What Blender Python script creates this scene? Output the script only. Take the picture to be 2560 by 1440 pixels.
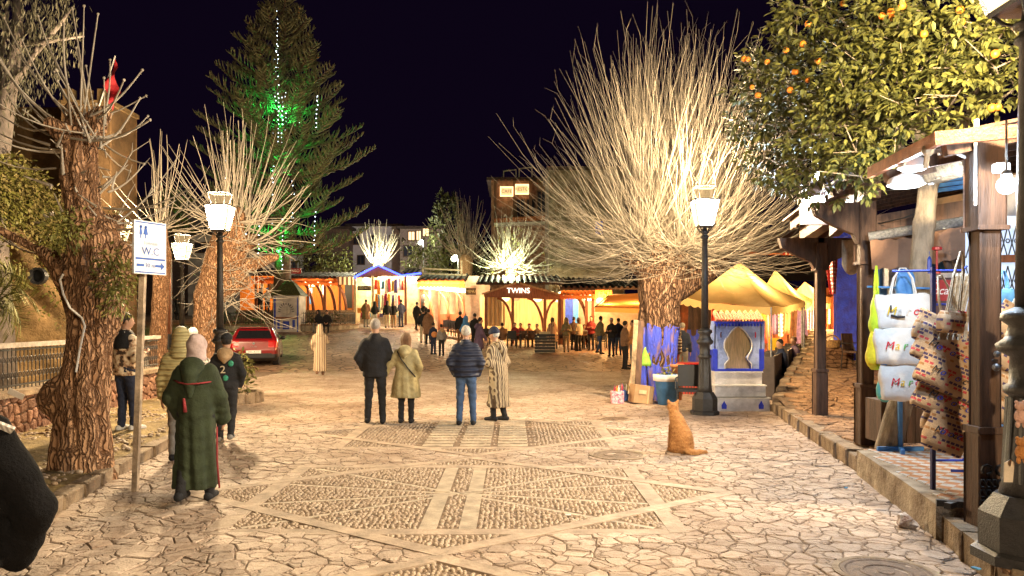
import bpy, math, random
import numpy as np
from mathutils import Vector, Matrix, Euler

for o in list(bpy.data.objects):
    bpy.data.objects.remove(o, do_unlink=True)
SC = bpy.context.scene
COL = SC.collection
PI = math.pi
R = math.radians

# ------------------------------------------------------------------ camera, sky, exposure
FPX, CX, HORIZON, CAMZ = 1934.0, 1280.0, 801.0, 1.77      # focal length and horizon in photograph pixels (2560 wide)
cam_data = bpy.data.cameras.new('camera')
cam = bpy.data.objects.new('camera', cam_data)
COL.objects.link(cam)
cam.location = (0, 0, CAMZ)
cam.rotation_euler = (R(90), 0, 0)
cam_data.sensor_width = 36.0
cam_data.lens = FPX / 2560.0 * 36.0
cam_data.shift_y = (HORIZON - 720.0) / 2560.0
cam_data.clip_start = 0.1
cam_data.clip_end = 1000
SC.camera = cam

world = bpy.data.worlds.new('World')
SC.world = world
world.use_nodes = True
bg = world.node_tree.nodes['Background']
bg.inputs['Color'].default_value = (0.40, 0.17, 0.78, 1)   # clear night sky over a lit town
bg.inputs['Strength'].default_value = 0.0013

SC.view_settings.view_transform = 'Standard'
SC.view_settings.look = 'None'
SC.view_settings.exposure = 2.75
SC.view_settings.gamma = 1.0
SC.render.engine = 'CYCLES'
SC.cycles.use_denoising = True
SC.cycles.denoiser = 'OPENIMAGEDENOISE'
SC.cycles.max_bounces = 4
SC.cycles.diffuse_bounces = 3
SC.cycles.glossy_bounces = 2
SC.cycles.transmission_bounces = 4
SC.cycles.transparent_max_bounces = 6
SC.cycles.caustics_reflective = False
SC.cycles.caustics_refractive = False
SC.cycles.sample_clamp_indirect = 4.0

# ------------------------------------------------------------------ geometry of the place
def sstep(a, b, t):
    t = min(1.0, max(0.0, (t - a) / (b - a)))
    return t * t * (3 - 2 * t)

def gz(x, y):
    """height of the square: level near the viewer, climbing towards the far left"""
    if y <= 27: b = 0.0
    elif y <= 44: b = 0.0706 * (y - 27)
    else: b = 1.2 + 0.039 * (min(y, 90) - 44)
    s = 1.0 - 0.7 * sstep(-8.0, 2.0, x)
    return b * s

def at(px, py, Y):
    """point seen at photograph pixel (px, py) at distance Y"""
    return Vector(((px - CX) / FPX * Y, Y, CAMZ - (py - HORIZON) / FPX * Y))

def on_z(px, py, z):
    Y = (CAMZ - z) * FPX / (py - HORIZON)
    return at(px, py, Y)

def on_ground(px, Y, lift=0.0):
    x = (px - CX) / FPX * Y
    return Vector((x, Y, gz(x, Y) + lift))

# ------------------------------------------------------------------ materials
MATS = {}
def node(nt, typ, **kw):
    n = nt.nodes.new(typ)
    for k, v in kw.items():
        if k == 'ins':
            for i, val in v.items(): n.inputs[i].default_value = val
        else: setattr(n, k, v)
    return n

def mat(name, col, rough=0.7, metal=0.0, var=0.25, scale=8.0, bump=0.15, bscale=None, stretch=(1, 1, 1), col2=None, spec=0.4,
        emit=None, estr=0.0, detail=6.0, objinfo=0.0, coat=0.0, trans=0.0, sharp=None):
    """plain procedural surface: base colour broken up by noise, bump from finer noise"""
    if name in MATS: return MATS[name]
    m = bpy.data.materials.new(name); m.use_nodes = True
    nt = m.node_tree; p = nt.nodes['Principled BSDF']; L = nt.links
    p.inputs['Roughness'].default_value = rough
    p.inputs['Metallic'].default_value = metal
    p.inputs['Specular IOR Level'].default_value = spec
    if coat: p.inputs['Coat Weight'].default_value = coat
    if trans: p.inputs['Transmission Weight'].default_value = trans
    c = (*col, 1.0)
    if col2 is None: col2 = tuple(max(0, k * (1 - var) ** 1.6) for k in col)
    tc = node(nt, 'ShaderNodeTexCoord'); mp = node(nt, 'ShaderNodeMapping')
    mp.inputs['Scale'].default_value = stretch
    L.new(tc.outputs['Object'], mp.inputs['Vector'])
    if var > 0 or objinfo > 0:
        nz = node(nt, 'ShaderNodeTexNoise', ins={'Scale': scale, 'Detail': detail, 'Roughness': 0.62})
        L.new(mp.outputs['Vector'], nz.inputs['Vector'])
        rp = node(nt, 'ShaderNodeValToRGB')
        lo, hi = sharp or (0.32, 0.66)
        rp.color_ramp.elements[0].position = lo; rp.color_ramp.elements[1].position = hi
        rp.color_ramp.elements[0].color = (*col2, 1); rp.color_ramp.elements[1].color = c
        L.new(nz.outputs['Fac'], rp.inputs['Fac'])
        out = rp.outputs['Color']
        if objinfo > 0:
            oi = node(nt, 'ShaderNodeObjectInfo'); hs = node(nt, 'ShaderNodeHueSaturation')
            ma = node(nt, 'ShaderNodeMapRange', ins={'To Min': 1 - objinfo, 'To Max': 1 + objinfo})
            L.new(oi.outputs['Random'], ma.inputs['Value']); L.new(ma.outputs['Result'], hs.inputs['Value'])
            L.new(out, hs.inputs['Color']); out = hs.outputs['Color']
        L.new(out, p.inputs['Base Color'])
    else:
        p.inputs['Base Color'].default_value = c
    if bump > 0:
        nb = node(nt, 'ShaderNodeTexNoise', ins={'Scale': bscale or scale * 4, 'Detail': 5.0, 'Roughness': 0.65})
        L.new(mp.outputs['Vector'], nb.inputs['Vector'])
        bp = node(nt, 'ShaderNodeBump', ins={'Strength': bump, 'Distance': 0.05})
        L.new(nb.outputs['Fac'], bp.inputs['Height']); L.new(bp.outputs['Normal'], p.inputs['Normal'])
    if emit:
        p.inputs['Emission Color'].default_value = (*emit, 1); p.inputs['Emission Strength'].default_value = estr
    MATS[name] = m
    return m

def glow(name, col, strength):
    if name in MATS: return MATS[name]
    m = bpy.data.materials.new(name); m.use_nodes = True
    nt = m.node_tree; nt.nodes.clear()
    e = node(nt, 'ShaderNodeEmission', ins={'Color': (*col, 1), 'Strength': strength})
    o = node(nt, 'ShaderNodeOutputMaterial'); nt.links.new(e.outputs[0], o.inputs['Surface'])
    MATS[name] = m
    return m

def stripes(name, ca, cb, freq, axis='X', duty=0.5, rough=0.85, bump=0.25, warp=0.02, soft=0.08, angle=False):
    """woven stripes along one object axis (or round the vertical axis)"""
    if name in MATS: return MATS[name]
    m = mat(name, ca, rough=rough, var=0.0, bump=bump, bscale=60)
    nt = m.node_tree; L = nt.links; p = nt.nodes['Principled BSDF']
    tc = node(nt, 'ShaderNodeTexCoord'); sp = node(nt, 'ShaderNodeSeparateXYZ')
    nz = node(nt, 'ShaderNodeTexNoise', ins={'Scale': 6.0, 'Detail': 3.0})
    L.new(tc.outputs['Object'], nz.inputs['Vector']); L.new(tc.outputs['Object'], sp.inputs[0])
    if angle:
        at2 = node(nt, 'ShaderNodeMath', operation='ARCTAN2'); L.new(sp.outputs['X'], at2.inputs[0]); L.new(sp.outputs['Y'], at2.inputs[1])
        src = at2.outputs[0]
    else: src = sp.outputs[axis]
    a = node(nt, 'ShaderNodeMath', operation='MULTIPLY_ADD'); a.inputs[1].default_value = warp
    L.new(nz.outputs['Fac'], a.inputs[0]); L.new(src, a.inputs[2])
    b = node(nt, 'ShaderNodeMath', operation='MULTIPLY'); b.inputs[1].default_value = freq; L.new(a.outputs[0], b.inputs[0])
    f = node(nt, 'ShaderNodeMath', operation='FRACT'); L.new(b.outputs[0], f.inputs[0])
    rp = node(nt, 'ShaderNodeValToRGB'); e = rp.color_ramp.elements
    e[0].position = max(0.0, duty - soft); e[1].position = min(1.0, duty + soft); e[0].color = (*ca, 1); e[1].color = (*cb, 1)
    L.new(f.outputs[0], rp.inputs['Fac']); L.new(rp.outputs['Color'], p.inputs['Base Color'])
    return m

# ------------------------------------------------------------------ mesh building
ORG = {}
def link(o):
    COL.objects.link(o); return o

def thing(name, label, cat, loc=(0, 0, 0), group=None, rz=0.0):
    o = bpy.data.objects.new(name, None); o.empty_display_size = 0.2
    link(o); o.location = loc; o.rotation_euler = (0, 0, rz)
    o['label'] = label; o['category'] = cat
    if group: o['group'] = group
    ORG[o.name] = Vector(loc)
    return o

def tag(o, label=None, cat=None, group=None, kind=None):
    if label: o['label'] = label
    if cat: o['category'] = cat
    if group: o['group'] = group
    if kind: o['kind'] = kind
    return o

def copy_tree(o, parent=None):
    c = o.copy(); COL.objects.link(c)
    if parent is not None:
        c.parent = parent
    ORG[c.name] = ORG.get(o.name, Vector((0, 0, 0)))
    for ch in list(o.children): copy_tree(ch, c)
    return c

def light(kind, name, loc, power, col, parent=None, size=0.1, **kw):
    d = bpy.data.lights.new(name, kind); d.energy = power; d.color = col
    if kind == 'AREA': d.size = size
    else: d.shadow_soft_size = size
    for k, v in kw.items(): setattr(d, k, v)
    o = bpy.data.objects.new(name, d); link(o)
    if parent is not None:
        o.parent = parent; o.location = Vector(loc) - ORG[parent.name]
    else: o.location = loc
    return o

class MB:
    """collects shapes into one mesh"""
    def __init__(s): s.v = []; s.f = []; s.m = []; s.M = Matrix.Identity(4); s.cur = 0
    def add(s, vs, fs):
        b = len(s.v)
        if s.M == Matrix.Identity(4): s.v += [tuple(p) for p in vs]
        else: s.v += [tuple(s.M @ Vector(p)) for p in vs]
        s.f += [tuple(b + i for i in f) for f in fs]; s.m += [s.cur] * len(fs)
        return s
    def box(s, c, d, rz=0.0, taper=1.0, rot=None, bev=0.0):
        hx, hy, hz = d[0] / 2, d[1] / 2, d[2] / 2
        if rot is None: Q = Matrix.Rotation(rz, 3, 'Z')
        else: Q = Euler(rot).to_matrix()
        C = Vector(c)
        if bev <= 0:
            vs = []
            for sz, t in ((-1, 1), (1, taper)):
                for sx, sy in ((-1, -1), (1, -1), (1, 1), (-1, 1)):
                    vs.append(C + Q @ Vector((sx * hx * t, sy * hy * t, sz * hz)))
            return s.add(vs, [(3, 2, 1, 0), (4, 5, 6, 7), (0, 1, 5, 4), (1, 2, 6, 5), (2, 3, 7, 6), (3, 0, 4, 7)])
        b = min(bev, hx * .9, hy * .9, hz * .9); vs = []
        for z, i in ((-hz, b), (-hz + b, 0), (hz - b, 0), (hz, b)):
            t = taper if z > 0 else 1
            for sx, sy in ((-1, -1), (1, -1), (1, 1), (-1, 1)):
                x1, y1 = (hx - i) * t, (hy - i) * t
                for q in ((0, 1) if sx * sy > 0 else (1, 0)):
                    vs.append(C + Q @ Vector((sx * (x1 - (b if q == 0 and i == 0 else 0)), sy * (y1 - (b if q == 1 and i == 0 else 0)), z)))
        fs = [tuple(range(7, -1, -1)), tuple(range(24, 32))]
        for r in range(3):
            for k in range(8): fs.append((r * 8 + k, r * 8 + (k + 1) % 8, r * 8 + 8 + (k + 1) % 8, r * 8 + 8 + k))
        return s.add(vs, fs)
    def bar(s, a, b, w, d=None, up=(0, 0, 1)):
        """square bar from a to b"""
        a, b = Vector(a), Vector(b); d = d or w
        t = (b - a).normalized(); u = Vector(up)
        if abs(t.dot(u)) > .98: u = Vector((0, 1, 0))
        x = t.cross(u).normalized() * w / 2; y = x.cross(t).normalized() * d / 2
        vs = [a - x - y, a + x - y, a + x + y, a - x + y, b - x - y, b + x - y, b + x + y, b - x + y]
        return s.add(vs, [(3, 2, 1, 0), (4, 5, 6, 7), (0, 1, 5, 4), (1, 2, 6, 5), (2, 3, 7, 6), (3, 0, 4, 7)])
    def tube(s, pts, rad, n=6, cap=True, sq=1.0):
        pts = [Vector(p) for p in pts]; k = len(pts)
        if not hasattr(rad, '__len__'): rad = [rad] * k
        t0 = (pts[1] - pts[0]).normalized()
        u = Vector((0, 0, 1)) if abs(t0.z) < .9 else Vector((1, 0, 0))
        x = t0.cross(u).normalized(); vs = []; fs = []
        for i, p in enumerate(pts):
            t = (pts[min(i + 1, k - 1)] - pts[max(i - 1, 0)]).normalized()
            x = (x - t * x.dot(t)).normalized(); y = t.cross(x)
            for j in range(n):
                a = 2 * PI * j / n
                vs.append(p + (x * math.cos(a) + y * math.sin(a) * sq) * rad[i])
        for i in range(k - 1):
            for j in range(n):
                fs.append((i * n + j, i * n + (j + 1) % n, i * n + n + (j + 1) % n, i * n + n + j))
        if cap:
            fs.append(tuple(range(n - 1, -1, -1))); fs.append(tuple((k - 1) * n + j for j in range(n)))
        return s.add(vs, fs)
    def lathe(s, prof, c=(0, 0, 0), n=16, capb=True, capt=True, squash=(1, 1), off=0.0):
        C = Vector(c); vs = []; fs = []; k = len(prof)
        for r, z in prof:
            for j in range(n):
                a = 2 * PI * j / n + off
                vs.append(C + Vector((r * math.cos(a) * squash[0], r * math.sin(a) * squash[1], z)))
        for i in range(k - 1):
            for j in range(n): fs.append((i * n + j, i * n + (j + 1) % n, i * n + n + (j + 1) % n, i * n + n + j))
        if capb: fs.append(tuple(range(n - 1, -1, -1)))
        if capt: fs.append(tuple((k - 1) * n + j for j in range(n)))
        return s.add(vs, fs)
    def ball(s, c, r, n=8, m=5):
        r = r if hasattr(r, '__len__') else (r, r, r); C = Vector(c); vs = [C + Vector((0, 0, -r[2]))]; fs = []
        for i in range(1, m):
            ph = -PI / 2 + PI * i / m
            for j in range(n):
                a = 2 * PI * j / n
                vs.append(C + Vector((r[0] * math.cos(ph) * math.cos(a), r[1] * math.cos(ph) * math.sin(a), r[2] * math.sin(ph))))
        vs.append(C + Vector((0, 0, r[2])))
        for j in range(n): fs.append((0, 1 + (j + 1) % n, 1 + j))
        for i in range(m - 2):
            for j in range(n):
                a, b = 1 + i * n, 1 + i * n + n
                fs.append((a + j, a + (j + 1) % n, b + (j + 1) % n, b + j))
        t = len(vs) - 1; a = 1 + (m - 2) * n
        for j in range(n): fs.append((a + j, a + (j + 1) % n, t))
        return s.add(vs, fs)
    def prism(s, poly, z0, z1, M=None):
        """polygon in xy extruded z0..z1; M maps it elsewhere"""
        n = len(poly); M = M or Matrix.Identity(4)
        vs = [M @ Vector((x, y, z0)) for x, y in poly] + [M @ Vector((x, y, z1)) for x, y in poly]
        fs = [tuple(range(n - 1, -1, -1)), tuple(range(n, 2 * n))] + [(i, (i + 1) % n, n + (i + 1) % n, n + i) for i in range(n)]
        return s.add(vs, fs)
    def plate(s, poly3, nrm, t):
        """flat polygon of 3-D points thickened by t along nrm"""
        n = len(poly3); N = Vector(nrm) * t
        vs = [Vector(p) for p in poly3] + [Vector(p) + N for p in poly3]
        fs = [tuple(range(n - 1, -1, -1)), tuple(range(n, 2 * n))] + [(i, (i + 1) % n, n + (i + 1) % n, n + i) for i in range(n)]
        return s.add(vs, fs)
    def grid(s, fn, nu, nv):
        vs = [fn(i / nu, j / nv) for j in range(nv + 1) for i in range(nu + 1)]
        fs = [(j * (nu + 1) + i, j * (nu + 1) + i + 1, (j + 1) * (nu + 1) + i + 1, (j + 1) * (nu + 1) + i) for j in range(nv) for i in range(nu)]
        return s.add(vs, fs)
    def build(s, name, material, parent=None, smooth=False, local=False):
        me = bpy.data.meshes.new(name)
        off = Vector((0, 0, 0)) if (parent is None or local) else ORG.get(parent.name, Vector((0, 0, 0)))
        vs = s.v if off.length == 0 else [(a - off.x, b - off.y, c - off.z) for a, b, c in s.v]
        me.from_pydata(vs, [], s.f)
        ms = material if isinstance(material, (list, tuple)) else [material]
        for q in ms: me.materials.append(q)
        if len(ms) > 1: me.polygons.foreach_set('material_index', s.m)
        if smooth: me.polygons.foreach_set('use_smooth', [True] * len(me.polygons))
        me.validate(); me.update()
        o = bpy.data.objects.new(name, me); link(o)
        if parent is not None:
            o.parent = parent
        ORG[o.name] = off.copy()
        return o

def one(name, mb, m, label, cat, base=None, group=None, smooth=False, kind=None):
    """a thing that is a single mesh, its origin at its base"""
    b = Vector(base) if base is not None else Vector((0, 0, 0))
    mb.v = [(x - b.x, y - b.y, z - b.z) for x, y, z in mb.v]
    o = mb.build(name, m, None, smooth); o.location = b; ORG[o.name] = b
    return tag(o, label, cat, group, kind)

def text_part(name, txt, size, M, m, parent, depth=0.004, shear=0.0, align='CENTER', width=1.0):
    """lettering as a thin mesh; M places its xy plane"""
    cu = bpy.data.curves.new(name, 'FONT'); cu.body = txt; cu.size = size; cu.extrude = depth; cu.shear = shear
    cu.align_x = align; cu.align_y = 'CENTER'; cu.resolution_u = 3
    t = bpy.data.objects.new(name + '_tmp', cu); COL.objects.link(t)
    me = bpy.data.meshes.new_from_object(t)
    bpy.data.objects.remove(t, do_unlink=True)
    off = ORG.get(parent.name, Vector((0, 0, 0))) if parent else Vector((0, 0, 0))
    me.transform(Matrix.Translation(-off) @ M @ Matrix.Diagonal((width, 1, 1, 1)))
    me.materials.clear(); me.materials.append(m)
    o = bpy.data.objects.new(name, me); link(o)
    if parent: o.parent = parent
    return o

def face_cam(p, rz=0.0):
    """matrix: local x to the right, local y up, facing the viewer at p"""
    return Matrix.Translation(Vector(p)) @ Matrix.Rotation(rz, 4, 'Z') @ Matrix.Rotation(R(90), 4, 'X')

# ------------------------------------------------------------------ implicit surfaces for bodies and other soft shapes
def nets(f, lo, hi, res):
    """surface nets of f < 0 on a grid"""
    lo = np.array(lo, float); hi = np.array(hi, float)
    n = np.maximum(np.ceil((hi - lo) / res).astype(int) + 1, 3)
    ax = [lo[i] + res * np.arange(n[i]) for i in range(3)]
    X, Y, Z = np.meshgrid(*ax, indexing='ij')
    V = f(X, Y, Z); S = V < 0
    for a in range(3):                                     # keep the surface closed at the box
        sl = [slice(None)] * 3
        for e in (0, -1): sl[a] = e; S[tuple(sl)] = False; V[tuple(sl)] = np.maximum(V[tuple(sl)], 1e-4)
    cs = [(i, j, k) for i in (0, 1) for j in (0, 1) for k in (0, 1)]
    cnt = sum(S[i:n[0] - 1 + i, j:n[1] - 1 + j, k:n[2] - 1 + k].astype(np.int8) for i, j, k in cs)
    mix = (cnt > 0) & (cnt < 8); idx = -np.ones(mix.shape, int)
    I = np.argwhere(mix); idx[mix] = np.arange(len(I))
    P = np.zeros((len(I), 3)); W = np.zeros(len(I))
    for a in cs:
        for ax_ in range(3):
            if a[ax_] == 1: continue
            b = list(a); b[ax_] = 1
            va = V[I[:, 0] + a[0], I[:, 1] + a[1], I[:, 2] + a[2]]; vb = V[I[:, 0] + b[0], I[:, 1] + b[1], I[:, 2] + b[2]]
            c = (va < 0) != (vb < 0); t = np.where(c, va / np.where(c, va - vb, 1), 0)
            p = np.array(a, float)[None, :].repeat(len(I), 0); p[:, ax_] += t
            P += p * c[:, None]; W += c
    P = lo + (I + P / np.maximum(W, 1)[:, None]) * res
    F = []
    for a in range(3):
        b, c = (a + 1) % 3, (a + 2) % 3
        s0 = [slice(None)] * 3; s1 = [slice(None)] * 3; s0[a] = slice(0, -1); s1[a] = slice(1, None)
        ch = S[tuple(s0)] != S[tuple(s1)]
        E = np.argwhere(ch); E = E[(E[:, b] > 0) & (E[:, c] > 0)]
        if len(E) == 0: continue
        def cell(db, dc):
            q = E.copy(); q[:, b] -= db; q[:, c] -= dc
            return idx[q[:, 0], q[:, 1], q[:, 2]]
        Q = np.stack([cell(1, 1), cell(0, 1), cell(0, 0), cell(1, 0)], 1)
        inside = S[E[:, 0], E[:, 1], E[:, 2]]
        Q[~inside] = Q[~inside][:, ::-1]
        F.append(Q)
    F = np.concatenate(F) if F else np.zeros((0, 4), int)
    F = F[(F >= 0).all(1)]
    return P, F

def smin(a, b, k):
    h = np.clip(0.5 + 0.5 * (b - a) / k, 0, 1)
    return b + (a - b) * h - k * h * (1 - h)

def cone(X, Y, Z, a, b, ra, rb):
    a = np.array(a, float); d = np.array(b, float) - a; L = max(1e-9, float(d @ d))
    t = np.clip(((X - a[0]) * d[0] + (Y - a[1]) * d[1] + (Z - a[2]) * d[2]) / L, 0, 1)
    return np.sqrt((X - a[0] - t * d[0]) ** 2 + (Y - a[1] - t * d[1]) ** 2 + (Z - a[2] - t * d[2]) ** 2) - (ra + (rb - ra) * t)

def ell(X, Y, Z, c, r):
    q = np.sqrt(((X - c[0]) / r[0]) ** 2 + ((Y - c[1]) / r[1]) ** 2 + ((Z - c[2]) / r[2]) ** 2)
    return (q - 1) * min(r)

def prof(X, Y, Z, P, fold=None):
    """stack of ellipses (z, rx, ry, cx, cy): trunk of a garment"""
    P = sorted(P); z = [p[0] for p in P]
    rx = np.interp(Z, z, [p[1] for p in P]); ry = np.interp(Z, z, [p[2] for p in P])
    cx = np.interp(Z, z, [p[3] if len(p) > 3 else 0 for p in P]); cy = np.interp(Z, z, [p[4] if len(p) > 4 else 0 for p in P])
    x, y = X - cx, Y - cy
    q = np.sqrt((x / rx) ** 2 + (y / ry) ** 2)
    if fold is not None: q = q * (1 + fold(np.arctan2(y, x), Z))
    d = (q - 1) * np.minimum(rx, ry)
    return np.maximum(d, np.maximum(z[0] - Z, Z - z[-1]))

def shell(name, f, lo, hi, res, m, parent, extra=None, smooth=True, split=None):
    P, F = nets(f, lo, hi, res)
    vs = P.tolist(); fs = F.tolist()
    if extra:
        for ev, ef in extra:
            b = len(vs); vs += ev; fs += [[b + i for i in q] for q in ef]
    mb = MB(); mb.v = [tuple(p) for p in vs]; mb.f = [tuple(q) for q in fs]; mb.m = [0] * len(fs)
    if split is not None: mb.m = split(P, F, fs)
    return mb.build(name, m, parent, smooth, local=True)

# ------------------------------------------------------------------ shared materials
WOOD = mat('dark_wood', (0.135, 0.07, 0.04), rough=0.62, var=0.5, scale=3, stretch=(6, 6, 0.6), bump=0.35, bscale=14)
WOOD_RED = mat('red_brown_wood', (0.26, 0.085, 0.035), rough=0.55, var=0.45, scale=3, stretch=(5, 5, 1), bump=0.2)
IRON = mat('black_iron', (0.028, 0.025, 0.024), rough=0.45, var=0.4, scale=20, bump=0.25, spec=0.5)
STEEL = mat('grey_steel', (0.32, 0.33, 0.35), rough=0.42, metal=0.6, var=0.35, scale=12, bump=0.1)
WHITE = mat('white_paint', (0.74, 0.72, 0.69), rough=0.6, var=0.18, scale=6, bump=0.1)
PLASTER = mat('white_plaster', (0.62, 0.56, 0.52), rough=0.85, var=0.35, scale=1.3, bump=0.3, bscale=14)
BLUE = mat('blue_paint', (0.02, 0.055, 0.48), rough=0.55, var=0.4, scale=7, bump=0.3, bscale=30)
LIGHT_BLUE = mat('light_blue_paint', (0.08, 0.26, 0.62), rough=0.6, var=0.3, scale=5, bump=0.15)
BLACK = mat('black_plastic', (0.015, 0.015, 0.017), rough=0.5, var=0.2, bump=0.05)
RED = mat('red_paint', (0.42, 0.02, 0.02), rough=0.4, var=0.2, bump=0.05)
YELLOW = mat('yellow_card', (0.75, 0.5, 0.04), rough=0.6, var=0.1, bump=0.05)
ORANGE = mat('orange_cloth', (0.75, 0.28, 0.06), rough=0.8, var=0.25, scale=3, bump=0.2, stretch=(4, 4, .6))
CREAM = mat('cream_cloth', (0.72, 0.56, 0.33), rough=0.85, var=0.25, scale=4, bump=0.25, stretch=(6, 6, .5))
LEAF_MATS = [mat('leaf_green_%d' % i, c, rough=0.55, var=0.35, scale=5, bump=0, spec=0.35, objinfo=0.25) for i, c in enumerate(
    [(0.17, 0.165, 0.035), (0.085, 0.09, 0.022), (0.24, 0.23, 0.06)])]
def bark_mat(name, ca, cb, cf, sc=1.0):
    """fissured bark: long plates split by dark cracks"""
    m = bpy.data.materials.new(name); m.use_nodes = True; nt = m.node_tree; L = nt.links; p = nt.nodes['Principled BSDF']; p.inputs['Roughness'].default_value = .9; p.inputs['Specular IOR Level'].default_value = .2
    tc = node(nt, 'ShaderNodeTexCoord'); wn = node(nt, 'ShaderNodeTexNoise', ins={'Scale': 3.5 * sc, 'Detail': 5.0}); L.new(tc.outputs['Object'], wn.inputs['Vector'])
    ad = node(nt, 'ShaderNodeVectorMath', operation='MULTIPLY_ADD'); ad.inputs[1].default_value = (.22, .22, .5); L.new(wn.outputs['Color'], ad.inputs[0]); L.new(tc.outputs['Object'], ad.inputs[2])
    mp = node(nt, 'ShaderNodeMapping'); mp.inputs['Scale'].default_value = (1, 1, .17); L.new(ad.outputs[0], mp.inputs[0])
    vo = node(nt, 'ShaderNodeTexVoronoi', feature='DISTANCE_TO_EDGE', ins={'Scale': 24.0 * sc}); L.new(mp.outputs[0], vo.inputs['Vector'])
    r = node(nt, 'ShaderNodeValToRGB'); r.color_ramp.elements[0].position = .0; r.color_ramp.elements[1].position = .22; L.new(vo.outputs['Distance'], r.inputs[0])
    n1 = node(nt, 'ShaderNodeTexNoise', ins={'Scale': 7.0 * sc, 'Detail': 8.0, 'Roughness': .7}); L.new(mp.outputs[0], n1.inputs['Vector'])
    r1 = node(nt, 'ShaderNodeValToRGB'); r1.color_ramp.elements[0].position = .33; r1.color_ramp.elements[1].position = .65; r1.color_ramp.elements[0].color = (*cb, 1); r1.color_ramp.elements[1].color = (*ca, 1); L.new(n1.outputs['Fac'], r1.inputs[0])
    mx = node(nt, 'ShaderNodeMix', data_type='RGBA'); mx.inputs[6].default_value = (*cf, 1); L.new(r.outputs[0], mx.inputs['Factor']); L.new(r1.outputs[0], mx.inputs[7]); L.new(mx.outputs[2], p.inputs['Base Color'])
    hh = node(nt, 'ShaderNodeMath', operation='MULTIPLY_ADD'); hh.inputs[1].default_value = .6; L.new(n1.outputs['Fac'], hh.inputs[0]); L.new(r.outputs[0], hh.inputs[2])
    bp = node(nt, 'ShaderNodeBump', ins={'Strength': 1.0, 'Distance': .05}); L.new(hh.outputs[0], bp.inputs['Height']); L.new(bp.outputs[0], p.inputs['Normal']); MATS[name] = m; return m
BARK = bark_mat('rough_bark', (.56, .335, .195), (.36, .19, .10), (.20, .10, .052))
TWIG = mat('pale_twig', (0.44, 0.385, 0.31), rough=0.75, var=0.3, scale=4, bump=0.2)
WARM = (1.0, 0.73, 0.42)

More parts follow.
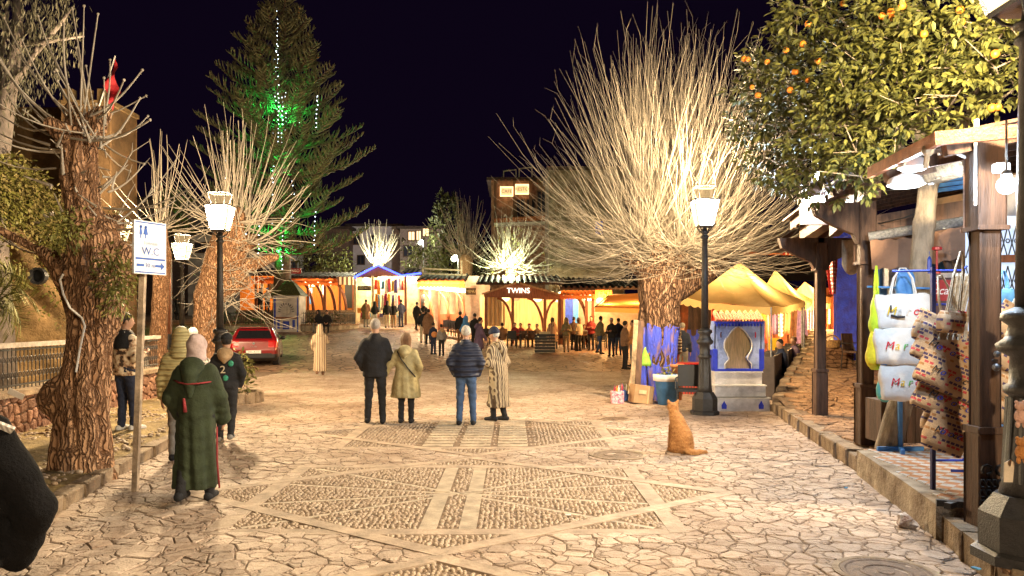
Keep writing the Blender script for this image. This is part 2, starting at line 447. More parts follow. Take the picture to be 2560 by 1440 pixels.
# ------------------------------------------------------------------ ground
def stone_mat(name, ca, cb, ccrack, rv=.18):
    """split flagstone: blotched colour, hairline cracks, riven relief"""
    m = bpy.data.materials.new(name); m.use_nodes = True; nt = m.node_tree; L = nt.links; p = nt.nodes['Principled BSDF']
    p.inputs['Roughness'].default_value = .62; p.inputs['Specular IOR Level'].default_value = .35
    tc = node(nt, 'ShaderNodeTexCoord'); oi = node(nt, 'ShaderNodeObjectInfo')
    of = node(nt, 'ShaderNodeVectorMath', operation='MULTIPLY_ADD'); of.inputs[1].default_value = (37, 53, 0); L.new(oi.outputs['Random'], of.inputs[0]); L.new(tc.outputs['Object'], of.inputs[2])
    n1 = node(nt, 'ShaderNodeTexNoise', ins={'Scale': 3.2, 'Detail': 9.0, 'Roughness': .7, 'Distortion': .6}); L.new(of.outputs[0], n1.inputs['Vector'])
    r1 = node(nt, 'ShaderNodeValToRGB'); r1.color_ramp.elements[0].position = .34; r1.color_ramp.elements[1].position = .62; r1.color_ramp.elements[0].color = (*cb, 1); r1.color_ramp.elements[1].color = (*ca, 1); L.new(n1.outputs['Fac'], r1.inputs[0])
    wv = node(nt, 'ShaderNodeTexNoise', ins={'Scale': 5.0, 'Detail': 4.0}); L.new(of.outputs[0], wv.inputs['Vector'])
    w2 = node(nt, 'ShaderNodeVectorMath', operation='MULTIPLY_ADD'); w2.inputs[1].default_value = (.35, .35, 0); L.new(wv.outputs['Color'], w2.inputs[0]); L.new(of.outputs[0], w2.inputs[2])
    vo = node(nt, 'ShaderNodeTexVoronoi', feature='DISTANCE_TO_EDGE', ins={'Scale': 3.6}); L.new(w2.outputs[0], vo.inputs['Vector'])
    r2 = node(nt, 'ShaderNodeValToRGB'); r2.color_ramp.elements[0].position = .0; r2.color_ramp.elements[1].position = .045; L.new(vo.outputs['Distance'], r2.inputs[0])
    mx = node(nt, 'ShaderNodeMix', data_type='RGBA'); mx.inputs[6].default_value = (*ccrack, 1); L.new(r2.outputs[0], mx.inputs['Factor']); L.new(r1.outputs[0], mx.inputs[7])
    ge = node(nt, 'ShaderNodeNewGeometry'); ns = node(nt, 'ShaderNodeTexNoise', ins={'Scale': .45, 'Detail': 6.0, 'Roughness': .65}); L.new(ge.outputs['Position'], ns.inputs['Vector'])
    r5 = node(nt, 'ShaderNodeValToRGB'); r5.color_ramp.elements[0].position = .36; r5.color_ramp.elements[1].position = .60; r5.color_ramp.elements[0].color = (.62, .54, .47, 1); L.new(ns.outputs['Fac'], r5.inputs[0])
    m5 = node(nt, 'ShaderNodeMix', data_type='RGBA', blend_type='MULTIPLY'); m5.inputs['Factor'].default_value = 1; L.new(mx.outputs[2], m5.inputs[6]); L.new(r5.outputs[0], m5.inputs[7])
    hs = node(nt, 'ShaderNodeHueSaturation'); mr = node(nt, 'ShaderNodeMapRange', ins={'To Min': 1 - rv, 'To Max': 1 + rv}); L.new(oi.outputs['Random'], mr.inputs['Value']); L.new(mr.outputs[0], hs.inputs['Value']); L.new(m5.outputs[2], hs.inputs['Color']); L.new(hs.outputs[0], p.inputs['Base Color'])
    n2 = node(nt, 'ShaderNodeTexNoise', ins={'Scale': 11.0, 'Detail': 8.0, 'Roughness': .7}); L.new(of.outputs[0], n2.inputs['Vector'])
    ad = node(nt, 'ShaderNodeMath', operation='MULTIPLY_ADD'); ad.inputs[1].default_value = .5; L.new(r2.outputs[0], ad.inputs[0]); L.new(n2.outputs['Fac'], ad.inputs[2])
    bp = node(nt, 'ShaderNodeBump', ins={'Strength': 1.0, 'Distance': .045}); L.new(ad.outputs[0], bp.inputs['Height']); L.new(bp.outputs[0], p.inputs['Normal'])
    MATS[name] = m; return m
STONE = stone_mat('flagstone', (.60, .475, .375), (.40, .285, .205), (.30, .20, .135), .15)
STONE_WALK = stone_mat('walk_flagstone', (.44, .26, .14), (.19, .095, .045), (.09, .045, .02), .22)
MORTAR = mat('dark_mortar', (0.27, 0.18, 0.115), rough=0.95, var=0.5, scale=9, bump=0.6)
BAND = mat('paving_band', (0.48, 0.36, 0.26), rough=0.75, var=0.35, scale=4, bump=0.4, bscale=22)
BANDLIGHT = mat('pale_paving_band', (0.50, 0.40, 0.29), rough=0.7, var=0.35, scale=5, bump=0.3, bscale=22)
PEBBLE = mat('river_pebble', (0.52, 0.41, 0.30), rough=0.6, var=0.7, scale=11, bump=0.2, col2=(0.22, 0.14, 0.08))
KERB = mat('kerb_stone', (0.40, 0.30, 0.20), rough=0.8, var=0.6, scale=4, bump=0.8, bscale=14, objinfo=0.15, col2=(0.13, 0.085, 0.05))

def far_paving():
    m = bpy.data.materials.new('worn_paving'); m.use_nodes = True
    nt = m.node_tree; L = nt.links; p = nt.nodes['Principled BSDF']; p.inputs['Roughness'].default_value = 0.6
    tc = node(nt, 'ShaderNodeTexCoord')
    mp = node(nt, 'ShaderNodeMapping'); mp.inputs['Scale'].default_value = (1, 1, 0.0); L.new(tc.outputs['Object'], mp.inputs[0])
    v = node(nt, 'ShaderNodeTexVoronoi', feature='DISTANCE_TO_EDGE', ins={'Scale': 2.6}); L.new(mp.outputs[0], v.inputs['Vector'])
    vc = node(nt, 'ShaderNodeTexVoronoi', ins={'Scale': 2.6}); L.new(mp.outputs[0], vc.inputs['Vector'])
    sep = node(nt, 'ShaderNodeSeparateColor'); L.new(vc.outputs['Color'], sep.inputs[0])
    r1 = node(nt, 'ShaderNodeValToRGB'); e = r1.color_ramp.elements
    e[0].color = (0.33, 0.19, 0.11, 1); e[1].color = (0.58, 0.39, 0.26, 1); L.new(sep.outputs[0], r1.inputs[0])
    n1 = node(nt, 'ShaderNodeTexNoise', ins={'Scale': 0.35, 'Detail': 6.0}); L.new(mp.outputs[0], n1.inputs['Vector'])
    mx = node(nt, 'ShaderNodeMix', data_type='RGBA', blend_type='MULTIPLY'); mx.inputs['Factor'].default_value = 0.8
    r3 = node(nt, 'ShaderNodeValToRGB'); r3.color_ramp.elements[0].color = (0.45, 0.40, 0.38, 1); r3.color_ramp.elements[0].position = 0.35; r3.color_ramp.elements[1].position = 0.6
    L.new(n1.outputs[0], r3.inputs[0]); L.new(r1.outputs[0], mx.inputs[6]); L.new(r3.outputs[0], mx.inputs[7])
    r2 = node(nt, 'ShaderNodeValToRGB'); r2.color_ramp.elements[0].position = 0.02; r2.color_ramp.elements[1].position = 0.07
    L.new(v.outputs['Distance'], r2.inputs[0])
    m2 = node(nt, 'ShaderNodeMix', data_type='RGBA'); m2.inputs[6].default_value = (0.09, 0.045, 0.022, 1)
    L.new(r2.outputs[0], m2.inputs['Factor']); L.new(mx.outputs[2], m2.inputs[7]); L.new(m2.outputs[2], p.inputs['Base Color'])
    bp = node(nt, 'ShaderNodeBump', ins={'Strength': 0.9, 'Distance': 0.04}); L.new(r2.outputs[0], bp.inputs['Height']); L.new(bp.outputs[0], p.inputs['Normal'])
    return m
PAVING = far_paving()

mb = MB()
xs = [-300, -120, -60] + [-40 + 2 * i for i in range(41)] + [60, 120, 300]
ys = [-60, -20, 0, 10, 20] + [25 + i for i in range(0, 40)] + [70, 80, 90, 120, 200, 400, 600]
for y in ys:
    for x in xs: mb.v.append((x, y, gz(x, y) - (0.03 if y < 27 else 0.03 * max(0, (29 - y) / 2))))
n = len(xs)
for j in range(len(ys) - 1):
    for i in range(n - 1):
        mb.f.append((j * n + i, j * n + i + 1, (j + 1) * n + i + 1, (j + 1) * n + i)); mb.m.append(0)
tag(mb.build('ground', PAVING, None, True), kind='structure')

# edges of the carriageway (x, y)
KERB_L = [(-3.55, 3.4), (-4.0, 6.3), (-4.46, 8.8), (-4.72, 10.7), (-5.1, 13.2), (-5.75, 16.4)]
KERB_R = [(2.95, 3.6), (3.22, 5.36), (3.5, 6.47), (3.96, 8.8), (4.46, 11.8), (5.02, 14.95)]
def xl(y):
    return float(np.interp(y, [p[1] for p in KERB_L] + [22, 30], [p[0] for p in KERB_L] + [-9.0, -11]))
def xr(y):
    return float(np.interp(y, [p[1] for p in KERB_R] + [17.5, 24, 38], [p[0] for p in KERB_R] + [6.1, 9.0, 14.9]))

STARS = [(-0.55, 3.72, 0), (-0.55, 7.93, 0), (-0.5, 12.2, 1)]     # pebble medallions down the middle
SX, SY = 1.95, 1.45
def star_in(x, y, grow=0.0):
    for cx, cy, k in STARS:
        u, v = abs((x - cx) / SX), abs((y - cy) / SY); g = 1 + grow / 1.7
        if max(u, v) < g or (u + v) < math.sqrt(2) * g: return (cx, cy, k)
    return None

def clip(poly, nx, ny, d):
    """keep the side nx*x + ny*y >= d"""
    out = []
    for i in range(len(poly)):
        a, b = poly[i], poly[(i + 1) % len(poly)]
        da, db = nx * a[0] + ny * a[1] - d, nx * b[0] + ny * b[1] - d
        if da >= 0: out.append(a)
        if da * db < 0:
            t = da / (da - db); out.append((a[0] + t * (b[0] - a[0]), a[1] + t * (b[1] - a[1])))
    return out

def voronoi(x0, x1, y0, y1, s, rng, jit=0.46, sy=0.8):
    nx, ny = int((x1 - x0) / s) + 1, int((y1 - y0) / (s * sy)) + 1
    P = {}
    for j in range(ny):
        for i in range(nx):
            P[i, j] = (x0 + (i + 0.5 * (j % 2) + rng.uniform(-jit, jit)) * s, y0 + (j + rng.uniform(-jit, jit)) * s * sy)
    cells = []
    for (i, j), c in P.items():
        poly = [(c[0] - s, c[1] - s), (c[0] + s, c[1] - s), (c[0] + s, c[1] + s), (c[0] - s, c[1] + s)]
        for dj in (-2, -1, 0, 1, 2):
            for di in (-2, -1, 0, 1, 2):
                q = P.get((i + di, j + dj))
                if q is None or (di == 0 and dj == 0): continue
                nx_, ny_ = c[0] - q[0], c[1] - q[1]
                m = ((c[0] + q[0]) / 2, (c[1] + q[1]) / 2)
                poly = clip(poly, nx_, ny_, nx_ * m[0] + ny_ * m[1])
                if len(poly) < 3: break
            if len(poly) < 3: break
        if len(poly) >= 3: cells.append((c, poly))
    return cells

def area(poly):
    return 0.5 * abs(sum(poly[i][0] * poly[(i + 1) % len(poly)][1] - poly[(i + 1) % len(poly)][0] * poly[i][1] for i in range(len(poly))))

def inset(poly, d):
    cx = sum(p[0] for p in poly) / len(poly); cy = sum(p[1] for p in poly) / len(poly)
    out = poly
    n = len(poly)
    for i in range(n):
        a, b = poly[i], poly[(i + 1) % n]
        ex, ey = b[0] - a[0], b[1] - a[1]; l = math.hypot(ex, ey)
        if l < 1e-6: continue
        nx, ny = -ey / l, ex / l
        if nx * (cx - a[0]) + ny * (cy - a[1]) < 0: nx, ny = -nx, -ny
        out = clip(out, nx, ny, nx * a[0] + ny * a[1] + d)
        if len(out) < 3: return []
    return out

def dedupe(poly, e=0.012):
    o = []
    for p in poly:
        if not o or math.hypot(p[0] - o[-1][0], p[1] - o[-1][1]) > e: o.append(p)
    if len(o) > 2 and math.hypot(o[0][0] - o[-1][0], o[0][1] - o[-1][1]) < e: o.pop()
    return o

def stone_geo(poly, z, rng, gap=0.011, h=0.035, tilt=0.02, bev=0.014):
    """one flagstone: worn top, rounded arris, sides down into the bed"""
    a = dedupe(inset(poly, gap))
    if len(a) < 3 or area(a) < 0.006: return None
    cx = sum(p[0] for p in a) / len(a); cy = sum(p[1] for p in a) / len(a)
    tx, ty, dz = rng.uniform(-tilt, tilt), rng.uniform(-tilt, tilt), rng.uniform(-0.004, 0.006)
    k = len(a); vs = []
    for s, dh in ((1, -h), (1, -bev * .8), (None, 0)):
        for p in a:
            if s: q = p
            else:
                l = max(1e-6, math.hypot(p[0] - cx, p[1] - cy)); f = max(0.3, 1 - bev * 1.2 / l); q = (cx + (p[0] - cx) * f, cy + (p[1] - cy) * f)
            vs.append((q[0], q[1], z + dz + dh + (q[0] - cx) * tx + (q[1] - cy) * ty))
    fs = []
    for r in range(2):
        for i in range(k): fs.append((r * k + i, r * k + (i + 1) % k, r * k + k + (i + 1) % k, r * k + k + i))
    fs.append(tuple(range(2 * k, 3 * k)))
    if sum((a[i][0] * a[(i + 1) % k][1] - a[(i + 1) % k][0] * a[i][1]) for i in range(k)) < 0: fs = [f[::-1] for f in fs]
    return vs, fs, (cx, cy)

rng = random.Random(4)
stones = []
for c, poly in voronoi(-7.6, 8.2, 4.4, 26.6, 0.225, rng):
    x, y = c
    if x < xl(y) - 0.1 or x > xr(y) + 0.1: continue
    s = star_in(x, y, -0.02)
    if s: continue
    for cx, cy, k in STARS:                              # trim against the medallions' outer edges
        g = 1.02
        u, v = (x - cx) / SX, (y - cy) / SY
        if abs(u) < 2.3 and abs(v) < 2.3:
            if abs(u) >= abs(v): poly = clip(poly, math.copysign(1, u), 0, math.copysign(1, u) * cx + SX * g) if abs(u) > g and abs(u) + abs(v) > 1.45 and abs(v) < g else poly
            else: poly = clip(poly, 0, math.copysign(1, v), math.copysign(1, v) * cy + SY * g) if abs(v) > g and abs(u) < g else poly
            if len(poly) >= 3 and abs(u) + abs(v) < 2.4:
                a, b = math.copysign(1 / SX, u), math.copysign(1 / SY, v)
                poly = clip(poly, a, b, a * cx + b * cy + math.sqrt(2) * g)
            if len(poly) < 3: break
    if len(poly) < 3: continue
    g = stone_geo(poly, 0.0, rng, gap=.005, bev=.008)
    if g: stones.append((g, area(poly) / max(4.0, y) ** 3))
stones.sort(key=lambda t: -t[1])
mb = MB()
for y in (3.0, 26.8):
    mb.v += [(xl(y) - 1.5, y, -0.008), (xr(y) + 0.4, y, -0.008)]
mb.v = [(-6.6, 3.0, -0.008), (4.6, 3.0, -0.008), (8.6, 15.5, -0.008), (9.6, 26.8, -0.008), (-10.8, 26.8, -0.008), (-8.4, 16, -0.008)]
mb.f = [tuple(range(6))]; mb.m = [0]
paving = mb.build('paving', MORTAR, None); tag(paving, kind='structure')
rest = MB()
for i, ((vs, fs, c), w) in enumerate(stones):
    if i < 300:
        q = MB(); q.add([(a - c[0], b - c[1], z) for a, b, z in vs], fs)
        o = q.build('paving_stone', STONE, paving, local=True); o.location = (c[0], c[1], 0)
    else: rest.add(vs, fs)
tag(rest.build('paving_stones', STONE, paving, local=True), kind='stuff')

# medallions: two crossed squares of smooth bands, pebbles between, spokes inside
def band(mb, a, b, w, z, h=0.03):
    a, b = Vector((*a, 0)), Vector((*b, 0)); t = (b - a).normalized() * w * 0.5; n_ = Vector((-t.y, t.x, 0))
    a2, b2 = a - t * 0.4, b + t * 0.4
    mb.prism([((a2 + n_).x, (a2 + n_).y), ((a2 - n_).x, (a2 - n_).y), ((b2 - n_).x, (b2 - n_).y), ((b2 + n_).x, (b2 + n_).y)], z - h, z)
peb = []
for si, (cx, cy, kind) in enumerate(STARS):
    med = thing('pebble_medallion', ['edge of a pebble star medallion cut by the bottom of the picture', 'large eight-pointed pebble star set in the paving, nearest whole one',
                 'pebble star medallion with pale slab rows where the two couples stand'][si], 'paving', (cx, cy, 0), 'pebble stars in the paving'); med['kind'] = 'structure'; del med['category']
    sq = [(cx + SX * a, cy + SY * b) for a, b in ((-1, -1), (1, -1), (1, 1), (-1, 1))]
    r2 = math.sqrt(2)
    di = [(cx + SX * a * r2, cy + SY * b * r2) for a, b in ((0, -1), (1, 0), (0, 1), (-1, 0))]
    for i in range(4):
        m1 = MB(); band(m1, sq[i], sq[(i + 1) % 4], 0.17, 0.001 + 0.002 * (i % 2)); m1.build('edge_band', BAND, med)
        m1 = MB(); band(m1, di[i], di[(i + 1) % 4], 0.15, 0.005 + 0.002 * (i % 2)); m1.build('edge_band', BAND, med)
    segs = []
    if kind == 0:
        for dx in (-0.17, 0.17):
            m1 = MB(); band(m1, (cx + dx, cy - SY), (cx + dx, cy - 0.1), 0.15, -.0006); m1.build('spoke', BANDLIGHT, med); segs.append(((cx + dx, cy - SY), (cx + dx, cy), 0.15))
            m1 = MB(); band(m1, (cx + dx, cy + 0.1), (cx + dx, cy + SY), 0.15, -.0003); m1.build('spoke', BANDLIGHT, med); segs.append(((cx + dx, cy), (cx + dx, cy + SY), 0.15))
        for ang in (18, 45, 135, 162, 198, 225, 315, 342):
            e = (cx + SX * 1.02 * math.cos(R(ang)) * min(1.0 / max(abs(math.cos(R(ang))), abs(math.sin(R(ang)))), 1.25), cy + SY * 1.02 * math.sin(R(ang)) * min(1.0 / max(abs(math.cos(R(ang))), abs(math.sin(R(ang)))), 1.25))
            m1 = MB(); band(m1, (cx, cy), e, 0.06, -.002 - .0006 * (ang % 11)); m1.build('spoke', BANDLIGHT, med); segs.append(((cx, cy), e, 0.06))
    else:
        for j in range(11):
            yy = cy - SY + 0.2 + j * 0.26
            for dx in (-0.75, -0.22, 0.31):
                m1 = MB(); m1.box((cx + dx + 0.2, yy, -0.008), (0.44, 0.17, 0.03), bev=0.008); m1.build('pale_slab', BANDLIGHT, med)
            segs.append(((cx - 0.8, yy), (cx + 0.75, yy), 0.18))
    for i in range(4): segs += [(sq[i], sq[(i + 1) % 4], 0.17), (di[i], di[(i + 1) % 4], 0.15)]
    st = 0.047 if si < 2 else 0.06
    X = np.arange(cx - SX * 1.45, cx + SX * 1.45, st); Y = np.arange(max(5.0, cy - SY * 1.45), cy + SY * 1.45, st)
    g = MB()
    for y in Y:
        for x in X:
            px, py = x + rng.uniform(-.014, .014), y + rng.uniform(-.014, .014)
            u, v = abs((px - cx) / SX), abs((py - cy) / SY)
            if not (max(u, v) < 1 or u + v < r2): continue
            bad = False
            for a, b, w in segs:
                dx, dy = b[0] - a[0], b[1] - a[1]; t = max(0, min(1, ((px - a[0]) * dx + (py - a[1]) * dy) / (dx * dx + dy * dy)))
                if math.hypot(px - a[0] - t * dx, py - a[1] - t * dy) < w / 2 + 0.012: bad = True; break
            if bad: continue
            rr, ra = rng.uniform(.017, .026), rng.uniform(0, PI); q = rng.uniform(.6, 1); h = rng.uniform(.0, .010)
            vs = []
            for s, z in ((1, -0.012), (0.72, h - 0.002)):
                for k in range(6):
                    ax, ay = rr * s * math.cos(k * PI / 3), rr * s * q * math.sin(k * PI / 3)
                    vs.append((px + ax * math.cos(ra) - ay * math.sin(ra), py + ax * math.sin(ra) + ay * math.cos(ra), z))
            vs.append((px, py, h + 0.004))
            g.add(vs, [(k, (k + 1) % 6, 6 + (k + 1) % 6, 6 + k) for k in range(6)] + [(6 + k, 6 + (k + 1) % 6, 12) for k in range(6)])
    tag(g.build('pebbles', PEBBLE, med, True), kind='stuff')

# manhole covers
def manhole(px, py, r, label):
    p = on_z(px, py, 0.0); t = thing('manhole_cover', label, 'manhole', p, 'manhole covers')
    m = MB(); m.lathe([(r * 1.18, -0.02), (r * 1.18, 0.012), (r * 1.03, 0.014), (r * 1.0, 0.004)], p, 28, capt=False); m.build('rim', KERB, t)
    m = MB(); m.lathe([(r, -0.02), (r, 0.010), (r * .9, 0.012), (r * .86, 0.006), (r * .6, 0.006), (r * .57, 0.012), (r * .5, 0.012), (r * .47, 0.005), (r * .2, 0.005), (r * .17, 0.011), (0.01, 0.011)], p, 28)
    m.build('lid', mat('rusty_iron', (0.20, 0.12, 0.07), rough=0.6, var=0.5, scale=15, bump=0.4), t)
manhole(1545, 1138, 0.32, 'round iron manhole cover beside the sitting cat')
manhole(1536, 1048, 0.24, 'smaller dark manhole cover between cat and cardboard box')
manhole(2215, 1432, 0.30, 'round manhole cover at bottom edge near the shop platform')

# kerbs
def ramp(y): return .075 * max(0.0, min(y, 30) - 13.5)
def kerb(name, pts, w, h, side, step, rng, ztop=None):
    par = thing(name, '', ''); del par['label']; del par['category']; tag(par, kind='structure')
    L = [0.0]
    for i in range(1, len(pts)): L.append(L[-1] + math.hypot(pts[i][0] - pts[i - 1][0], pts[i][1] - pts[i - 1][1]))
    s = 0.0
    while s < L[-1] - 0.1:
        l = step * rng.uniform(.75, 1.25); e = min(L[-1], s + l)
        pt = lambda q: (float(np.interp(q, L, [p[0] for p in pts])), float(np.interp(q, L, [p[1] for p in pts])))
        a, b = pt(s + .008), pt(e - .008); c = ((a[0] + b[0]) / 2, (a[1] + b[1]) / 2)
        rz = math.atan2(b[1] - a[1], b[0] - a[0]); nx, ny = -math.sin(rz) * side, math.cos(rz) * side
        hh = (h(c[1]) if callable(h) else h) + rng.uniform(-.012, .012); ww = w * rng.uniform(.92, 1.08)
        m = MB(); m.box((0, 0, hh / 2 - 0.03), (math.hypot(b[0] - a[0], b[1] - a[1]), ww, hh + 0.06), bev=0.02)
        m.v = [(x + rng.uniform(-.008, .008), y + rng.uniform(-.01, .01), z + rng.uniform(-.006, .006)) for x, y, z in m.v]
        o = m.build('kerb_stone', KERB, par, local=True); o.location = (c[0] + nx * ww / 2, c[1] + ny * ww / 2, 0); o.rotation_euler = (0, 0, rz)
        s = e
kerb('kerb', KERB_L, 0.2, 0.13, 1, 0.62, rng)
kerb('kerb', [p for p in KERB_R if p[1] >= 8.8], 0.22, 0.19, -1, 0.7, rng)
kerb('kerb', [p for p in KERB_R if p[1] <= 5.4] + [(3.44, 6.24)], 0.24, 0.2, -1, 0.5, rng)
kerb('kerb', [(5.02, 14.95), (6.1, 17.5), (9.0, 24), (12.0, 31)], 0.22, lambda y: .19 + ramp(y), -1, 1.1, rng)

# left verge of trodden earth and cobbles
EARTH = mat('trodden_earth', (0.38, 0.28, 0.12), rough=0.9, var=0.75, scale=2.0, bump=1.0, bscale=11, col2=(0.10, 0.065, 0.025), detail=9)
mb = MB()
def verge(u, v):
    y = 2.5 + v * 21.5; x1 = xl(y) - 0.12; x = x1 + u * (-17 - x1)
    n_ = math.sin(x * 2.3 + y) * math.sin(y * 1.7 - x * .6)
    return (x, y, 0.115 + 0.02 * n_ * min(1, u * 20) + (0.02 if u > 0.03 else -0.01) - 0.02 * sstep(16, 24, y))
mb.grid(verge, 60, 70)
tag(mb.build('verge', EARTH, None, True), kind='structure')
g = MB()
for k in range(2600):                                    # cobbles and stones trodden into the verge
    y = rng.uniform(6.0, 16); x = rng.uniform(xl(y) - 3.6, xl(y) - 0.3); r = rng.uniform(.02, .05)
    g.ball((x, y, 0.125), (r, r * rng.uniform(.7, 1), r * .55), 6, 4)
tag(g.build('verge_cobbles', PEBBLE, bpy.data.objects['verge'], True, local=True), kind='stuff')

# right-hand footway
mb = MB()
pts = [(xr(y), y) for y in (2.0, 3.6, 5.36, 6.47, 8.8, 11.8, 14.95, 17.5, 24, 38)]
mb.prism([(p[0] + 0.1, p[1]) for p in pts] + [(40, 38), (40, 2)], -0.05, 0.165)
mb.grid(lambda u, v: (xr(13.5 + v * 18) + .1 + u * 26, 13.5 + v * 18, .168 + ramp(13.5 + v * 18)), 10, 12)
walk = mb.build('footway', MORTAR, None); tag(walk, kind='structure')
rest = MB(); k = 0
for c, poly in sorted(voronoi(2.6, 16, 3.0, 26, 0.42, rng), key=lambda t: t[0][1]):
    x, y = c
    if x < xr(y) + (0.28 if y < 15 else .34) or (6.2 < y < 8.85) or x > 6.5 + 0.5 * y: continue
    g = stone_geo(poly, 0.192, rng, gap=0.012)
    if not g: continue
    g = ([(a, b, z + ramp(b)) for a, b, z in g[0]], g[1], g[2])
    k += 1
    vs, fs, cc = g
    if k <= 240:
        q = MB(); q.add([(a - cc[0], b - cc[1], z) for a, b, z in vs], fs); o = q.build('paving_stone', STONE_WALK, walk, local=True); o.location = (cc[0], cc[1], 0)
    else: rest.add(vs, fs)
tag(rest.build('paving_stones', STONE_WALK, walk, local=True), kind='stuff')

# tiled shop platform
def tile_mat():
    m = mat('harlequin_tile', (0.8, 0.8, 0.8), rough=0.35, var=0, bump=0)
    nt = m.node_tree; L = nt.links; p = nt.nodes['Principled BSDF']
    tc = node(nt, 'ShaderNodeTexCoord'); s = node(nt, 'ShaderNodeSeparateXYZ'); L.new(tc.outputs['Object'], s.inputs[0])
    ax = node(nt, 'ShaderNodeMath', operation='ABSOLUTE'); ay = node(nt, 'ShaderNodeMath', operation='ABSOLUTE')
    L.new(s.outputs[0], ax.inputs[0]); L.new(s.outputs[1], ay.inputs[0])
    ad = node(nt, 'ShaderNodeMath', operation='ADD'); L.new(ax.outputs[0], ad.inputs[0]); L.new(ay.outputs[0], ad.inputs[1])
    gt = node(nt, 'ShaderNodeMath', operation='GREATER_THAN'); gt.inputs[1].default_value = 0.083; L.new(ad.outputs[0], gt.inputs[0])
    nz = node(nt, 'ShaderNodeTexNoise', ins={'Scale': 9.0}); L.new(tc.outputs['Object'], nz.inputs['Vector'])
    mx = node(nt, 'ShaderNodeMix', data_type='RGBA'); mx.inputs[6].default_value = (0.50, 0.24, 0.11, 1); mx.inputs[7].default_value = (0.62, 0.60, 0.57, 1)
    L.new(gt.outputs[0], mx.inputs['Factor'])
    m2 = node(nt, 'ShaderNodeMix', data_type='RGBA', blend_type='MULTIPLY'); m2.inputs['Factor'].default_value = 0.2
    L.new(mx.outputs[2], m2.inputs[6]); L.new(nz.outputs[0], m2.inputs[7]); L.new(m2.outputs[2], p.inputs['Base Color'])
    return m
TILE = tile_mat()
plat = MB()
pk = [(xr(y), y) for y in (6.25, 7.0, 8.0, 8.86)]
plat.prism([(x - 0.02, y) for x, y in pk] + [(8.5, 8.86), (8.5, 6.25)], -0.05, 0.285)
platform = plat.build('tiled_platform', mat('rough_concrete', (0.46, 0.38, 0.28), rough=0.9, var=0.6, scale=3, bump=1.0, bscale=12, col2=(0.15, 0.10, 0.06)), None)
tag(platform, kind='structure')
T = MB(); T.box((0, 0, 0), (0.156, 0.156, 0.012), bev=0.002)
tproto = None
for j in range(16):
    for i in range(24):
        x, y = 3.5 + i * 0.162, 6.36 + j * 0.162
        if x < xr(y) + 0.12 or y > 8.8 or x > 6.6: continue
        if tproto is None: o = tproto = T.build('tile', TILE, platform, local=True)
        else:
            o = tproto.copy(); link(o); o.parent = platform
        o.location = (x, y, 0.289)

# ------------------------------------------------------------------ trees
def ridged_trunk(name, path, rad, m, parent, res=0.04, seed=0, ridge=0.09, extra=(), k=0.12, freq=7):
    """gnarled trunk: thick limbs melted together, furrowed along the grain"""
    o = ORG[parent.name]; rg = random.Random(seed)
    ph = [rg.uniform(0, 6.28) for _ in range(8)]
    segs = []
    for i in range(len(path) - 1): segs.append((Vector(path[i]) - o, Vector(path[i + 1]) - o, rad[i], rad[i + 1]))
    for a, b, ra, rb in extra: segs.append((Vector(a) - o, Vector(b) - o, ra, rb))
    al = np.array([list(s[0]) for s in segs] + [list(s[1]) for s in segs]); rm = max(max(s[2], s[3]) for s in segs) * 1.35 + res * 2
    lo, hi = al.min(0) - rm, al.max(0) + rm
    zz = [p[2] - o.z for p in path]; xx = [p[0] - o.x for p in path]; yy = [p[1] - o.y for p in path]
    order = np.argsort(zz)
    def f(X, Y, Z):
        d = None
        for a, b, ra, rb in segs:
            q = cone(X, Y, Z, a, b, ra, rb); d = q if d is None else smin(d, q, k)
        cx = np.interp(Z, np.array(zz)[order], np.array(xx)[order]); cy = np.interp(Z, np.array(zz)[order], np.array(yy)[order])
        th = np.arctan2(Y - cy, X - cx)
        g1 = np.abs(np.sin(.5 * freq * th + 1.1 * Z + .35 * np.sin(3.1 * Z + ph[3]) + ph[0])); g2 = np.abs(np.sin((freq - 1.) * th * 1.0 - 1.2 * Z + .5 * np.sin(5 * Z + ph[4]) + ph[1])); g3 = np.abs(np.sin(13 * th + 2.4 * Z + .6 * np.sin(7 * Z)))
        w = 1.5 * np.minimum(g1 * 1.6, 1) + .7 * np.minimum(g2 * 1.8, 1) + .45 * g3 - 1.9 + np.sin(3 * th + 1.3 * Z + ph[2]) * .5 + np.sin(9 * Z + 2 * th + ph[3]) * .2
        return d - ridge * rad[0] * w
    return shell(name, f, lo, hi, res, m, parent)

def shoot(mb, a, b, r, rg, sag=0.0, up=0.0, n=4, seg=6, wob=0.012, tip=0.25):
    """one whip: leaves the head outwards, turns upwards"""
    a, b = Vector(a), Vector(b); l = (b - a).length; pts = []; rr = []
    sd = Vector((rg.uniform(-1, 1), rg.uniform(-1, 1), rg.uniform(-.3, .3))) * wob * l
    for i in range(seg + 1):
        t = i / seg
        p = a.lerp(b, t); p.z -= (sag + up) * l * math.sin(PI * t) * (0.6 if up else 1)
        pts.append(p + sd * math.sin(PI * t * 2)); rr.append(r * (1 - (1 - tip) * t))
    mb.tube(pts, rr, n, cap=False)
    return pts

def twiglets(mb, pts, rg, r, k, l):
    for _ in range(k):
        i = rg.randrange(2, len(pts)); p = pts[i]
        d = (pts[i] - pts[i - 1]).normalized() + Vector((rg.uniform(-1, 1), rg.uniform(-1, 1), rg.uniform(-.2, .8)))
        mb.tube([p, p + d.normalized() * l * rg.uniform(.4, 1)], [r, r * .4], 3, cap=False)

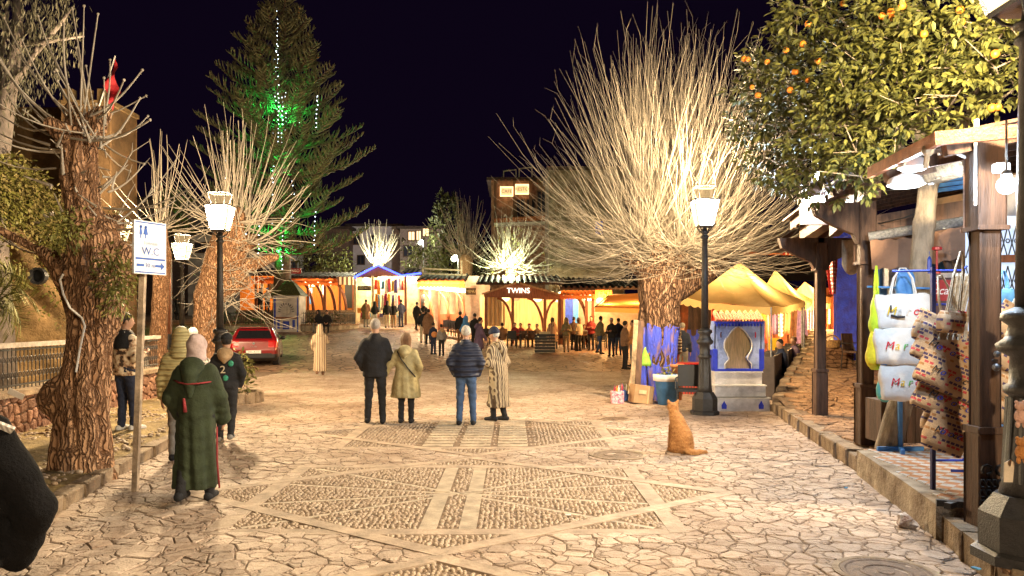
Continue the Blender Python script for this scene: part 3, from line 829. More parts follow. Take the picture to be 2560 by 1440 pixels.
def leaf_geo(l, w, fold=0.25):
    """leaf lying along +x, tip at l, folded on its midrib"""
    vs = [(0, 0, 0), (l * .35, w / 2, fold * w / 2), (l * .72, w * .36, fold * w * .36), (l, 0, -fold * w * .3), (l * .72, -w * .36, fold * w * .36), (l * .35, -w / 2, fold * w / 2), (l * .35, 0, 0), (l * .72, 0, 0)]
    return vs, [(0, 6, 1), (1, 6, 7, 2), (2, 7, 3), (0, 5, 6), (5, 4, 7, 6), (4, 3, 7)]

def put(mb, geo, p, d, rg, s=1.0, roll=None):
    d = Vector(d).normalized(); u = Vector((0, 0, 1)) if abs(d.z) < .95 else Vector((1, 0, 0))
    y = u.cross(d).normalized(); z = d.cross(y); a = rg.uniform(-.8, .8) if roll is None else roll
    y2 = y * math.cos(a) + z * math.sin(a); z2 = d.cross(y2)
    vs, fs = geo; P = Vector(p)
    b = len(mb.v)
    for v in vs:
        q = P + (d * v[0] + y2 * v[1] + z2 * v[2]) * s; mb.v.append((q.x, q.y, q.z))
    mb.f += [tuple(b + i for i in f) for f in fs]; mb.m += [mb.cur] * len(fs)

def clump(mb, geo, c, r, k, rg, s=1.0, droop=0.3, flat=1.0):
    c = Vector(c)
    for _ in range(k):
        d = Vector((rg.gauss(0, 1), rg.gauss(0, 1), rg.gauss(0, 1) * flat))
        if d.length < 1e-3: continue
        d.normalize(); p = c + d * r * rg.random() ** .45
        q = d + Vector((rg.uniform(-.7, .7), rg.uniform(-.7, .7), rg.uniform(-.7, .7) - droop))
        put(mb, geo, p, q, rg, s * rg.uniform(.7, 1.25))

rg = random.Random(11)

# --- big mulberry by the kerb on the left
Y0 = 8.7
def lp(px, py, dy=0.0): return at(px, py, Y0 + dy)
base = Vector((lp(205, 1195).x, Y0, 0.1))
T1 = thing('pollard_tree', 'gnarled thick pollard tree on the left verge with a white cable down its trunk', 'tree', base)
path = [(base.x, Y0, 0.0), lp(212, 1000), lp(236, 760), lp(216, 600), lp(195, 440), lp(205, 320)]
ridged_trunk('trunk', path, [.33, .24, .215, .18, .16, .10], BARK, T1, 0.032, 3, 0.11,
             extra=[(lp(205, 760), lp(120, 640, -.1), .13, .07), (lp(120, 640, -.1), lp(-10, 570, -.3), .055, .03), (lp(250, 800), lp(300, 640, .1), .2, .13), (lp(240, 600), lp(290, 560, .2), .15, .08),
                    (lp(150, 985), lp(140, 1000), .16, .16), (lp(205, 350), lp(255, 290), .12, .08), (lp(195, 380), lp(125, 310, -.2), .11, .07), (lp(205, 330), lp(170, 270, .1), .1, .06), (lp(205, 1150), lp(130, 1198, -.1), .22, .06), (lp(205, 1150), lp(270, 1198, -.1), .18, .06)])
mb = MB()
tips = [(180, 20), (210, 15), (245, 35), (140, 175), (215, 165), (275, 150), (260, 195), (290, 245), (365, 240), (370, 290), (10, 45), (20, 100), (120, 220), (135, 180), (280, 285), (240, 260),
        (0, 150), (-30, 240), (20, 240), (-40, 310), (350, 245), (300, 330), (325, 428), (360, 410), (375, 300), (160, 60), (95, 40), (55, 100), (-50, 60), (190, 120), (310, 200)]
for k in range(7): tips.append((rg.uniform(-60, 390), rg.uniform(40, 330)))
for tx, ty in tips:
    s = lp(rg.uniform(130, 265), rg.uniform(270, 380), rg.uniform(-.25, .25))
    e = lp(tx, ty, rg.uniform(-.9, .9)); shoot(mb, s, e, rg.uniform(.010, .016), rg, up=.16 if tx > 250 or tx < 60 else .04, n=5, tip=.55)
    mb.ball(e, .017, 5, 4)
for (a, b) in [((285, 560), (450, 385)), ((290, 575), (505, 490)), ((270, 480), (360, 412)), ((260, 520), (480, 470)), ((250, 600), (325, 480)), ((290, 560), (440, 500)), ((130, 640), (-20, 545)), ((120, 640), (-20, 580)),
               ((150, 380), (-20, 340)), ((140, 420), (-10, 400)), ((285, 620), (420, 560)), ((230, 500), (330, 380)), ((260, 540), (350, 560))]:
    pt = shoot(mb, lp(*a, .1), lp(*b, rg.uniform(-.6, .8)), rg.uniform(.010, .018), rg, up=.14, n=5, tip=.4); twiglets(mb, pt, rg, .007, 3, .25)
for k in range(40):                                       # broken snags round the head
    s = lp(rg.uniform(110, 285), rg.uniform(290, 560), rg.uniform(-.35, .3)); d = Vector((rg.uniform(-1, 1), rg.uniform(-1, .6), rg.uniform(-.3, .9)))
    mb.tube([s, s + d * rg.uniform(.1, .4)], [rg.uniform(.012, .025), .006], 4, cap=False)
tag(mb.build('crown', TWIG, T1, True), 'bare whips and snags', None)
mb = MB()
g1 = leaf_geo(.06, .024)
for c, r, k in [((160, 590), .24, 170), ((190, 560), .18, 110), ((140, 560), .17, 90), ((290, 700), .24, 240), ((300, 755), .2, 150), ((275, 650), .18, 90), ((310, 690), .17, 80)]:
    clump(mb, g1, lp(*c, -.32), r, k, rg, 1.1, droop=.5)
tag(mb.build('leaf_sprouts', LEAF_MATS[2], T1), kind='stuff')
mb = MB()
pts = [lp(158, 685, -.42), lp(150, 700, -.45), lp(158, 735, -.42), lp(175, 770, -.42), lp(205, 795, -.42), lp(212, 815, -.40), lp(200, 870, -.40), lp(190, 930, -.40)]
mb.tube(pts, .011, 6); one('white_cable', mb, WHITE, 'thin white cable hanging down the bark of the thick left tree', 'cable', pts[-1])

# --- generic pollard with a dome of whips
def pollard(label, base, path, rad, heads, n, spread, tipz, r, seed, group='pollard trees of the square', leaf=0, res=.07, extra=(), tw=0, m=TWIG, bark=BARK, low=0, wob=.02, ysq=.8, side=.28, fork=0):
    rg = random.Random(seed)
    t = thing('pollard_tree', label, 'tree', base, group)
    ridged_trunk('trunk', path, rad, bark, t, res, seed, .1, extra)
    mb = MB(); tipsout = []
    for k in range(n):
        h = Vector(rg.choice(heads)); u = rg.uniform(-1, 1)
        ang = u * R(spread); az = rg.uniform(-1, 1) * R(180)
        L = tipz * rg.uniform(.66, 1.0) * (1 - side * abs(u) ** 1.6)
        lo_ = k < low
        if lo_: ang = R(rg.uniform(75, 112)); L = tipz * rg.uniform(.3, .62)
        d = Vector((math.sin(abs(ang)) * math.cos(az), math.sin(abs(ang)) * math.sin(az) * ysq, math.cos(ang)))
        e = h + d * L
        s = h + Vector((d.x, d.y, .3 * d.z)) * rg.uniform(.05, .3)
        pt = shoot(mb, s, e, r * rg.uniform(.7, 1.2), rg, up=(.13 + .13 * rg.random()) * abs(math.sin(ang)) * (1 if not lo_ else -.6), n=4, seg=5 if r < .02 else 6, wob=wob, tip=.3)
        for _ in range(rg.randint(0, fork)):
            i0 = rg.randrange(1, 4); a_ = pt[i0]; dd = (pt[i0 + 1] - pt[i0]).normalized(); l_ = L * rg.uniform(.16, .36)
            shoot(mb, a_, a_ + (dd * 1.0 + Vector((rg.uniform(-.55, .55), rg.uniform(-.55, .55), rg.uniform(.0, .6)))).normalized() * l_, r * .55, rg, up=.06, n=3, seg=4, tip=.3, wob=.04)
        if tw: twiglets(mb, pt, rg, r * .4, rg.randint(0, tw), L * .12)
        tipsout.append(pt)
    o = mb.build('crown', m, t, True); o['kind'] = 'stuff'
    if leaf:
        mb = MB(); g = leaf_geo(.16, .07)
        for _ in range(leaf):
            pt = rg.choice(tipsout); clump(mb, g, pt[rg.randrange(1, 5)], .25, 5, rg, 1.0)
        tag(mb.build('leaf_sprouts', LEAF_MATS[2], t), kind='stuff')
    return t

# big blue-footed tree on the right of the square
B = Vector((at(1642, 1000, 17.5).x, 17.5, 0))
bp = lambda px, py, dy=0: at(px, py, 17.5 + dy)
Tb = pollard('huge pollard tree with a blue painted trunk and a wide dome of pale whips', B,
             [B + Vector((0, 0, -.1)), bp(1640, 900), bp(1645, 800), bp(1650, 720), bp(1665, 650)], [.47, .42, .42, .46, .42],
             [bp(1650, 640), bp(1600, 655, .2), bp(1700, 630, -.3), bp(1740, 640), bp(1800, 640, .1), bp(1660, 590), bp(1710, 590, .5), bp(1600, 600, -.5), bp(1760, 600, .3)], 1250, 104, 5.3, .0068, 5, bark=bark_mat('dark_rough_bark', (.30, .19, .12), (.15, .08, .045), (.05, .024, .014), .8), extra=[(bp(1590, 660), bp(1555, 635), .15, .09), (bp(1800, 650, .3), bp(1830, 620, .2), .15, .09), (bp(1655, 740), bp(1760, 680, .3), .3, .24), (bp(1760, 680, .3), bp(1800, 650, .3), .24, .16), (bp(1640, 720), bp(1590, 660), .25, .16), (bp(1700, 650), bp(1690, 610), .3, .22)], tw=2, low=70, m=mat('grey_twig', (.29, .25, .19), rough=.8, var=.4, scale=5, bump=.2), res=.06, side=.5, fork=3, wob=.028)
mb = MB()                                                   # the painted sleeve on the trunk follows the bark
rgb = random.Random(5); phb = [rgb.uniform(0, 6.28) for _ in range(8)]
def sleeve(u, v):
    z = -.02 + v * 1.68; th = u * 2 * PI
    pz = [-.1, CAMZ - (900 - 801) / FPX * 17.5, CAMZ - (800 - 801) / FPX * 17.5]
    rr = float(np.interp(z, pz, [.47, .42, .42])); cx = float(np.interp(z, pz, [B.x, bp(1640, 900).x, bp(1645, 800).x]))
    g1 = abs(math.sin(3.5 * th + 1.1 * z + .35 * math.sin(3.1 * z + phb[3]) + phb[0])); g2 = abs(math.sin(6 * th - 1.2 * z + .5 * math.sin(5 * z + phb[4]) + phb[1])); g3 = abs(math.sin(13 * th + 2.4 * z + .6 * math.sin(7 * z)))
    w = 1.5 * min(g1 * 1.6, 1) + .7 * min(g2 * 1.8, 1) + .45 * g3 - 1.9 + math.sin(3 * th + 1.3 * z + phb[2]) * .5 + math.sin(9 * z + 2 * th + phb[3]) * .2
    rr += .1 * .47 * w + .022
    top = 1 if v < .97 else 1 - .03 * math.sin(th * 9)
    return (cx + rr * math.cos(th), 17.5 + rr * math.sin(th), z + (.05 * math.sin(th * 5) if v > .95 else 0))
mb.grid(sleeve, 96, 40)
mb.build('painted_base', mat('blue_bark', (0.055, 0.085, 0.62), rough=0.8, var=0.7, scale=3, stretch=(3, 3, .8), bump=1.0, bscale=9, col2=(0.20, 0.13, 0.22), sharp=(.36, .5)), Tb, True)

B2 = Vector((at(1748, 930, 26.5).x, 26.5, 0))
b2 = lambda px, py, dy=0: at(px, py, 26.5 + dy)
T2 = thing('pollard_tree', 'slimmer dark tree with blue painted foot behind the lamp post', 'tree', B2, 'pollard trees of the square')
ridged_trunk('trunk', [B2, b2(1748, 830), b2(1750, 740), b2(1765, 640)], [.40, .37, .36, .3], mat('dark_bark', (0.10, 0.05, 0.03), rough=.9, var=.6, scale=2, bump=.9, stretch=(3, 3, .7), bscale=7), T2, .07, 8, .08)
mb = MB(); mb.lathe([(.45, 0), (.43, .6), (.42, 1.1), (.415, 1.45)], B2, 20, False, False)
mb.build('painted_base', MATS['blue_bark'], T2, True)
mb = MB()
for k in range(60):
    s = b2(1765 + rg.uniform(-10, 10), 650); shoot(mb, s, s + Vector((rg.uniform(-2, 2), rg.uniform(-1, 1.5), rg.uniform(1, 4.))), .016, rg, up=.1)
mb.build('crown', TWIG, T2, True)['kind'] = 'stuff'

# mid-left pollard beside the lamp
B3 = Vector((at(512, 950, 20.5).x, 20.5, 0))
b3 = lambda px, py, dy=0: at(px, py, 20.5 + dy)
pollard('leaning pollard tree behind the bright lamp post on the left', B3, [B3, b3(512, 840), b3(520, 740), b3(560, 640), b3(585, 545)], [.42, .33, .34, .42, .3],
        [b3(585, 560), b3(560, 560, -.2), b3(610, 560, .2), b3(590, 600), b3(620, 610)], 135, 74, 3.3, .017, 21, extra=[(b3(560, 660), b3(630, 600, .2), .28, .18), (b3(545, 690), b3(690, 640, .3), .2, .1), (b3(520, 760), b3(610, 700), .2, .12)], low=26, res=.06)
mb = MB(); rg2 = random.Random(3)                           # thin straggling shoots hanging round its trunk
for k in range(150):
    s = b3(rg2.uniform(520, 640), rg2.uniform(600, 760), rg2.uniform(-.3, .3)); e = s + Vector((rg2.uniform(-1.2, 1.6), rg2.uniform(-.8, .5), rg2.uniform(-1.0, .6)))
    shoot(mb, s, e, .010, rg2, sag=rg2.uniform(-.2, .2), wob=.06)
o = mb.build('straggling_shoots', TWIG, None, True); t3 = bpy.data.objects['pollard_tree.003'] if 'pollard_tree.003' in bpy.data.objects else None
par = [q for q in bpy.data.objects if q.get('label', '').startswith('leaning pollard')][0]
o.data.transform(Matrix.Translation(-ORG[par.name])); o.parent = par; o['kind'] = 'stuff'

B4 = Vector((at(395, 900, 27).x, 27, .3))
b4 = lambda px, py, dy=0: at(px, py, 27 + dy)
pollard('bare pollard tree half hidden by the toilet sign', B4, [B4, b4(400, 760), b4(405, 640), b4(400, 570)], [.3, .26, .28, .22], [b4(400, 570), b4(390, 580), b4(415, 575)], 46, 80, 3.6, .02, 31, res=.08, low=8)
B5 = Vector((at(945, 760, 62).x, 62, 2))
b5 = lambda px, py: at(px, py, 62)
pollard('small floodlit pollard rising behind the blue neon gable', B5, [B5, b5(945, 720), b5(945, 660)], [.4, .4, .45], [b5(940, 655), b5(950, 655), b5(930, 658), b5(960, 658)], 60, 52, 3.6, .04, 41, res=.12)
B6 = Vector((at(1275, 780, 50).x, 50, 1))
b6 = lambda px, py: at(px, py, 50)
pollard('leafy pale pollard growing above the cafe roof in the middle', B6, [B6, b6(1275, 740), b6(1278, 680)], [.35, .35, .4], [b6(1270, 670), b6(1285, 665), b6(1255, 660), b6(1300, 660)], 150, 100, 3.9, .022, 42, leaf=110, res=.1, tw=3)
B7 = Vector((at(1165, 780, 58).x, 58, 1.4))
b7 = lambda px, py: at(px, py, 58)
pollard('dark unlit pollard left of the lit upper-floor cafe', B7, [B7, b7(1165, 720), b7(1165, 650)], [.4, .4, .5], [b7(1165, 640), b7(1150, 650), b7(1180, 650)], 90, 70, 5.4, .03, 43, res=.12, m=mat('dull_twig', (.22, .15, .10), bump=.1))

# --- Norfolk pine hung with lights
PX = at(705, 740, 46)
pine = thing('norfolk_pine', 'tall tiered conifer hung with white light strings and lit green', 'tree', Vector((PX.x, 46, 1.5)))
TOPZ = 22.0
NEEDLE = mat('pine_foliage', (0.20, 0.185, 0.09), rough=.8, var=.6, scale=6, bump=.5, bscale=40, objinfo=0)
m1 = MB(); m1.tube([(PX.x, 46, 1.2), (PX.x + .05, 46, 6), (PX.x - .05, 46, 13), (PX.x, 46, TOPZ)], [.62, .45, .27, .04], 12)
m1.build('trunk', mat('pine_bark', (.12, .065, .04), var=.5, scale=5, bump=.8, bscale=20), pine, True)
rp = random.Random(77)
zt = 5.6; tier = 0
def sprig(mb, p, d, l, r):
    d = d.normalized(); q = p + d * l; s = d.cross(Vector((0, 0, 1)));
    s = s.normalized() if s.length > .1 else Vector((1, 0, 0))
    m_ = p.lerp(q, .55) - Vector((0, 0, .06 * l))
    mb.tube([p, m_, q + Vector((0, 0, .14 * l))], [r * .8, r, r * .55], 4, cap=True)
while zt < TOPZ - .4:
    fr = (zt - 5.6) / (TOPZ - 5.6)
    RR = (5.3 * (1 - fr ** 1.9) + .25) * rp.uniform(.86, 1.06) * (0.82 if zt < 8 else 1)
    nb = rp.randint(6, 8); a0 = rp.uniform(0, 6.28); br = MB(); fo = MB()
    for k in range(nb):
        a = a0 + 2 * PI * k / nb + rp.uniform(-.2, .2); rr = RR * rp.uniform(.75, 1.08)
        pts = []
        for i in range(7):
            t = i / 6
            pts.append(Vector((PX.x + math.cos(a) * rr * t, 46 + math.sin(a) * rr * t, zt + rr * (.30 * t * t - .16 * t * (1 - t) + .04))))
        br.tube(pts, [.07, .06, .05, .045, .04, .03, .015], 5, cap=False)
        ns = max(8, int(rr * 4.6))
        for j in range(ns):
            t = .16 + .84 * (j / (ns - 1)); i0 = min(5, int(t * 6)); p = pts[i0].lerp(pts[i0 + 1], t * 6 - i0)
            tg = (pts[i0 + 1] - pts[i0]).normalized(); side = Vector((-tg.y, tg.x, 0)).normalized()
            ls = (.30 + .85 * math.sin(PI * min(1, t * .85 + .12))) * min(1, rr / 3.2 + .25)
            for sg in (-1, 1):
                d = side * sg * rp.uniform(.75, 1) + tg * rp.uniform(.35, .8) + Vector((0, 0, rp.uniform(.08, .45)))
                sprig(fo, p, d, ls * rp.uniform(.7, 1.1), rp.uniform(.03, .05))
                if rp.random() < .8:
                    q = p + d.normalized() * ls * .5; sprig(fo, q, d + Vector((rp.uniform(-.9, .9), rp.uniform(-.9, .9), .55)), ls * .55, .033)
    br.build('branch_tier', MATS['pine_bark'], pine, True)
    tag(fo.build('foliage_tier', NEEDLE, pine, True), kind='stuff')
    zt += rp.uniform(.95, 1.25) * (1 - .3 * fr); tier += 1

STRINGS = []
BULB = glow('cool_white_bulb', (.75, .88, 1.0), 2.2)
for s_i in range(19):
    a = rp.uniform(0, 2 * PI); rad = rp.uniform(.7, 4.4); z0 = rp.uniform(7, 19); ln = rp.uniform(1.5, 4.2)
    if s_i < 6: rad = rp.uniform(.35, .7); z0 = 8 + s_i * 2.4; ln = 3.4; a = -PI / 2 + rp.uniform(-.7, .7)
    elif s_i < 14: a = -PI / 2 + rp.uniform(-1.3, 1.3)
    rad = min(rad, .72 * 5.3 * (1 - ((z0 - 5.6) / (TOPZ - 5.6)) ** 1.9))
    c = Vector((PX.x + rad * math.cos(a), 46 + rad * math.sin(a), z0 + rad * .1))
    t = thing('light_string', 'string of small white lights hanging in the tall conifer', 'light string', c, 'white light strings in the conifer')
    w = MB(); w.tube([c, c - Vector((0.05, 0, ln))], .008, 3); w.build('wire', BLACK, t)
    n = int(ln / .24); b = MB()
    for k in range(n): b.ball(c - Vector((.05 * k / n + rp.uniform(-.04, .04), .02, .1 + k * ln / n)), .022, 5, 4)
    b.build('bulbs', BULB, t)['kind'] = 'stuff'; STRINGS.append((c.x, t))
ORD = 'first second third fourth fifth sixth seventh eighth ninth tenth eleventh twelfth thirteenth fourteenth fifteenth sixteenth seventeenth eighteenth nineteenth twentieth'.split()
for i, (x, t) in enumerate(sorted(STRINGS, key=lambda q: q[0])): t['label'] = 'string of small white lights in the tall conifer, %s from the left' % ORD[i]
def floodlamp(loc, col, power, label, aim, group, spot=70):
    t = thing('floodlight', label, 'floodlight', loc, group)
    m = MB(); m.box(loc, (.22, .12, .16), bev=.02); m.build('housing', BLACK, t)
    m = MB(); m.box(Vector(loc) + Vector((0, -.064, 0)), (.18, .008, .12)); m.build('lens', glow('lens_%.2f_%.2f_%.2f' % col, col, 1.5), t)
    l = light('POINT', 'flood_beam', Vector(loc) + Vector((0, -.2, .05)), power, col, t, .08)
for z, pw, wd in ((CAMZ + (801 - 300) / FPX * 46, 110, 'highest'), (CAMZ + (801 - 435) / FPX * 46, 45, 'middle'), (CAMZ + (801 - 625) / FPX * 46, 110, 'lowest')):
    floodlamp(Vector((PX.x + .2, 45.3, z)), (.03, 1.0, .12), pw, 'green floodlight strapped to the conifer trunk, %s of three' % wd, None, 'green floodlights in the conifer')

# --- orange tree growing through the shop roof
OT = Vector((at(2300, 900, 8.2).x, 8.9, .29))
ot = thing('orange_tree', 'orange tree full of fruit with its trunk through the stall roof', 'tree', OT)
o8 = lambda px, py, Y=8.9: at(px, py, Y)
ridged_trunk('trunk', [OT, o8(2292, 850), o8(2298, 700), o8(2310, 560), o8(2322, 450), o8(2300, 330), o8(2330, 180)], [.14, .125, .12, .11, .10, .09, .06], mat('grey_bark', (.38, .30, .21), rough=.85, var=.45, scale=6, bump=.5, stretch=(2, 2, .6)), ot, .03, 9, .05,
             extra=[(o8(2322, 450), o8(2180, 300, 8.6), .08, .04), (o8(2322, 440), o8(2450, 250, 8.5), .08, .04), (o8(2300, 330), o8(2060, 200, 9.6), .06, .03), (o8(2180, 300, 8.6), o8(1960, 330, 10), .04, .02)], k=.05)
ro = random.Random(5); lg = leaf_geo(.092, .040, .3)
blobs = [(1950, 200, 10.2, .55), (1900, 230, 10.6, .5), (1960, 320, 10.4, .55), (1930, 400, 10.6, .45), (1990, 430, 10.2, .45), (1890, 170, 10.6, .35), (2040, 120, 9.6, .6), (2030, 20, 9.4, .55), (2100, 40, 9, .6), (2090, 200, 9.2, .6), (2080, 330, 9, .55),
         (2120, 400, 8.7, .42), (2160, 310, 8.4, .5), (2180, 180, 8.4, .55), (2170, 80, 8.4, .55), (2250, 60, 8.2, .55), (2260, 190, 8.0, .5), (2300, 280, 7.8, .42), (2340, 120, 7.8, .5), (2380, 50, 7.6, .5), (2420, 170, 7.6, .42), (2390, 240, 7.5, .36),
         (2460, 80, 7.4, .45), (2490, 170, 7.3, .36), (2520, 60, 7.2, .4), (2240, 320, 8.0, .4), (2150, 440, 8.2, .22), (2050, 430, 9.4, .4), (2000, 250, 9.8, .5), (1875, 300, 10.8, .35), (2540, 220, 7.4, .3), (2200, 390, 8.1, .3), (2120, 250, 8.6, .5), (2310, 30, 8, .5), (1990, 90, 9.8, .35), (2140, 380, 8.2, .3)]
lv = []
for px, py, Y, r in blobs:
    c = at(px, py, Y); nc = max(6, int(r * r * 185))
    for _ in range(nc):                                   # leaves sit in rosettes at the ends of short twigs
        d = Vector((ro.gauss(0, 1), ro.gauss(0, 1), ro.gauss(0, 1))).normalized(); e = c + d * r * ro.uniform(.45, 1.12)
        for k in range(ro.randint(8, 13)):
            q = d * .6 + Vector((ro.gauss(0, .8), ro.gauss(0, .8), ro.gauss(0, .7) - .35)); lv.append((e + q * .035, q))
lv.sort(key=lambda t: t[0].y)
lm = MB(); lm.add(*lg); near = 0; proto = None; big = [MB(), MB()]
for i, (p, q) in enumerate(lv):
    px = CX + FPX * p.x / p.y; py = HORIZON - FPX * (p.z - CAMZ) / p.y
    if near < 300 and -20 < py < 470 and px < 2530 and i % 3 == 0:
        d = q.normalized(); rot = d.to_track_quat('X', 'Z').to_euler()
        if proto is None: o = proto = lm.build('leaf', LEAF_MATS[0], ot, True, local=True)
        else: o = proto.copy(); link(o); o.parent = ot
        rot.rotate_axis('X', ro.uniform(-.8, .8)); o.location = p - OT; o.rotation_euler = rot; s = ro.uniform(.8, 1.3); o.scale = (s, s, s); near += 1
    else: put(big[0 if ro.random() < .6 else 1], lg, p, q, ro, ro.uniform(.75, 1.25))
for b, m_ in zip(big, (LEAF_MATS[0], LEAF_MATS[1])): tag(b.build('foliage', m_, ot, True), kind='stuff')
tw = MB()
for px, py, Y, r in blobs:
    c = at(px, py, Y); a = o8(2310, 300)
    tw.tube([a.lerp(c, .4), a.lerp(c, .75) + Vector((0, 0, -.1)), c], [.03, .02, .008], 5, cap=False)
    for _ in range(5): tw.tube([c, c + Vector((ro.gauss(0, .5), ro.gauss(0, .5), ro.gauss(0, .4))) * r], [.009, .004], 4, cap=False)
tag(tw.build('twigs', MATS['grey_bark'], ot, True), kind='stuff')
FRUIT = mat('orange_peel', (.75, .23, .02), rough=.45, var=.2, scale=20, bump=.2, bscale=120)
fproto = None
for px, py in [(2107, 8), (2227, 30), (2255, 15), (2230, 45), (2205, 40), (2403, 55), (2488, 135), (2007, 110), (2045, 152), (1860, 147), (1870, 148), (1918, 155), (1990, 180), (1975, 225), (1985, 180), (2310, 85), (2020, 60), (1880, 218), (1895, 238), (2400, 25), (2480, 270), (2495, 268), (2020, 200), (1965, 125)]:
    Y = float(np.interp(px, [1860, 2100, 2300, 2500], [10.15, 8.5, 7.5, 7.0]))
    p = at(px, py, Y)
    if fproto is None: q = MB(); q.ball((0, 0, 0), .037, 12, 8); o = fproto = q.build('orange', FRUIT, ot, True, local=True)
    else: o = fproto.copy(); link(o); o.parent = ot
    o.location = p - OT; s = ro.uniform(.85, 1.1); o.scale = (s, s, s)

# --- tall eucalyptus, wall creeper and palm on the left
EU = Vector((at(10, 900, 17).x, 17, .1))
eu = thing('eucalyptus_tree', 'drooping pale eucalyptus in the upper left corner', 'tree', EU)
e17 = lambda px, py, dy=0: at(px, py, 17 + dy)
EUB = mat('pale_bark', (.20, .165, .145), var=.4, scale=4, bump=.3)
mb = MB(); mb.tube([EU, e17(-20, 500), e17(15, 250), e17(45, 100), e17(40, -80)], [.3, .26, .2, .12, .05], 10)
for a in [[(20, 240), (90, 130), (110, 60)], [(10, 270), (0, 180), (20, 0)], [(45, 110), (110, 105), (210, 90)], [(90, 130), (150, 60), (185, 10)], [(0, 300), (-40, 150), (-60, 20)], [(60, 180), (20, 210), (-20, 250)]]:
    mb.tube([e17(*q, rg.uniform(-.5, .5)) for q in a], [.07, .05, .02], 6)
mb.build('trunk', EUB, eu, True)
mb = MB(); gl = leaf_geo(.15, .026, .1); re_ = random.Random(8)
for k in range(330):
    px, py = re_.uniform(-60, 190), re_.uniform(-60, 230)
    if px > 195 - max(0, py - 60) * .75 or (px > 140 and py > 150): continue
    c = e17(px, py, re_.uniform(-1, 1.2))
    for j in range(11): put(mb, gl, c + Vector((re_.gauss(0, .1), re_.gauss(0, .1), -.09 * j * re_.uniform(.5, 1.2))), (re_.uniform(-.5, .5), re_.uniform(-.5, .5), -1), re_, re_.uniform(.7, 1.2))
tag(mb.build('foliage', mat('eucalyptus_leaf', (.085, .08, .05), rough=.6, var=.3, bump=0), eu), kind='stuff')

# ------------------------------------------------------------------ street lamps
def pane_mat(name, col, strength, clear=0.45):
    m = bpy.data.materials.new(name); m.use_nodes = True; nt = m.node_tree; nt.nodes.clear()
    e = node(nt, 'ShaderNodeEmission', ins={'Color': (*col, 1), 'Strength': strength}); t = node(nt, 'ShaderNodeBsdfTransparent')
    x = node(nt, 'ShaderNodeMixShader'); x.inputs[0].default_value = 1 - clear; o = node(nt, 'ShaderNodeOutputMaterial')
    nt.links.new(t.outputs[0], x.inputs[1]); nt.links.new(e.outputs[0], x.inputs[2]); nt.links.new(x.outputs[0], o.inputs[0])
    MATS[name] = m; return m
PANE = pane_mat('lit_lantern_glass', (1.0, 0.68, 0.29), 0.55, .22)
CROWNPANE = pane_mat('lantern_crown_glass', (1.0, 0.66, 0.3), 0.09, .4)

def street_lamp(label, loc, power, group='cast iron street lamps', sxy=1.0, sz=1.0, col=WARM):
    t = thing('street_lamp', label, 'street lamp', (0, 0, 0), group)
    q = MB(); q.lathe([(.27, 0), (.27, .06), (.235, .08), (.235, .30), (.20, .36), (.165, .42)], n=8, off=PI / 8); q.build('plinth', IRON, t)
    q = MB(); q.lathe([(.15, .40), (.125, .52), (.105, .9), (.10, 1.05), (.125, 1.07), (.125, 1.11), (.10, 1.13), (.095, 1.3), (.15, 1.34), (.16, 1.38), (.12, 1.42), (.10, 1.50), (.14, 1.54), (.135, 1.58), (.075, 1.62)], n=16); q.build('pedestal', IRON, t, True)
    q = MB()
    for k in range(10):
        a = 2 * PI * k / 10; q.bar((.118 * math.cos(a), .118 * math.sin(a), .5), (.097 * math.cos(a), .097 * math.sin(a), 1.04), .022)
    q.build('fluting', IRON, t)
    q = MB(); q.lathe([(.072, 1.6), (.062, 2.6), (.052, 3.3), (.075, 3.32), (.075, 3.35), (.052, 3.37), (.052, 3.40), (.08, 3.42), (.08, 3.44), (.045, 3.46), (.04, 3.52)], n=14); q.build('shaft', IRON, t, True)
    ln = MB(); off = PI / 4
    ln.lathe([(.19, 3.53), (.20, 3.56), (.16, 3.57)], n=4, off=off)
    for k in range(4):
        a = off + k * PI / 2; ln.bar((.19 * math.cos(a), .19 * math.sin(a), 3.55), (.32 * math.cos(a), .32 * math.sin(a), 4.02), .022)
        a2 = a + PI / 4; ln.tube([(.03 * math.cos(a), .03 * math.sin(a), 3.42), (.12 * math.cos(a), .12 * math.sin(a), 3.47), (.18 * math.cos(a), .18 * math.sin(a), 3.55)], .012, 5)
        b = off + (k + 1) * PI / 2
        ln.bar((.325 * math.cos(a), .325 * math.sin(a), 4.03), (.325 * math.cos(b), .325 * math.sin(b), 4.03), .03)
        ln.bar((.18 * math.cos(a), .18 * math.sin(a), 4.05), (.25 * math.cos(a), .25 * math.sin(a), 4.28), .016)
        ln.bar((.25 * math.cos(a), .25 * math.sin(a), 4.29), (.25 * math.cos(b), .25 * math.sin(b), 4.29), .02)
    fr = ln.build('lantern_frame', IRON, t)
    for k in range(4):
        a, b = off + k * PI / 2, off + (k + 1) * PI / 2; p = MB()
        g = lambda r, ang, z: (r * math.cos(ang), r * math.sin(ang), z)
        p.add([g(.185, a, 3.57), g(.185, b, 3.57), g(.312, b, 4.01), g(.312, a, 4.01)], [(0, 1, 2, 3)]); p.build('pane', PANE, fr)
        p = MB(); p.add([g(.17, a, 4.06), g(.17, b, 4.06), g(.24, b, 4.28), g(.24, a, 4.28)], [(0, 1, 2, 3)]); p.build('crown_pane', CROWNPANE, fr)
    q = MB(); q.ball((0, 0, 3.76), (.05, .05, .09), 8, 6); q.build('bulb', glow('lantern_bulb', (1, .82, .5), 25), fr)
    light('POINT', 'lantern_light', (0, 0, 3.80), power * 2.15, col, t, .14)
    t.location = loc; t.scale = (sxy, sxy, sz)
    return t
street_lamp('cast iron street lamp between the blue throne and black chair', (at(1762, 1035, 14.6).x, 14.6, 0), 1100)
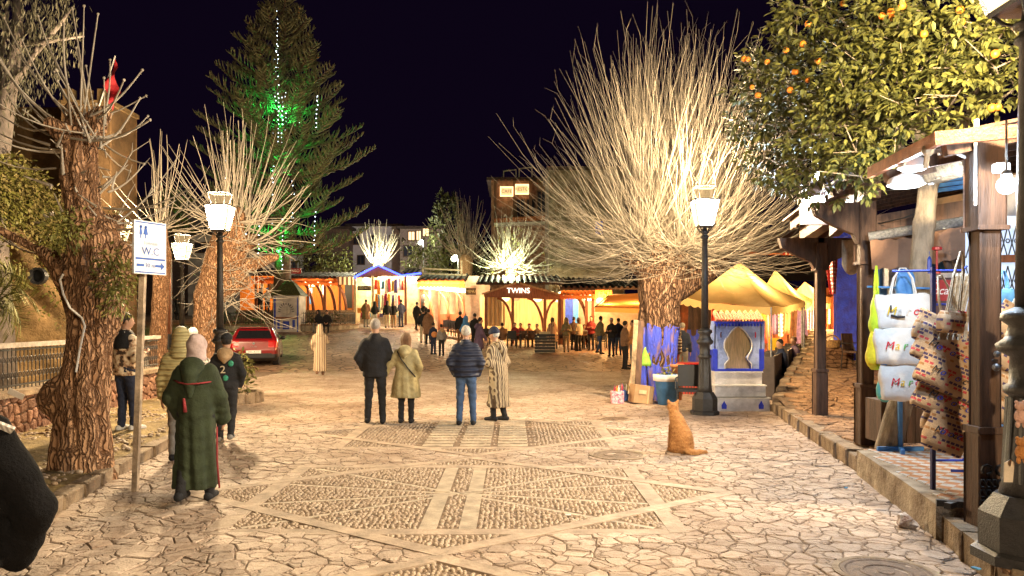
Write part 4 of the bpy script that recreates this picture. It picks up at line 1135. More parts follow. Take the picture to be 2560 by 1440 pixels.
street_lamp('cast iron street lamp in front of the leaning tree, brightest on the left', (at(550, 1025, 15.3).x, 15.3, 0), 1500)
street_lamp('street lamp behind the toilet sign, lower of two close lanterns', (at(455, 950, 22.7).x, 22.7, 0), 900)
street_lamp('street lamp glowing between thick left tree and toilet sign', (at(303, 950, 26.5).x, 26.5, .95), 300)
street_lamp('unseen-topped street lamp post next to the waste bin', (at(403, 880, 34).x, 34, gz(at(403, 880, 34).x, 34)), 500)
street_lamp('massive street lamp post at the right edge with toys hung on it', (at(2578, 1400, 5.1).x, 5.1, .19), 1500, sxy=1.3, sz=1.03, col=(1, .80, .52))
bpy.data.objects['street_lamp.004']['label'] = 'slim street lamp post next to the waste bin'

def small_lamp(px, py, Y, col, power, label, r=.16):
    p = at(px, py, Y); g = gz(p.x, Y)
    t = thing('globe_lamp', label, 'lamp', (p.x, Y, g), 'far globe lamps')
    q = MB(); q.tube([(p.x + .3, Y, g), (p.x + .3, Y, p.z - .1), (p.x + .25, Y, p.z + .25), (p.x, Y, p.z + .28)], .05, 8); q.build('pole', STEEL, t, True)
    q = MB(); q.ball(p, r, 12, 8); q.build('globe', pane_mat('globe_%d' % px, col, 5, .3), t, True)
    light('POINT', 'globe_light', p, power, col, t, .1)
small_lamp(1050, 607, 66, (.95, .98, .88), 800, 'white globe lamp before the pale houses')
small_lamp(1135, 647, 54, (.95, 1, .6), 240, 'greenish globe lamp above the cafe roof', .2)

# ------------------------------------------------------------------ toilet sign
S = on_z(337, 1228, 0.0)
sg = thing('toilet_sign', 'white toilet direction sign with blue arrow on a leaning metal post', 'sign', S)
q = MB(); q.bar(S - Vector((0, 0, .1)), at(357, 690, 8.0), .055, .055); q.bar(at(357, 690, 8.0), at(360, 560, 8.0), .055, .055); q.build('post', mat('worn_post', (.55, .42, .30), rough=.6, metal=.2, var=.5, scale=8, bump=.3), sg)
c = at(374, 620, 7.93); rz = R(67); SM = face_cam(c, rz)
q = MB(); q.prism([(-.20, -.27), (.20, -.27), (.20, .27), (-.20, .27)], -.012, .012, SM); q.build('board', mat('sign_white', (.80, .80, .80), rough=.35, var=.1, bump=.05), sg)
SB = mat('sign_blue', (.02, .09, .42), rough=.4, var=.1, bump=0)
o = lambda x, y, z=.0155: SM @ Matrix.Translation((x, y, z))
q = MB()
for a, b in (((-.185, -.125), (.185, -.105)), ((-.185, -.258), (.185, -.246)), ((-.185, .246), (.185, .258))): q.prism([(a[0], a[1]), (b[0], a[1]), (b[0], b[1]), (a[0], b[1])], .012, .0145, SM)
q.build('blue_line', SB, sg)
q = MB(); q.prism([(.06, -.195), (.13, -.195), (.13, -.222), (.18, -.182), (.13, -.142), (.13, -.169), (.06, -.169)], .012, .0145, SM); q.build('arrow', SB, sg)
q = MB(); q.prism([(-.17, -.195), (-.08, -.195), (-.08, -.169), (-.17, -.169)], .012, .0145, SM); q.build('dash', SB, sg)
text_part('lettering', 'W.C', .11, o(.0, -.04), SB, sg, .001)
text_part('lettering', '30 m', .062, o(-.005, -.183), SB, sg, .001)
text_part('lettering', 'Toilettes', .05, o(.0, .045), mat('glare_pale_blue', (.35, .45, .6), var=0, bump=0), sg, .001)  # lettering coloured pale, as washed out by glare on the board
q = MB()
for cx, w in ((-.12, .018), (-.06, .03)):
    q.ball(SM @ Vector((cx, .205, .0135)), .016, 8, 5)
    q.prism([(cx - w / 2, .19), (cx + w / 2, .19), (cx + w, .13), (cx + .008, .13), (cx + .006, .09), (cx - .006, .09), (cx - .008, .13), (cx - w, .13)], .012, .0145, SM)
q.build('pictogram', SB, sg)

# ------------------------------------------------------------------ left wall, fence, kasbah
RUB = mat('red_rubble', (.36, .20, .13), rough=.9, var=.6, scale=5, bump=.8, bscale=20, objinfo=.3, col2=(.14, .06, .035))
W0, W1 = Vector((-7.0, 8.6, .1)), Vector((-7.65, 17.2, .1)); dW = (W1 - W0).normalized(); nW = Vector((dW.y, -dW.x, 0)); LW = (W1 - W0).length
wall = thing('rubble_wall', 'low red rubble retaining wall with iron fence beside the verge', 'wall', W0)
q = MB(); c0, c1 = W0 - nW * .22, W1 - nW * .22
q.bar(Vector((*c0.xy, .36)), Vector((*c1.xy, .36)), .36, .6); q.build('core', mat('rubble_mortar', (.22, .14, .085), var=.5, bump=.8), wall)
q = MB(); q.bar(Vector((*c0.xy, .70)), Vector((*c1.xy, .70)), .5, .08); q.build('coping', KERB, wall)
rr_ = random.Random(12); k = 0
for c, poly in voronoi(0, LW, .0, .62, .19, rr_, .45, .8):
    poly = [(a, min(.66, max(.0, b))) for a, b in poly]
    g = stone_geo(poly, 0, rr_, .012, .05, .12, .02)
    if not g: continue
    vs, fs, cc = g; k += 1
    q = MB(); q.add([W0 + dW * v[0] + Vector((0, 0, v[1] - .05)) + nW * (v[2] + .0) for v in vs], fs); q.build('stone', RUB, wall)
fence = thing('iron_fence', 'black iron railing with scrolled bars on top of the rubble wall', 'fence', c0)
q = MB(); 
for z in (.80, 1.33): q.bar(Vector((*c0.xy, z)), Vector((*c1.xy, z)), .03, .025)
q.build('rail', IRON, fence)
q = MB(); q.bar(Vector((*c0.xy, 1.40)), Vector((*c1.xy, 1.40)), .14, .07); q.build('handrail', mat('pale_rail', (.42, .36, .3), var=.4), fence)
proto = None
nb = int(LW / .11)
for i in range(nb):
    p = c0 + dW * (i + .5) * LW / nb
    if proto is None:
        q = MB(); q.tube([(0, 0, .74), (0, 0, 1.36)], .008, 5)
        for zc in (.95, 1.18):
            q.tube([(0, .045 * math.cos(a) , zc + .05 * math.sin(a)) for a in [j * PI / 4 for j in range(9)]], .006, 4)
        o = proto = q.build('bar', IRON, fence, local=True)
    else: o = proto.copy(); link(o); o.parent = fence
    o.location = (p.x - c0.x, p.y - c0.y, -ORG[fence.name].z); o.rotation_euler = (0, 0, math.atan2(dW.y, dW.x) - PI / 2)

OCHRE = mat('ochre_rampart', (.23, .145, .062), rough=.95, var=.65, scale=1.2, bump=1.0, bscale=7, col2=(.08, .05, .018), detail=9)
ram = thing('rampart', 'ochre earth rampart covered in creeper behind the thick left tree', 'wall', (-12, 18, 0))
q = MB()
def ramf(u, v):
    x, y = -17 + 4.8 * u, 13.5 + 8.0 * u
    h = 4.7 + .35 * math.sin(u * 9) - 1.6 * sstep(.7, 1.0, u)
    return (x + .08 * math.sin(v * 23 + u * 31), y + .1 * math.sin(v * 17 + u * 40), h * v - .05)
q.grid(ramf, 40, 24); q.build('face', OCHRE, ram, True)
q = MB(); q.lathe([(.14, -.2), (.14, .02), (.19, .03), (.19, -.1)], (0, 0, 0), 14)
hp = at(93, 690, 17.0); q.v = [tuple(hp + Matrix.Rotation(R(90), 3, 'X') @ Vector(v)) for v in q.v]
q.build('drain_hole', BLACK, ram)
iv = thing('creeper', 'green creeper spilling over the ochre rampart', 'creeper', (-12, 17, 2.5))
q = MB(); q2 = MB(); ri = random.Random(4); gi = leaf_geo(.10, .055, .2)
for k in range(800):
    px = ri.uniform(-60, 300); t = (px + 60) / 360
    top = 400 + 150 * max(0, (px - 60) / 130) if px < 190 else 545
    py = top + abs(ri.gauss(0, 1)) * 95 + ri.uniform(-10, 25)
    if py > 880: continue
    Y = 15.3 + t * 5.2 - ri.uniform(0, .5)
    clump(q if ri.random() < .5 else q2, gi, at(px, py, Y), .22, 13, ri, 1.0, droop=.7)
tag(q.build('leaves', LEAF_MATS[0], iv), kind='stuff'); tag(q2.build('leaves', mat('dry_leaf', (.16, .13, .04), bump=0), iv), kind='stuff')
pm = thing('palm', 'small palm with spreading fronds at the left edge under the rampart', 'palm', at(-20, 860, 13.2))
for k in range(11):
    a = R(-70 + k * 17); b = at(-15, 770, 13.2); e = b + Vector((math.cos(a) * .75, ri.uniform(-.5, .1), .2 + math.sin(a) * .6)); q = MB()
    pts = [b.lerp(e, t_) + Vector((0, 0, .25 * math.sin(PI * t_) - .1 * t_)) for t_ in (0, .25, .5, .75, 1)]
    q.tube(pts, [.014, .011, .009, .007, .003], 4)
    for j in range(26):
        t_ = .15 + .85 * j / 26; p = pts[min(3, int(t_ * 4))].lerp(pts[min(3, int(t_ * 4)) + 1], t_ * 4 - min(3, int(t_ * 4)))
        for s_ in (-1, 1): put(q, leaf_geo(.28, .018, .3), p, (math.sin(a) * s_ * .8 + math.cos(a) * .6, ri.uniform(-.3, .3), math.cos(a) * -s_ * .8 + math.sin(a) * .5 - .3), ri)
    q.build('frond', LEAF_MATS[0], pm)
q = MB(); q.tube([at(-20, 860, 13.2), at(-15, 770, 13.2)], .09, 8); q.build('trunk', BARK, pm)

tw_ = at(215, 800, 28); kt = thing('kasbah_tower', 'square ochre fortress tower with a flag on its top', 'tower', (tw_.x, 28, .3))
zt_ = CAMZ + (801 - 262) / FPX * 28
q = MB(); x0, x1 = at(150, 0, 28).x, at(277, 0, 28).x; q.box(((x0 + x1) / 2, 29, zt_ / 2), (x1 - x0, 2, zt_), bev=.05); q.build('shaft', mat('tower_render', (.17, .10, .045), rough=.95, var=.55, scale=1.5, bump=.8, bscale=9, col2=(.07, .04, .016)), kt)
q = MB(); q.box(((x0 + x1) / 2, 29, zt_ + .08), (x1 - x0 + .1, 2.1, .16)); q.build('parapet', OCHRE, kt)
for i in range(3):
    q = MB(); q.box((x0 + .3 + i * .62, 28.1, zt_ + .36), (.34, .3, .42)); q.build('merlon', OCHRE, kt)
fl = thing('flag', 'limp red flag on a slanting pole on the fortress tower', 'flag', at(249, 262, 27.9))
a, b = at(249, 262, 27.9), at(288, 140, 27.9)
q = MB(); q.tube([a - (b - a) * .1, b], .025, 6); q.build('pole', WHITE, fl)
q = MB()
def flagf(u, v):
    p = a.lerp(b, .96 - .60 * v); drop = u * (1.25 - .35 * v)
    return (p.x + .16 * u + .08 * math.sin(u * 7 + v * 2) * u, p.y + .14 * math.sin(u * 9 + v * 5), p.z - drop * (.9 if v > .5 else 1.0))
q.grid(flagf, 10, 8); q.build('cloth', mat('flag_red', (.40, .015, .025), rough=.8, var=.3, bump=.1), fl, True)
kw = thing('kasbah_wall', 'dark fortress wall with a small window in the upper left', 'wall', at(60, 800, 33))
q = MB(); x0, x1 = at(-200, 0, 33).x, at(240, 0, 33).x; z1 = CAMZ + (801 - 268) / FPX * 33; q.box(((x0 + x1) / 2, 34, z1 / 2), (x1 - x0, 2, z1)); q.build('face', OCHRE, kw)
q = MB(); p = at(20, 290, 32.98); q.box(p, (.5, .06, .7)); q.build('window', BLACK, kw)

# waste bin, plank post, planter bed
bx = at(420, 888, 33); gb = gz(bx.x, 33)
wb = thing('waste_bin', 'dark slatted waste bin hung on a frame by the far path', 'bin', (bx.x, 33, gb))
for i in range(16):
    a = 2 * PI * i / 16; q = MB(); q.bar((bx.x + .25 * math.cos(a), 33 + .25 * math.sin(a), gb + .16), (bx.x + .27 * math.cos(a), 33 + .27 * math.sin(a), gb + .74), .09, .03, up=(math.cos(a), math.sin(a), 0)); q.build('slat', BLACK, wb)
q = MB(); q.lathe([(.24, .14), (.24, .16), (.24, .70)], (bx.x, 33, gb), 16, True, False); q.lathe([(.29, .72), (.29, .76)], (bx.x, 33, gb), 16, False, False); q.build('liner', IRON, wb)
for s_ in (-1, 1): q = MB(); q.tube([(bx.x + .3 * s_, 33, gb), (bx.x + .3 * s_, 33, gb + .75)], .02, 6); q.build('leg', IRON, wb)
q = MB(); p = on_ground(424, 34.5); q.bar(p, p + Vector((0, 0, 4)), .16); one('timber_post', q, WOOD_RED, 'plain brown timber post beside the slim lamp post', 'post', p)
pb = thing('planter_bed', 'small stone-edged plant bed at the end of the left kerb', 'planter', (-5.75, 16.6, 0))
for k in range(11):
    a = R(-150 + k * 24); q = MB(); q.box((-6.0 + .5 * math.cos(a), 16.75 + .55 * math.sin(a), .1), (.24, .18, .26), rz=a + PI / 2, bev=.04); q.build('edging_stone', KERB, pb)
q = MB()
for k in range(26): clump(q, leaf_geo(.12, .05), (-5.95 + ri.uniform(-.25, .25), 16.7 + ri.uniform(-.25, .25), .25 + ri.uniform(0, .75)), .16, 14, ri, 1.0)
tag(q.build('foliage', LEAF_MATS[2], pb), kind='stuff')
q = MB(); q.box((0, 0, 0), (.22, .004, .09), rot=(.3, .5, .2)); q.v = [tuple(Vector(v) + at(40, 985, 10.9)) for v in q.v]
one('paper_scrap', q, WHITE, 'scrap of white paper lying on the rubble wall', 'paper', at(40, 990, 10.9))

# ------------------------------------------------------------------ shop stall on the right
ZP = .29
FASCIA = mat('rusty_fascia', (.42, .15, .06), rough=.7, var=.5, scale=9, bump=.5, bscale=40, col2=(.2, .07, .03))
def boxed_post(name, label, px, py, z, w, top_z, mats=WOOD, sleeve=None, group='timber posts of the shop arcade', cap=None):
    b = on_z(px, py, z); t = thing(name, label, 'post', b, group)
    q = MB(); q.box((b.x, b.y, (z + top_z) / 2), (w, w, top_z - z), bev=.012); q.build('shaft', mats, t)
    q = MB(); q.box((b.x, b.y, z + .36), (w * 1.3, w * 1.3, .72), bev=.012); q.build('plinth', mats, t)
    q = MB(); q.box((b.x, b.y, z + .75), (w * 1.42, w * 1.42, .05), bev=.01); q.build('collar', mats, t)
    if sleeve:
        q = MB(); q.box((b.x, b.y, (sleeve + top_z) / 2), (w * 1.32, w * 1.32, top_z - sleeve), bev=.012); q.build('capital', mats, t)
        q = MB(); q.box((b.x, b.y, sleeve), (w * 1.5, w * 1.5, .035), bev=.008); q.build('collar', mats, t)
    return t, b
pA, bA = boxed_post('timber_post', 'thick timber post nearest the right edge with carved iron foot', 2462, 1318, .19, .165, 3.16, sleeve=2.47)
q = MB()
for i in range(5):
    for j in range(5): q.tube([bA + Vector((-.09 + .045 * i + .02 * math.cos(a), -.118, .06 + j * .075 + .03 * math.sin(a))) for a in [k * PI / 3 for k in range(6)]], .009, 4)
for s_ in (-1, 1): q.tube([bA + Vector((s_ * (.055 + .04 * math.cos(a)), -.118, .46 + .035 * math.sin(a))) for a in [k * PI / 4 for k in range(-1, 7)]], .012, 5)
q.build('iron_scrollwork', IRON, pA)
q = MB(); q.tube([bA + Vector((.0, -.10, 1.28)), bA + Vector((0, -.15, 1.28))], .012, 6); q.ball(bA + Vector((0, -.15, 1.33)), .025, 8, 6); q.ball(bA + Vector((0, -.14, 1.23)), .03, 8, 6); q.build('latch_knob', STEEL, pA)
q = MB(); q.tube([bA + Vector((-.10, -.06, 2.45)), bA + Vector((-.10, -.06, 3.1))], .018, 8); q.build('conduit', WHITE, pA)
pB, bB = boxed_post('timber_post', 'timber arcade post left of the white bags', 2163, 1110, .19, .16, 3.42, sleeve=2.5)
pC, bC = boxed_post('timber_post', 'timber arcade post farthest left, right of the benches', 2050, 1038, .19, .155, 3.05, sleeve=2.62)
pD, bD = boxed_post('timber_post', 'short timber post behind the drinks fridge', 2408, 1080, ZP, .14, 3.0, sleeve=2.25)
bm = on_z(2232, 1075, ZP); mp_ = thing('steel_post', 'grey steel post with wide square head behind the white bags', 'post', bm)
q = MB(); q.box((bm.x, bm.y, 1.25), (.12, .12, 1.95), bev=.01); q.build('shaft', STEEL, mp_)
q = MB(); q.box((bm.x, bm.y, 2.72), (.20, .20, .98), bev=.012); q.build('head', STEEL, mp_)
q = MB(); q.box((bm.x, bm.y, 2.22), (.23, .23, .03), bev=.005); q.build('collar', STEEL, mp_)

# near awning: fascia boards, plank soffit, rafters
aw = thing('stall_roof', 'plank stall roof with rusty red fascia over the bag stand', 'roof', (3.3, 5.8, 3.1))
C0, C1, C2 = at(2345, 347, 5.8), at(2175, 432, 7.35), at(2640, 320, 5.65)
q = MB(); q.bar(C0, C1, .05, .10); q.build('fascia', FASCIA, aw)
q = MB(); q.bar(C0 - Vector((.03, 0, 0)), C2, .05, .10); q.build('fascia', FASCIA, aw)
rz_ = C1 - C0
nP = 12
for i in range(nP):
    t0, t1 = i / nP + .004, (i + 1) / nP - .004
    a0, a1 = C0 + rz_ * t0 + Vector((.05, 0, .02)), C0 + rz_ * t1 + Vector((.05, 0, .02)); e = Vector((2.6, .1, .55))
    q = MB(); q.plate([a0, a0 + e, a1 + e, a1], (0, 0, 1), .025); q.build('plank', WOOD, aw)
for i in range(3):
    a0 = C0 + rz_ * (.08 + .42 * i) + Vector((.1, 0, -.06)); q = MB(); q.bar(a0, a0 + Vector((2.4, .1, .5)), .07, .1); q.build('rafter', WOOD, aw)
# large weathered beam and blue clerestory beyond
bmb = thing('roof_beam', 'weathered slanting beam with flaking bark under the stall roof', 'beam', at(2300, 420, 7.2))
q = MB(); q.tube([at(2440, 400, 6.6), at(2330, 428, 7.6)], [.12, .11], 8); q.bar(at(2448, 385, 6.6), at(2330, 425, 7.6), .16, .26); q.build('beam', mat('flaking_wood', (.34, .23, .12), rough=.9, var=.8, scale=14, bump=.9, col2=(.08, .05, .03)), bmb)
cl = thing('clerestory_boards', 'light blue painted boards above the shop front', 'boarding', at(2360, 460, 9.5))
for i in range(4):
    q = MB(); y0, y1 = 425 + i * 12, 435 + i * 12
    q.plate([at(2330, y0 + 12, 9.6), at(2460, y0 - 6, 9.6), at(2460, y1 - 6, 9.6), at(2330, y1 + 12, 9.6)], (0, 1, 0), .03); q.build('board', LIGHT_BLUE, cl)

# main arcade roof behind: beams, brackets, tarpaulin
ar = thing('arcade_roof', 'dark timber arcade roof of beams and planks beside the orange tree', 'roof', (bB.x, bB.y, 3.3))
q = MB(); q.bar((bC.x - .05, bC.y + .5, 3.28), (bB.x - .05, bB.y - .3, 3.42), .2, .26); q.build('eave_beam', WOOD, ar)
q = MB(); q.bar((bC.x - .25, bC.y + .6, 3.45), (bB.x - .3, bB.y - .5, 3.62), .06, .2); q.build('eave_board', WOOD, ar)
for i in range(9):
    f = i / 8; x, y, z = bB.x - .35 + (bC.x - bB.x) * f, bB.y - .3 + (bC.y - bB.y + .5) * f, 3.52 - .12 * f
    q = MB(); q.bar((x, y, z), (x + 3.4, y + .25, z + .7), .08, .11); q.build('rafter', WOOD, ar)
for i in range(16):
    f = i / 15; x, y, z = bB.x - .38 + 3.2 * f, bB.y - .55, 3.62 + .62 * f
    q = MB(); q.plate([(x, y, z), (x + .2, y, z + .04), (x + .2 + .6, y + 4.2, z - .08), (x + .6, y + 4.2, z - .12)], (0, 0, 1), .03); q.build('plank', WOOD, ar)
for b, zt0, d in ((bC, 2.62, 1), (bB, 2.75, 1), (bC, 2.62, -1)):
    pts = [(0, 0), (.0, .52), (.75, .52), (.70, .36), (.45, .22), (.22, .12), (.16, 0)]
    M_ = Matrix.Translation((b.x, b.y - .06 if d > 0 else b.y + .06, zt0)) @ Matrix.Rotation(R(90 if d > 0 else -90), 4, 'Z') @ Matrix.Rotation(R(90), 4, 'X')
    q = MB(); q.prism(pts, -.05, .05, Matrix.Translation((b.x + .05 * d, b.y, zt0)) @ (Matrix.Identity(4) if d < 0 else Matrix.Scale(-1, 4, (1, 0, 0))) @ Matrix.Rotation(R(90), 4, 'X')); q.build('bracket', WOOD, ar)
q = MB(); q.tube([at(2005, 485, 11.6), at(2080, 560, 12.2), at(2160, 500, 10)], .07, 6); q.bar(at(2085, 575, 11.6), at(2155, 510, 9.9), .14, .2); q.build('strut', WOOD, ar)
q = MB(); q.bar(at(2000, 520, 11.5), at(2160, 520, 11.5), .5, .07, up=(0, 1, 0)); q.build('valance_board', WOOD, ar)
tp = thing('brown_awning', 'sagging brown cloth awning rolled out over the shop front', 'awning', at(2280, 620, 9.4))
q = MB(); A_, B_ = at(2175, 600, 9.5), at(2420, 560, 9.0)
q.grid(lambda u, v: tuple(A_.lerp(B_, u) + Vector((0, -.02 * math.sin(u * 14) - .05 * v, -.36 * v - .05 * math.sin(PI * u) + .012 * math.sin(u * 40 + v * 3)))), 40, 8); q.build('cloth', mat('brown_canvas', (.30, .165, .10), rough=.85, var=.3, scale=2, bump=.3), tp, True)
q = MB(); q.tube([A_ + Vector((0, .03, .04)), B_ + Vector((0, .03, .04))], .06, 8); q.build('roller', mat('foil_wrap', (.45, .47, .5), rough=.3, metal=.7, var=.5, scale=30, bump=.8), tp, True)
q = MB(); 
for k in range(5): q.bar(at(2190, 545 + k * 14, 9.8), at(2430, 505 + k * 14, 9.5), .05, .07)
tag(q.build('purlins', WOOD, ar), None)
q = MB(); cb = on_z(2132, 640, .2) if False else at(2130, 640, 10.6)
q.grid(lambda u, v: (cb.x - .14 + .3 * u, cb.y + .04 * math.sin(u * 6), cb.z + .22 - (.34 + .14 * math.sin(PI * min(1, u * 1.1))) * v), 10, 6)
one('canvas_flap', q, mat('old_canvas', (.52, .42, .3), var=.5, scale=6, bump=.4), 'pale canvas flap hanging beside the arcade post', 'cloth', cb, smooth=True)
tk = thing('roof_tarpaulin', 'crumpled grey and blue tarpaulin sheets on the arcade roof', 'tarpaulin', at(2090, 450, 11.2))
q = MB(); q.grid(lambda u, v: tuple(at(2015 + 135 * u, 490 - 60 * v * (.5 + u * .5), 11 + .5 * math.sin(u * 9 + v * 4) * .2)), 12, 8); q.build('sheet', mat('grey_tarp', (.28, .25, .32), var=.4, scale=3, bump=.5), tk, True)
q = MB(); q.grid(lambda u, v: tuple(at(2092 + 38 * u, 470 - 40 * v, 10.8 + .1 * math.sin(u * 9 + v * 4))), 6, 6); q.build('sheet', BLUE, tk, True)

# shop walls: blue plaster, blue shutters, white tiled wall with grille
BLUEWALL = mat('blue_plaster', (.06, .10, .80), rough=.9, var=.5, scale=6, bump=1.0, bscale=26, col2=(.06, .06, .45))
q = MB(); q.plate([at(2092, 900, 20), at(2260, 905, 19.4), at(2260, 560, 19.4), at(2092, 560, 20)], (0, 1, 0), .2)
one('blue_wall', q, BLUEWALL, 'rough bright blue plaster wall behind the arcade post', 'wall', at(2150, 900, 19.8))
sh = thing('blue_shutters', 'light blue boarded shop shutters behind the bag stand', 'shutter', at(2250, 800, 11.6))
for i in range(9):
    q = MB(); x = 2196 + i * 21; q.plate([at(x + .8, 1046, 11.6), at(x + 20, 1046, 11.6), at(x + 20, 610, 11.6), at(x + .8, 610, 11.6)], (0, -1, 0), .03 + .006 * (i % 2)); q.build('board', LIGHT_BLUE, sh)
sd = at(2500, 700, 8.3); gw = thing('shop_window', 'pale shop window with black iron lattice grille at the right', 'window', sd)
q = MB(); q.plate([at(2420, 900, 8.6), at(2640, 900, 8.4), at(2640, 540, 8.4), at(2420, 540, 8.6)], (0, 1, 0), .05); q.build('pane', mat('window_pale', (.42, .48, .62), rough=.2, var=.3, scale=3, bump=0, emit=(.6, .75, 1), estr=.16), gw)
q = MB(); q.bar(at(2430, 648, 8.45), at(2640, 645, 8.35), .06, .08); q.build('mid_rail', WOOD_RED, gw)
for r0 in (560, 660):
    for i in range(10):
        q = MB(); x = 2425 + i * 21
        for s_ in (1, -1):
            q.tube([at(x + s_ * (10.5), r0 + 85, 8.4), at(x, r0 + 48, 8.4), at(x - s_ * 10.5, r0 + 5, 8.4)], .008, 4)
        q.tube([at(x + 10.5 + 5 * math.cos(a), r0 + 42 + 5 * math.sin(a), 8.4) for a in [k * PI / 3 for k in range(7)]], .007, 4)
        q.build('lattice_bar', IRON, gw)
br = thing('arched_brace', 'dark curved timber brace beside the drinks fridge', 'brace', at(2370, 700, 9.2))
for dx in (0, 22):
    q = MB(); q.tube([at(2335 + dx, 610, 9.2), at(2362 + dx, 640, 9.2), at(2378 + dx, 680, 9.2), at(2385 + dx, 730, 9.2)], .045, 6); q.build('curve', WOOD, br)
fr = thing('drinks_fridge', 'red and brown drinks fridge with cursive white lettering behind the bags', 'fridge', on_z(2360, 1075, ZP))
yf = 8.9; q = MB(); q.plate([at(2308, 960, yf), at(2440, 960, yf), at(2440, 692, yf), at(2308, 692, yf)], (0, 1, 0), .55); q.build('cabinet', mat('fridge_dark', (.10, .055, .045), rough=.35, var=.2, bump=.05), fr)
q = MB(); q.plate([at(2312, 752, yf - .004), at(2436, 752, yf - .004), at(2436, 700, yf - .004), at(2312, 700, yf - .004)], (0, -1, 0), .02); q.build('sign_panel', mat('fridge_red', (.33, .03, .025), rough=.3, var=.15, bump=0), fr)
q = MB(); q.plate([at(2300, 694, yf - .03), at(2445, 694, yf - .03), at(2445, 682, yf - .03), at(2300, 682, yf - .03)], (0, 1, 0), .6); q.build('top', mat('fridge_top', (.4, .33, .28), var=.3), fr)
text_part('lettering', 'Coca-Cola', .135, face_cam(at(2372, 727, yf - .027)), WHITE, fr, .001, shear=.35)
text_part('lettering', 'ENJOY', .035, face_cam(at(2332, 708, yf - .027)), WHITE, fr, .001)
q = MB(); p = at(2322, 684, yf - .1); q.lathe([(.03, 0), (.03, .16), (.012, .2), (.012, .25)], p, 8); q2 = one('bottle', q, mat('blue_bottle', (.03, .06, .3), rough=.2, var=0, bump=0), 'small dark blue bottle standing on the drinks fridge', 'bottle', p)
q = MB(); p = at(2342, 684, yf - .1); q.lathe([(.04, 0), (.04, .02), (.012, .03), (.012, .26), (.055, .27), (.055, .30), (.02, .31)], p, 8); one('table_lamp', q, RED, 'small red lamp with pale shade standing on the fridge', 'lamp', p)

# white LED lamps under the roofs
LED = glow('led_white', (.80, .92, 1.0), 2.5); COOL = (.66, .82, 1.0)
def led_panel(px, py, Y, w, label, power):
    p = at(px, py, Y); t = thing('led_lamp', label, 'lamp', p, 'white lamps of the shop')
    q = MB(); q.lathe([(.02, .14), (.05, .10), (w * .55, .06), (w * .62, .0)], p, 14, False, False); q.build('shade', WHITE, t, True)
    q = MB(); q.lathe([(w * .6, .0), (w * .45, -.02), (.01, -.035)], p, 14); q.build('diffuser', LED, t, True)
    light('POINT', 'led_light', p - Vector((0, 0, .09)), power, COOL, t, .08)
led_panel(2265, 462, 7.0, .26, 'bright oval white lamp hanging under the stall roof', 32)
led_panel(2283, 420, 6.6, .20, 'higher flat white lamp under the stall planks', 6)
def globe(px, py, Y, r, label, power, strength=16):
    p = at(px, py, Y); t = thing('bulb_lamp', label, 'lamp', p, 'bare white bulbs of the shop')
    q = MB(); q.ball(p, r, 14, 10); q.build('bulb', pane_mat('bulb_%d_%d' % (px, py), (.82, .93, 1.0), strength, .25), t, True)
    q = MB(); q.lathe([(r * .5, r * .85), (r * .55, r * 1.4), (r * .3, r * 1.7)], p, 10); q.tube([p + Vector((0, 0, r * 1.6)), p + Vector((0, 0, r * 1.6 + .35))], .008, 5); q.build('socket', WHITE, t, True)
    light('POINT', 'bulb_light', p, power, COOL, t, r * .8)
globe(2516, 463, 5.35, .062, 'round white bulb glowing right of the thick post', 40, 3)
globe(2030, 486, 11.2, .11, 'dazzling white bulb at the corner of the arcade roof', 330, 20)
globe(2044, 441, 11.4, .045, 'small white bulb above the dazzling arcade bulb', 60, 20)
q = MB(); p = at(2503, 420, 5.6); q.box(p, (.11, .06, .07), bev=.01); one('junction_box', q, WHITE, 'white box on the beam above the round bulb', 'box', p)
q = MB(); pts = [at(2345, 385, 6.0), at(2380, 378, 6.0), at(2405, 390, 6.0), at(2430, 400, 6.0), at(2442, 420, 6.0)]; q.tube(pts, .012, 6); one('roof_cable', q, WHITE, 'pale cable looping under the stall roof to the thick post', 'cable', pts[0])
q = MB(); p = at(2320, 375, 6.0); q.ball(p, .05, 8, 6); q.ball(p + Vector((.03, 0, .03)), .035, 8, 6); q.tube([p, p - Vector((.02, 0, .14))], .02, 6); one('carved_knob', q, mat('driftwood', (.42, .3, .18), var=.5), 'pale lumpy wooden knob hung under the red fascia', 'ornament', p)
fl2 = at(2328, 462, 7.6); q = MB(); q.lathe([(.02, 0), (.075, .08), (.06, .12), (.02, .14)], fl2, 10); one('flood_lamp', q, WHITE, 'white unlit flood lamp fixed to the tree trunk', 'lamp', fl2)

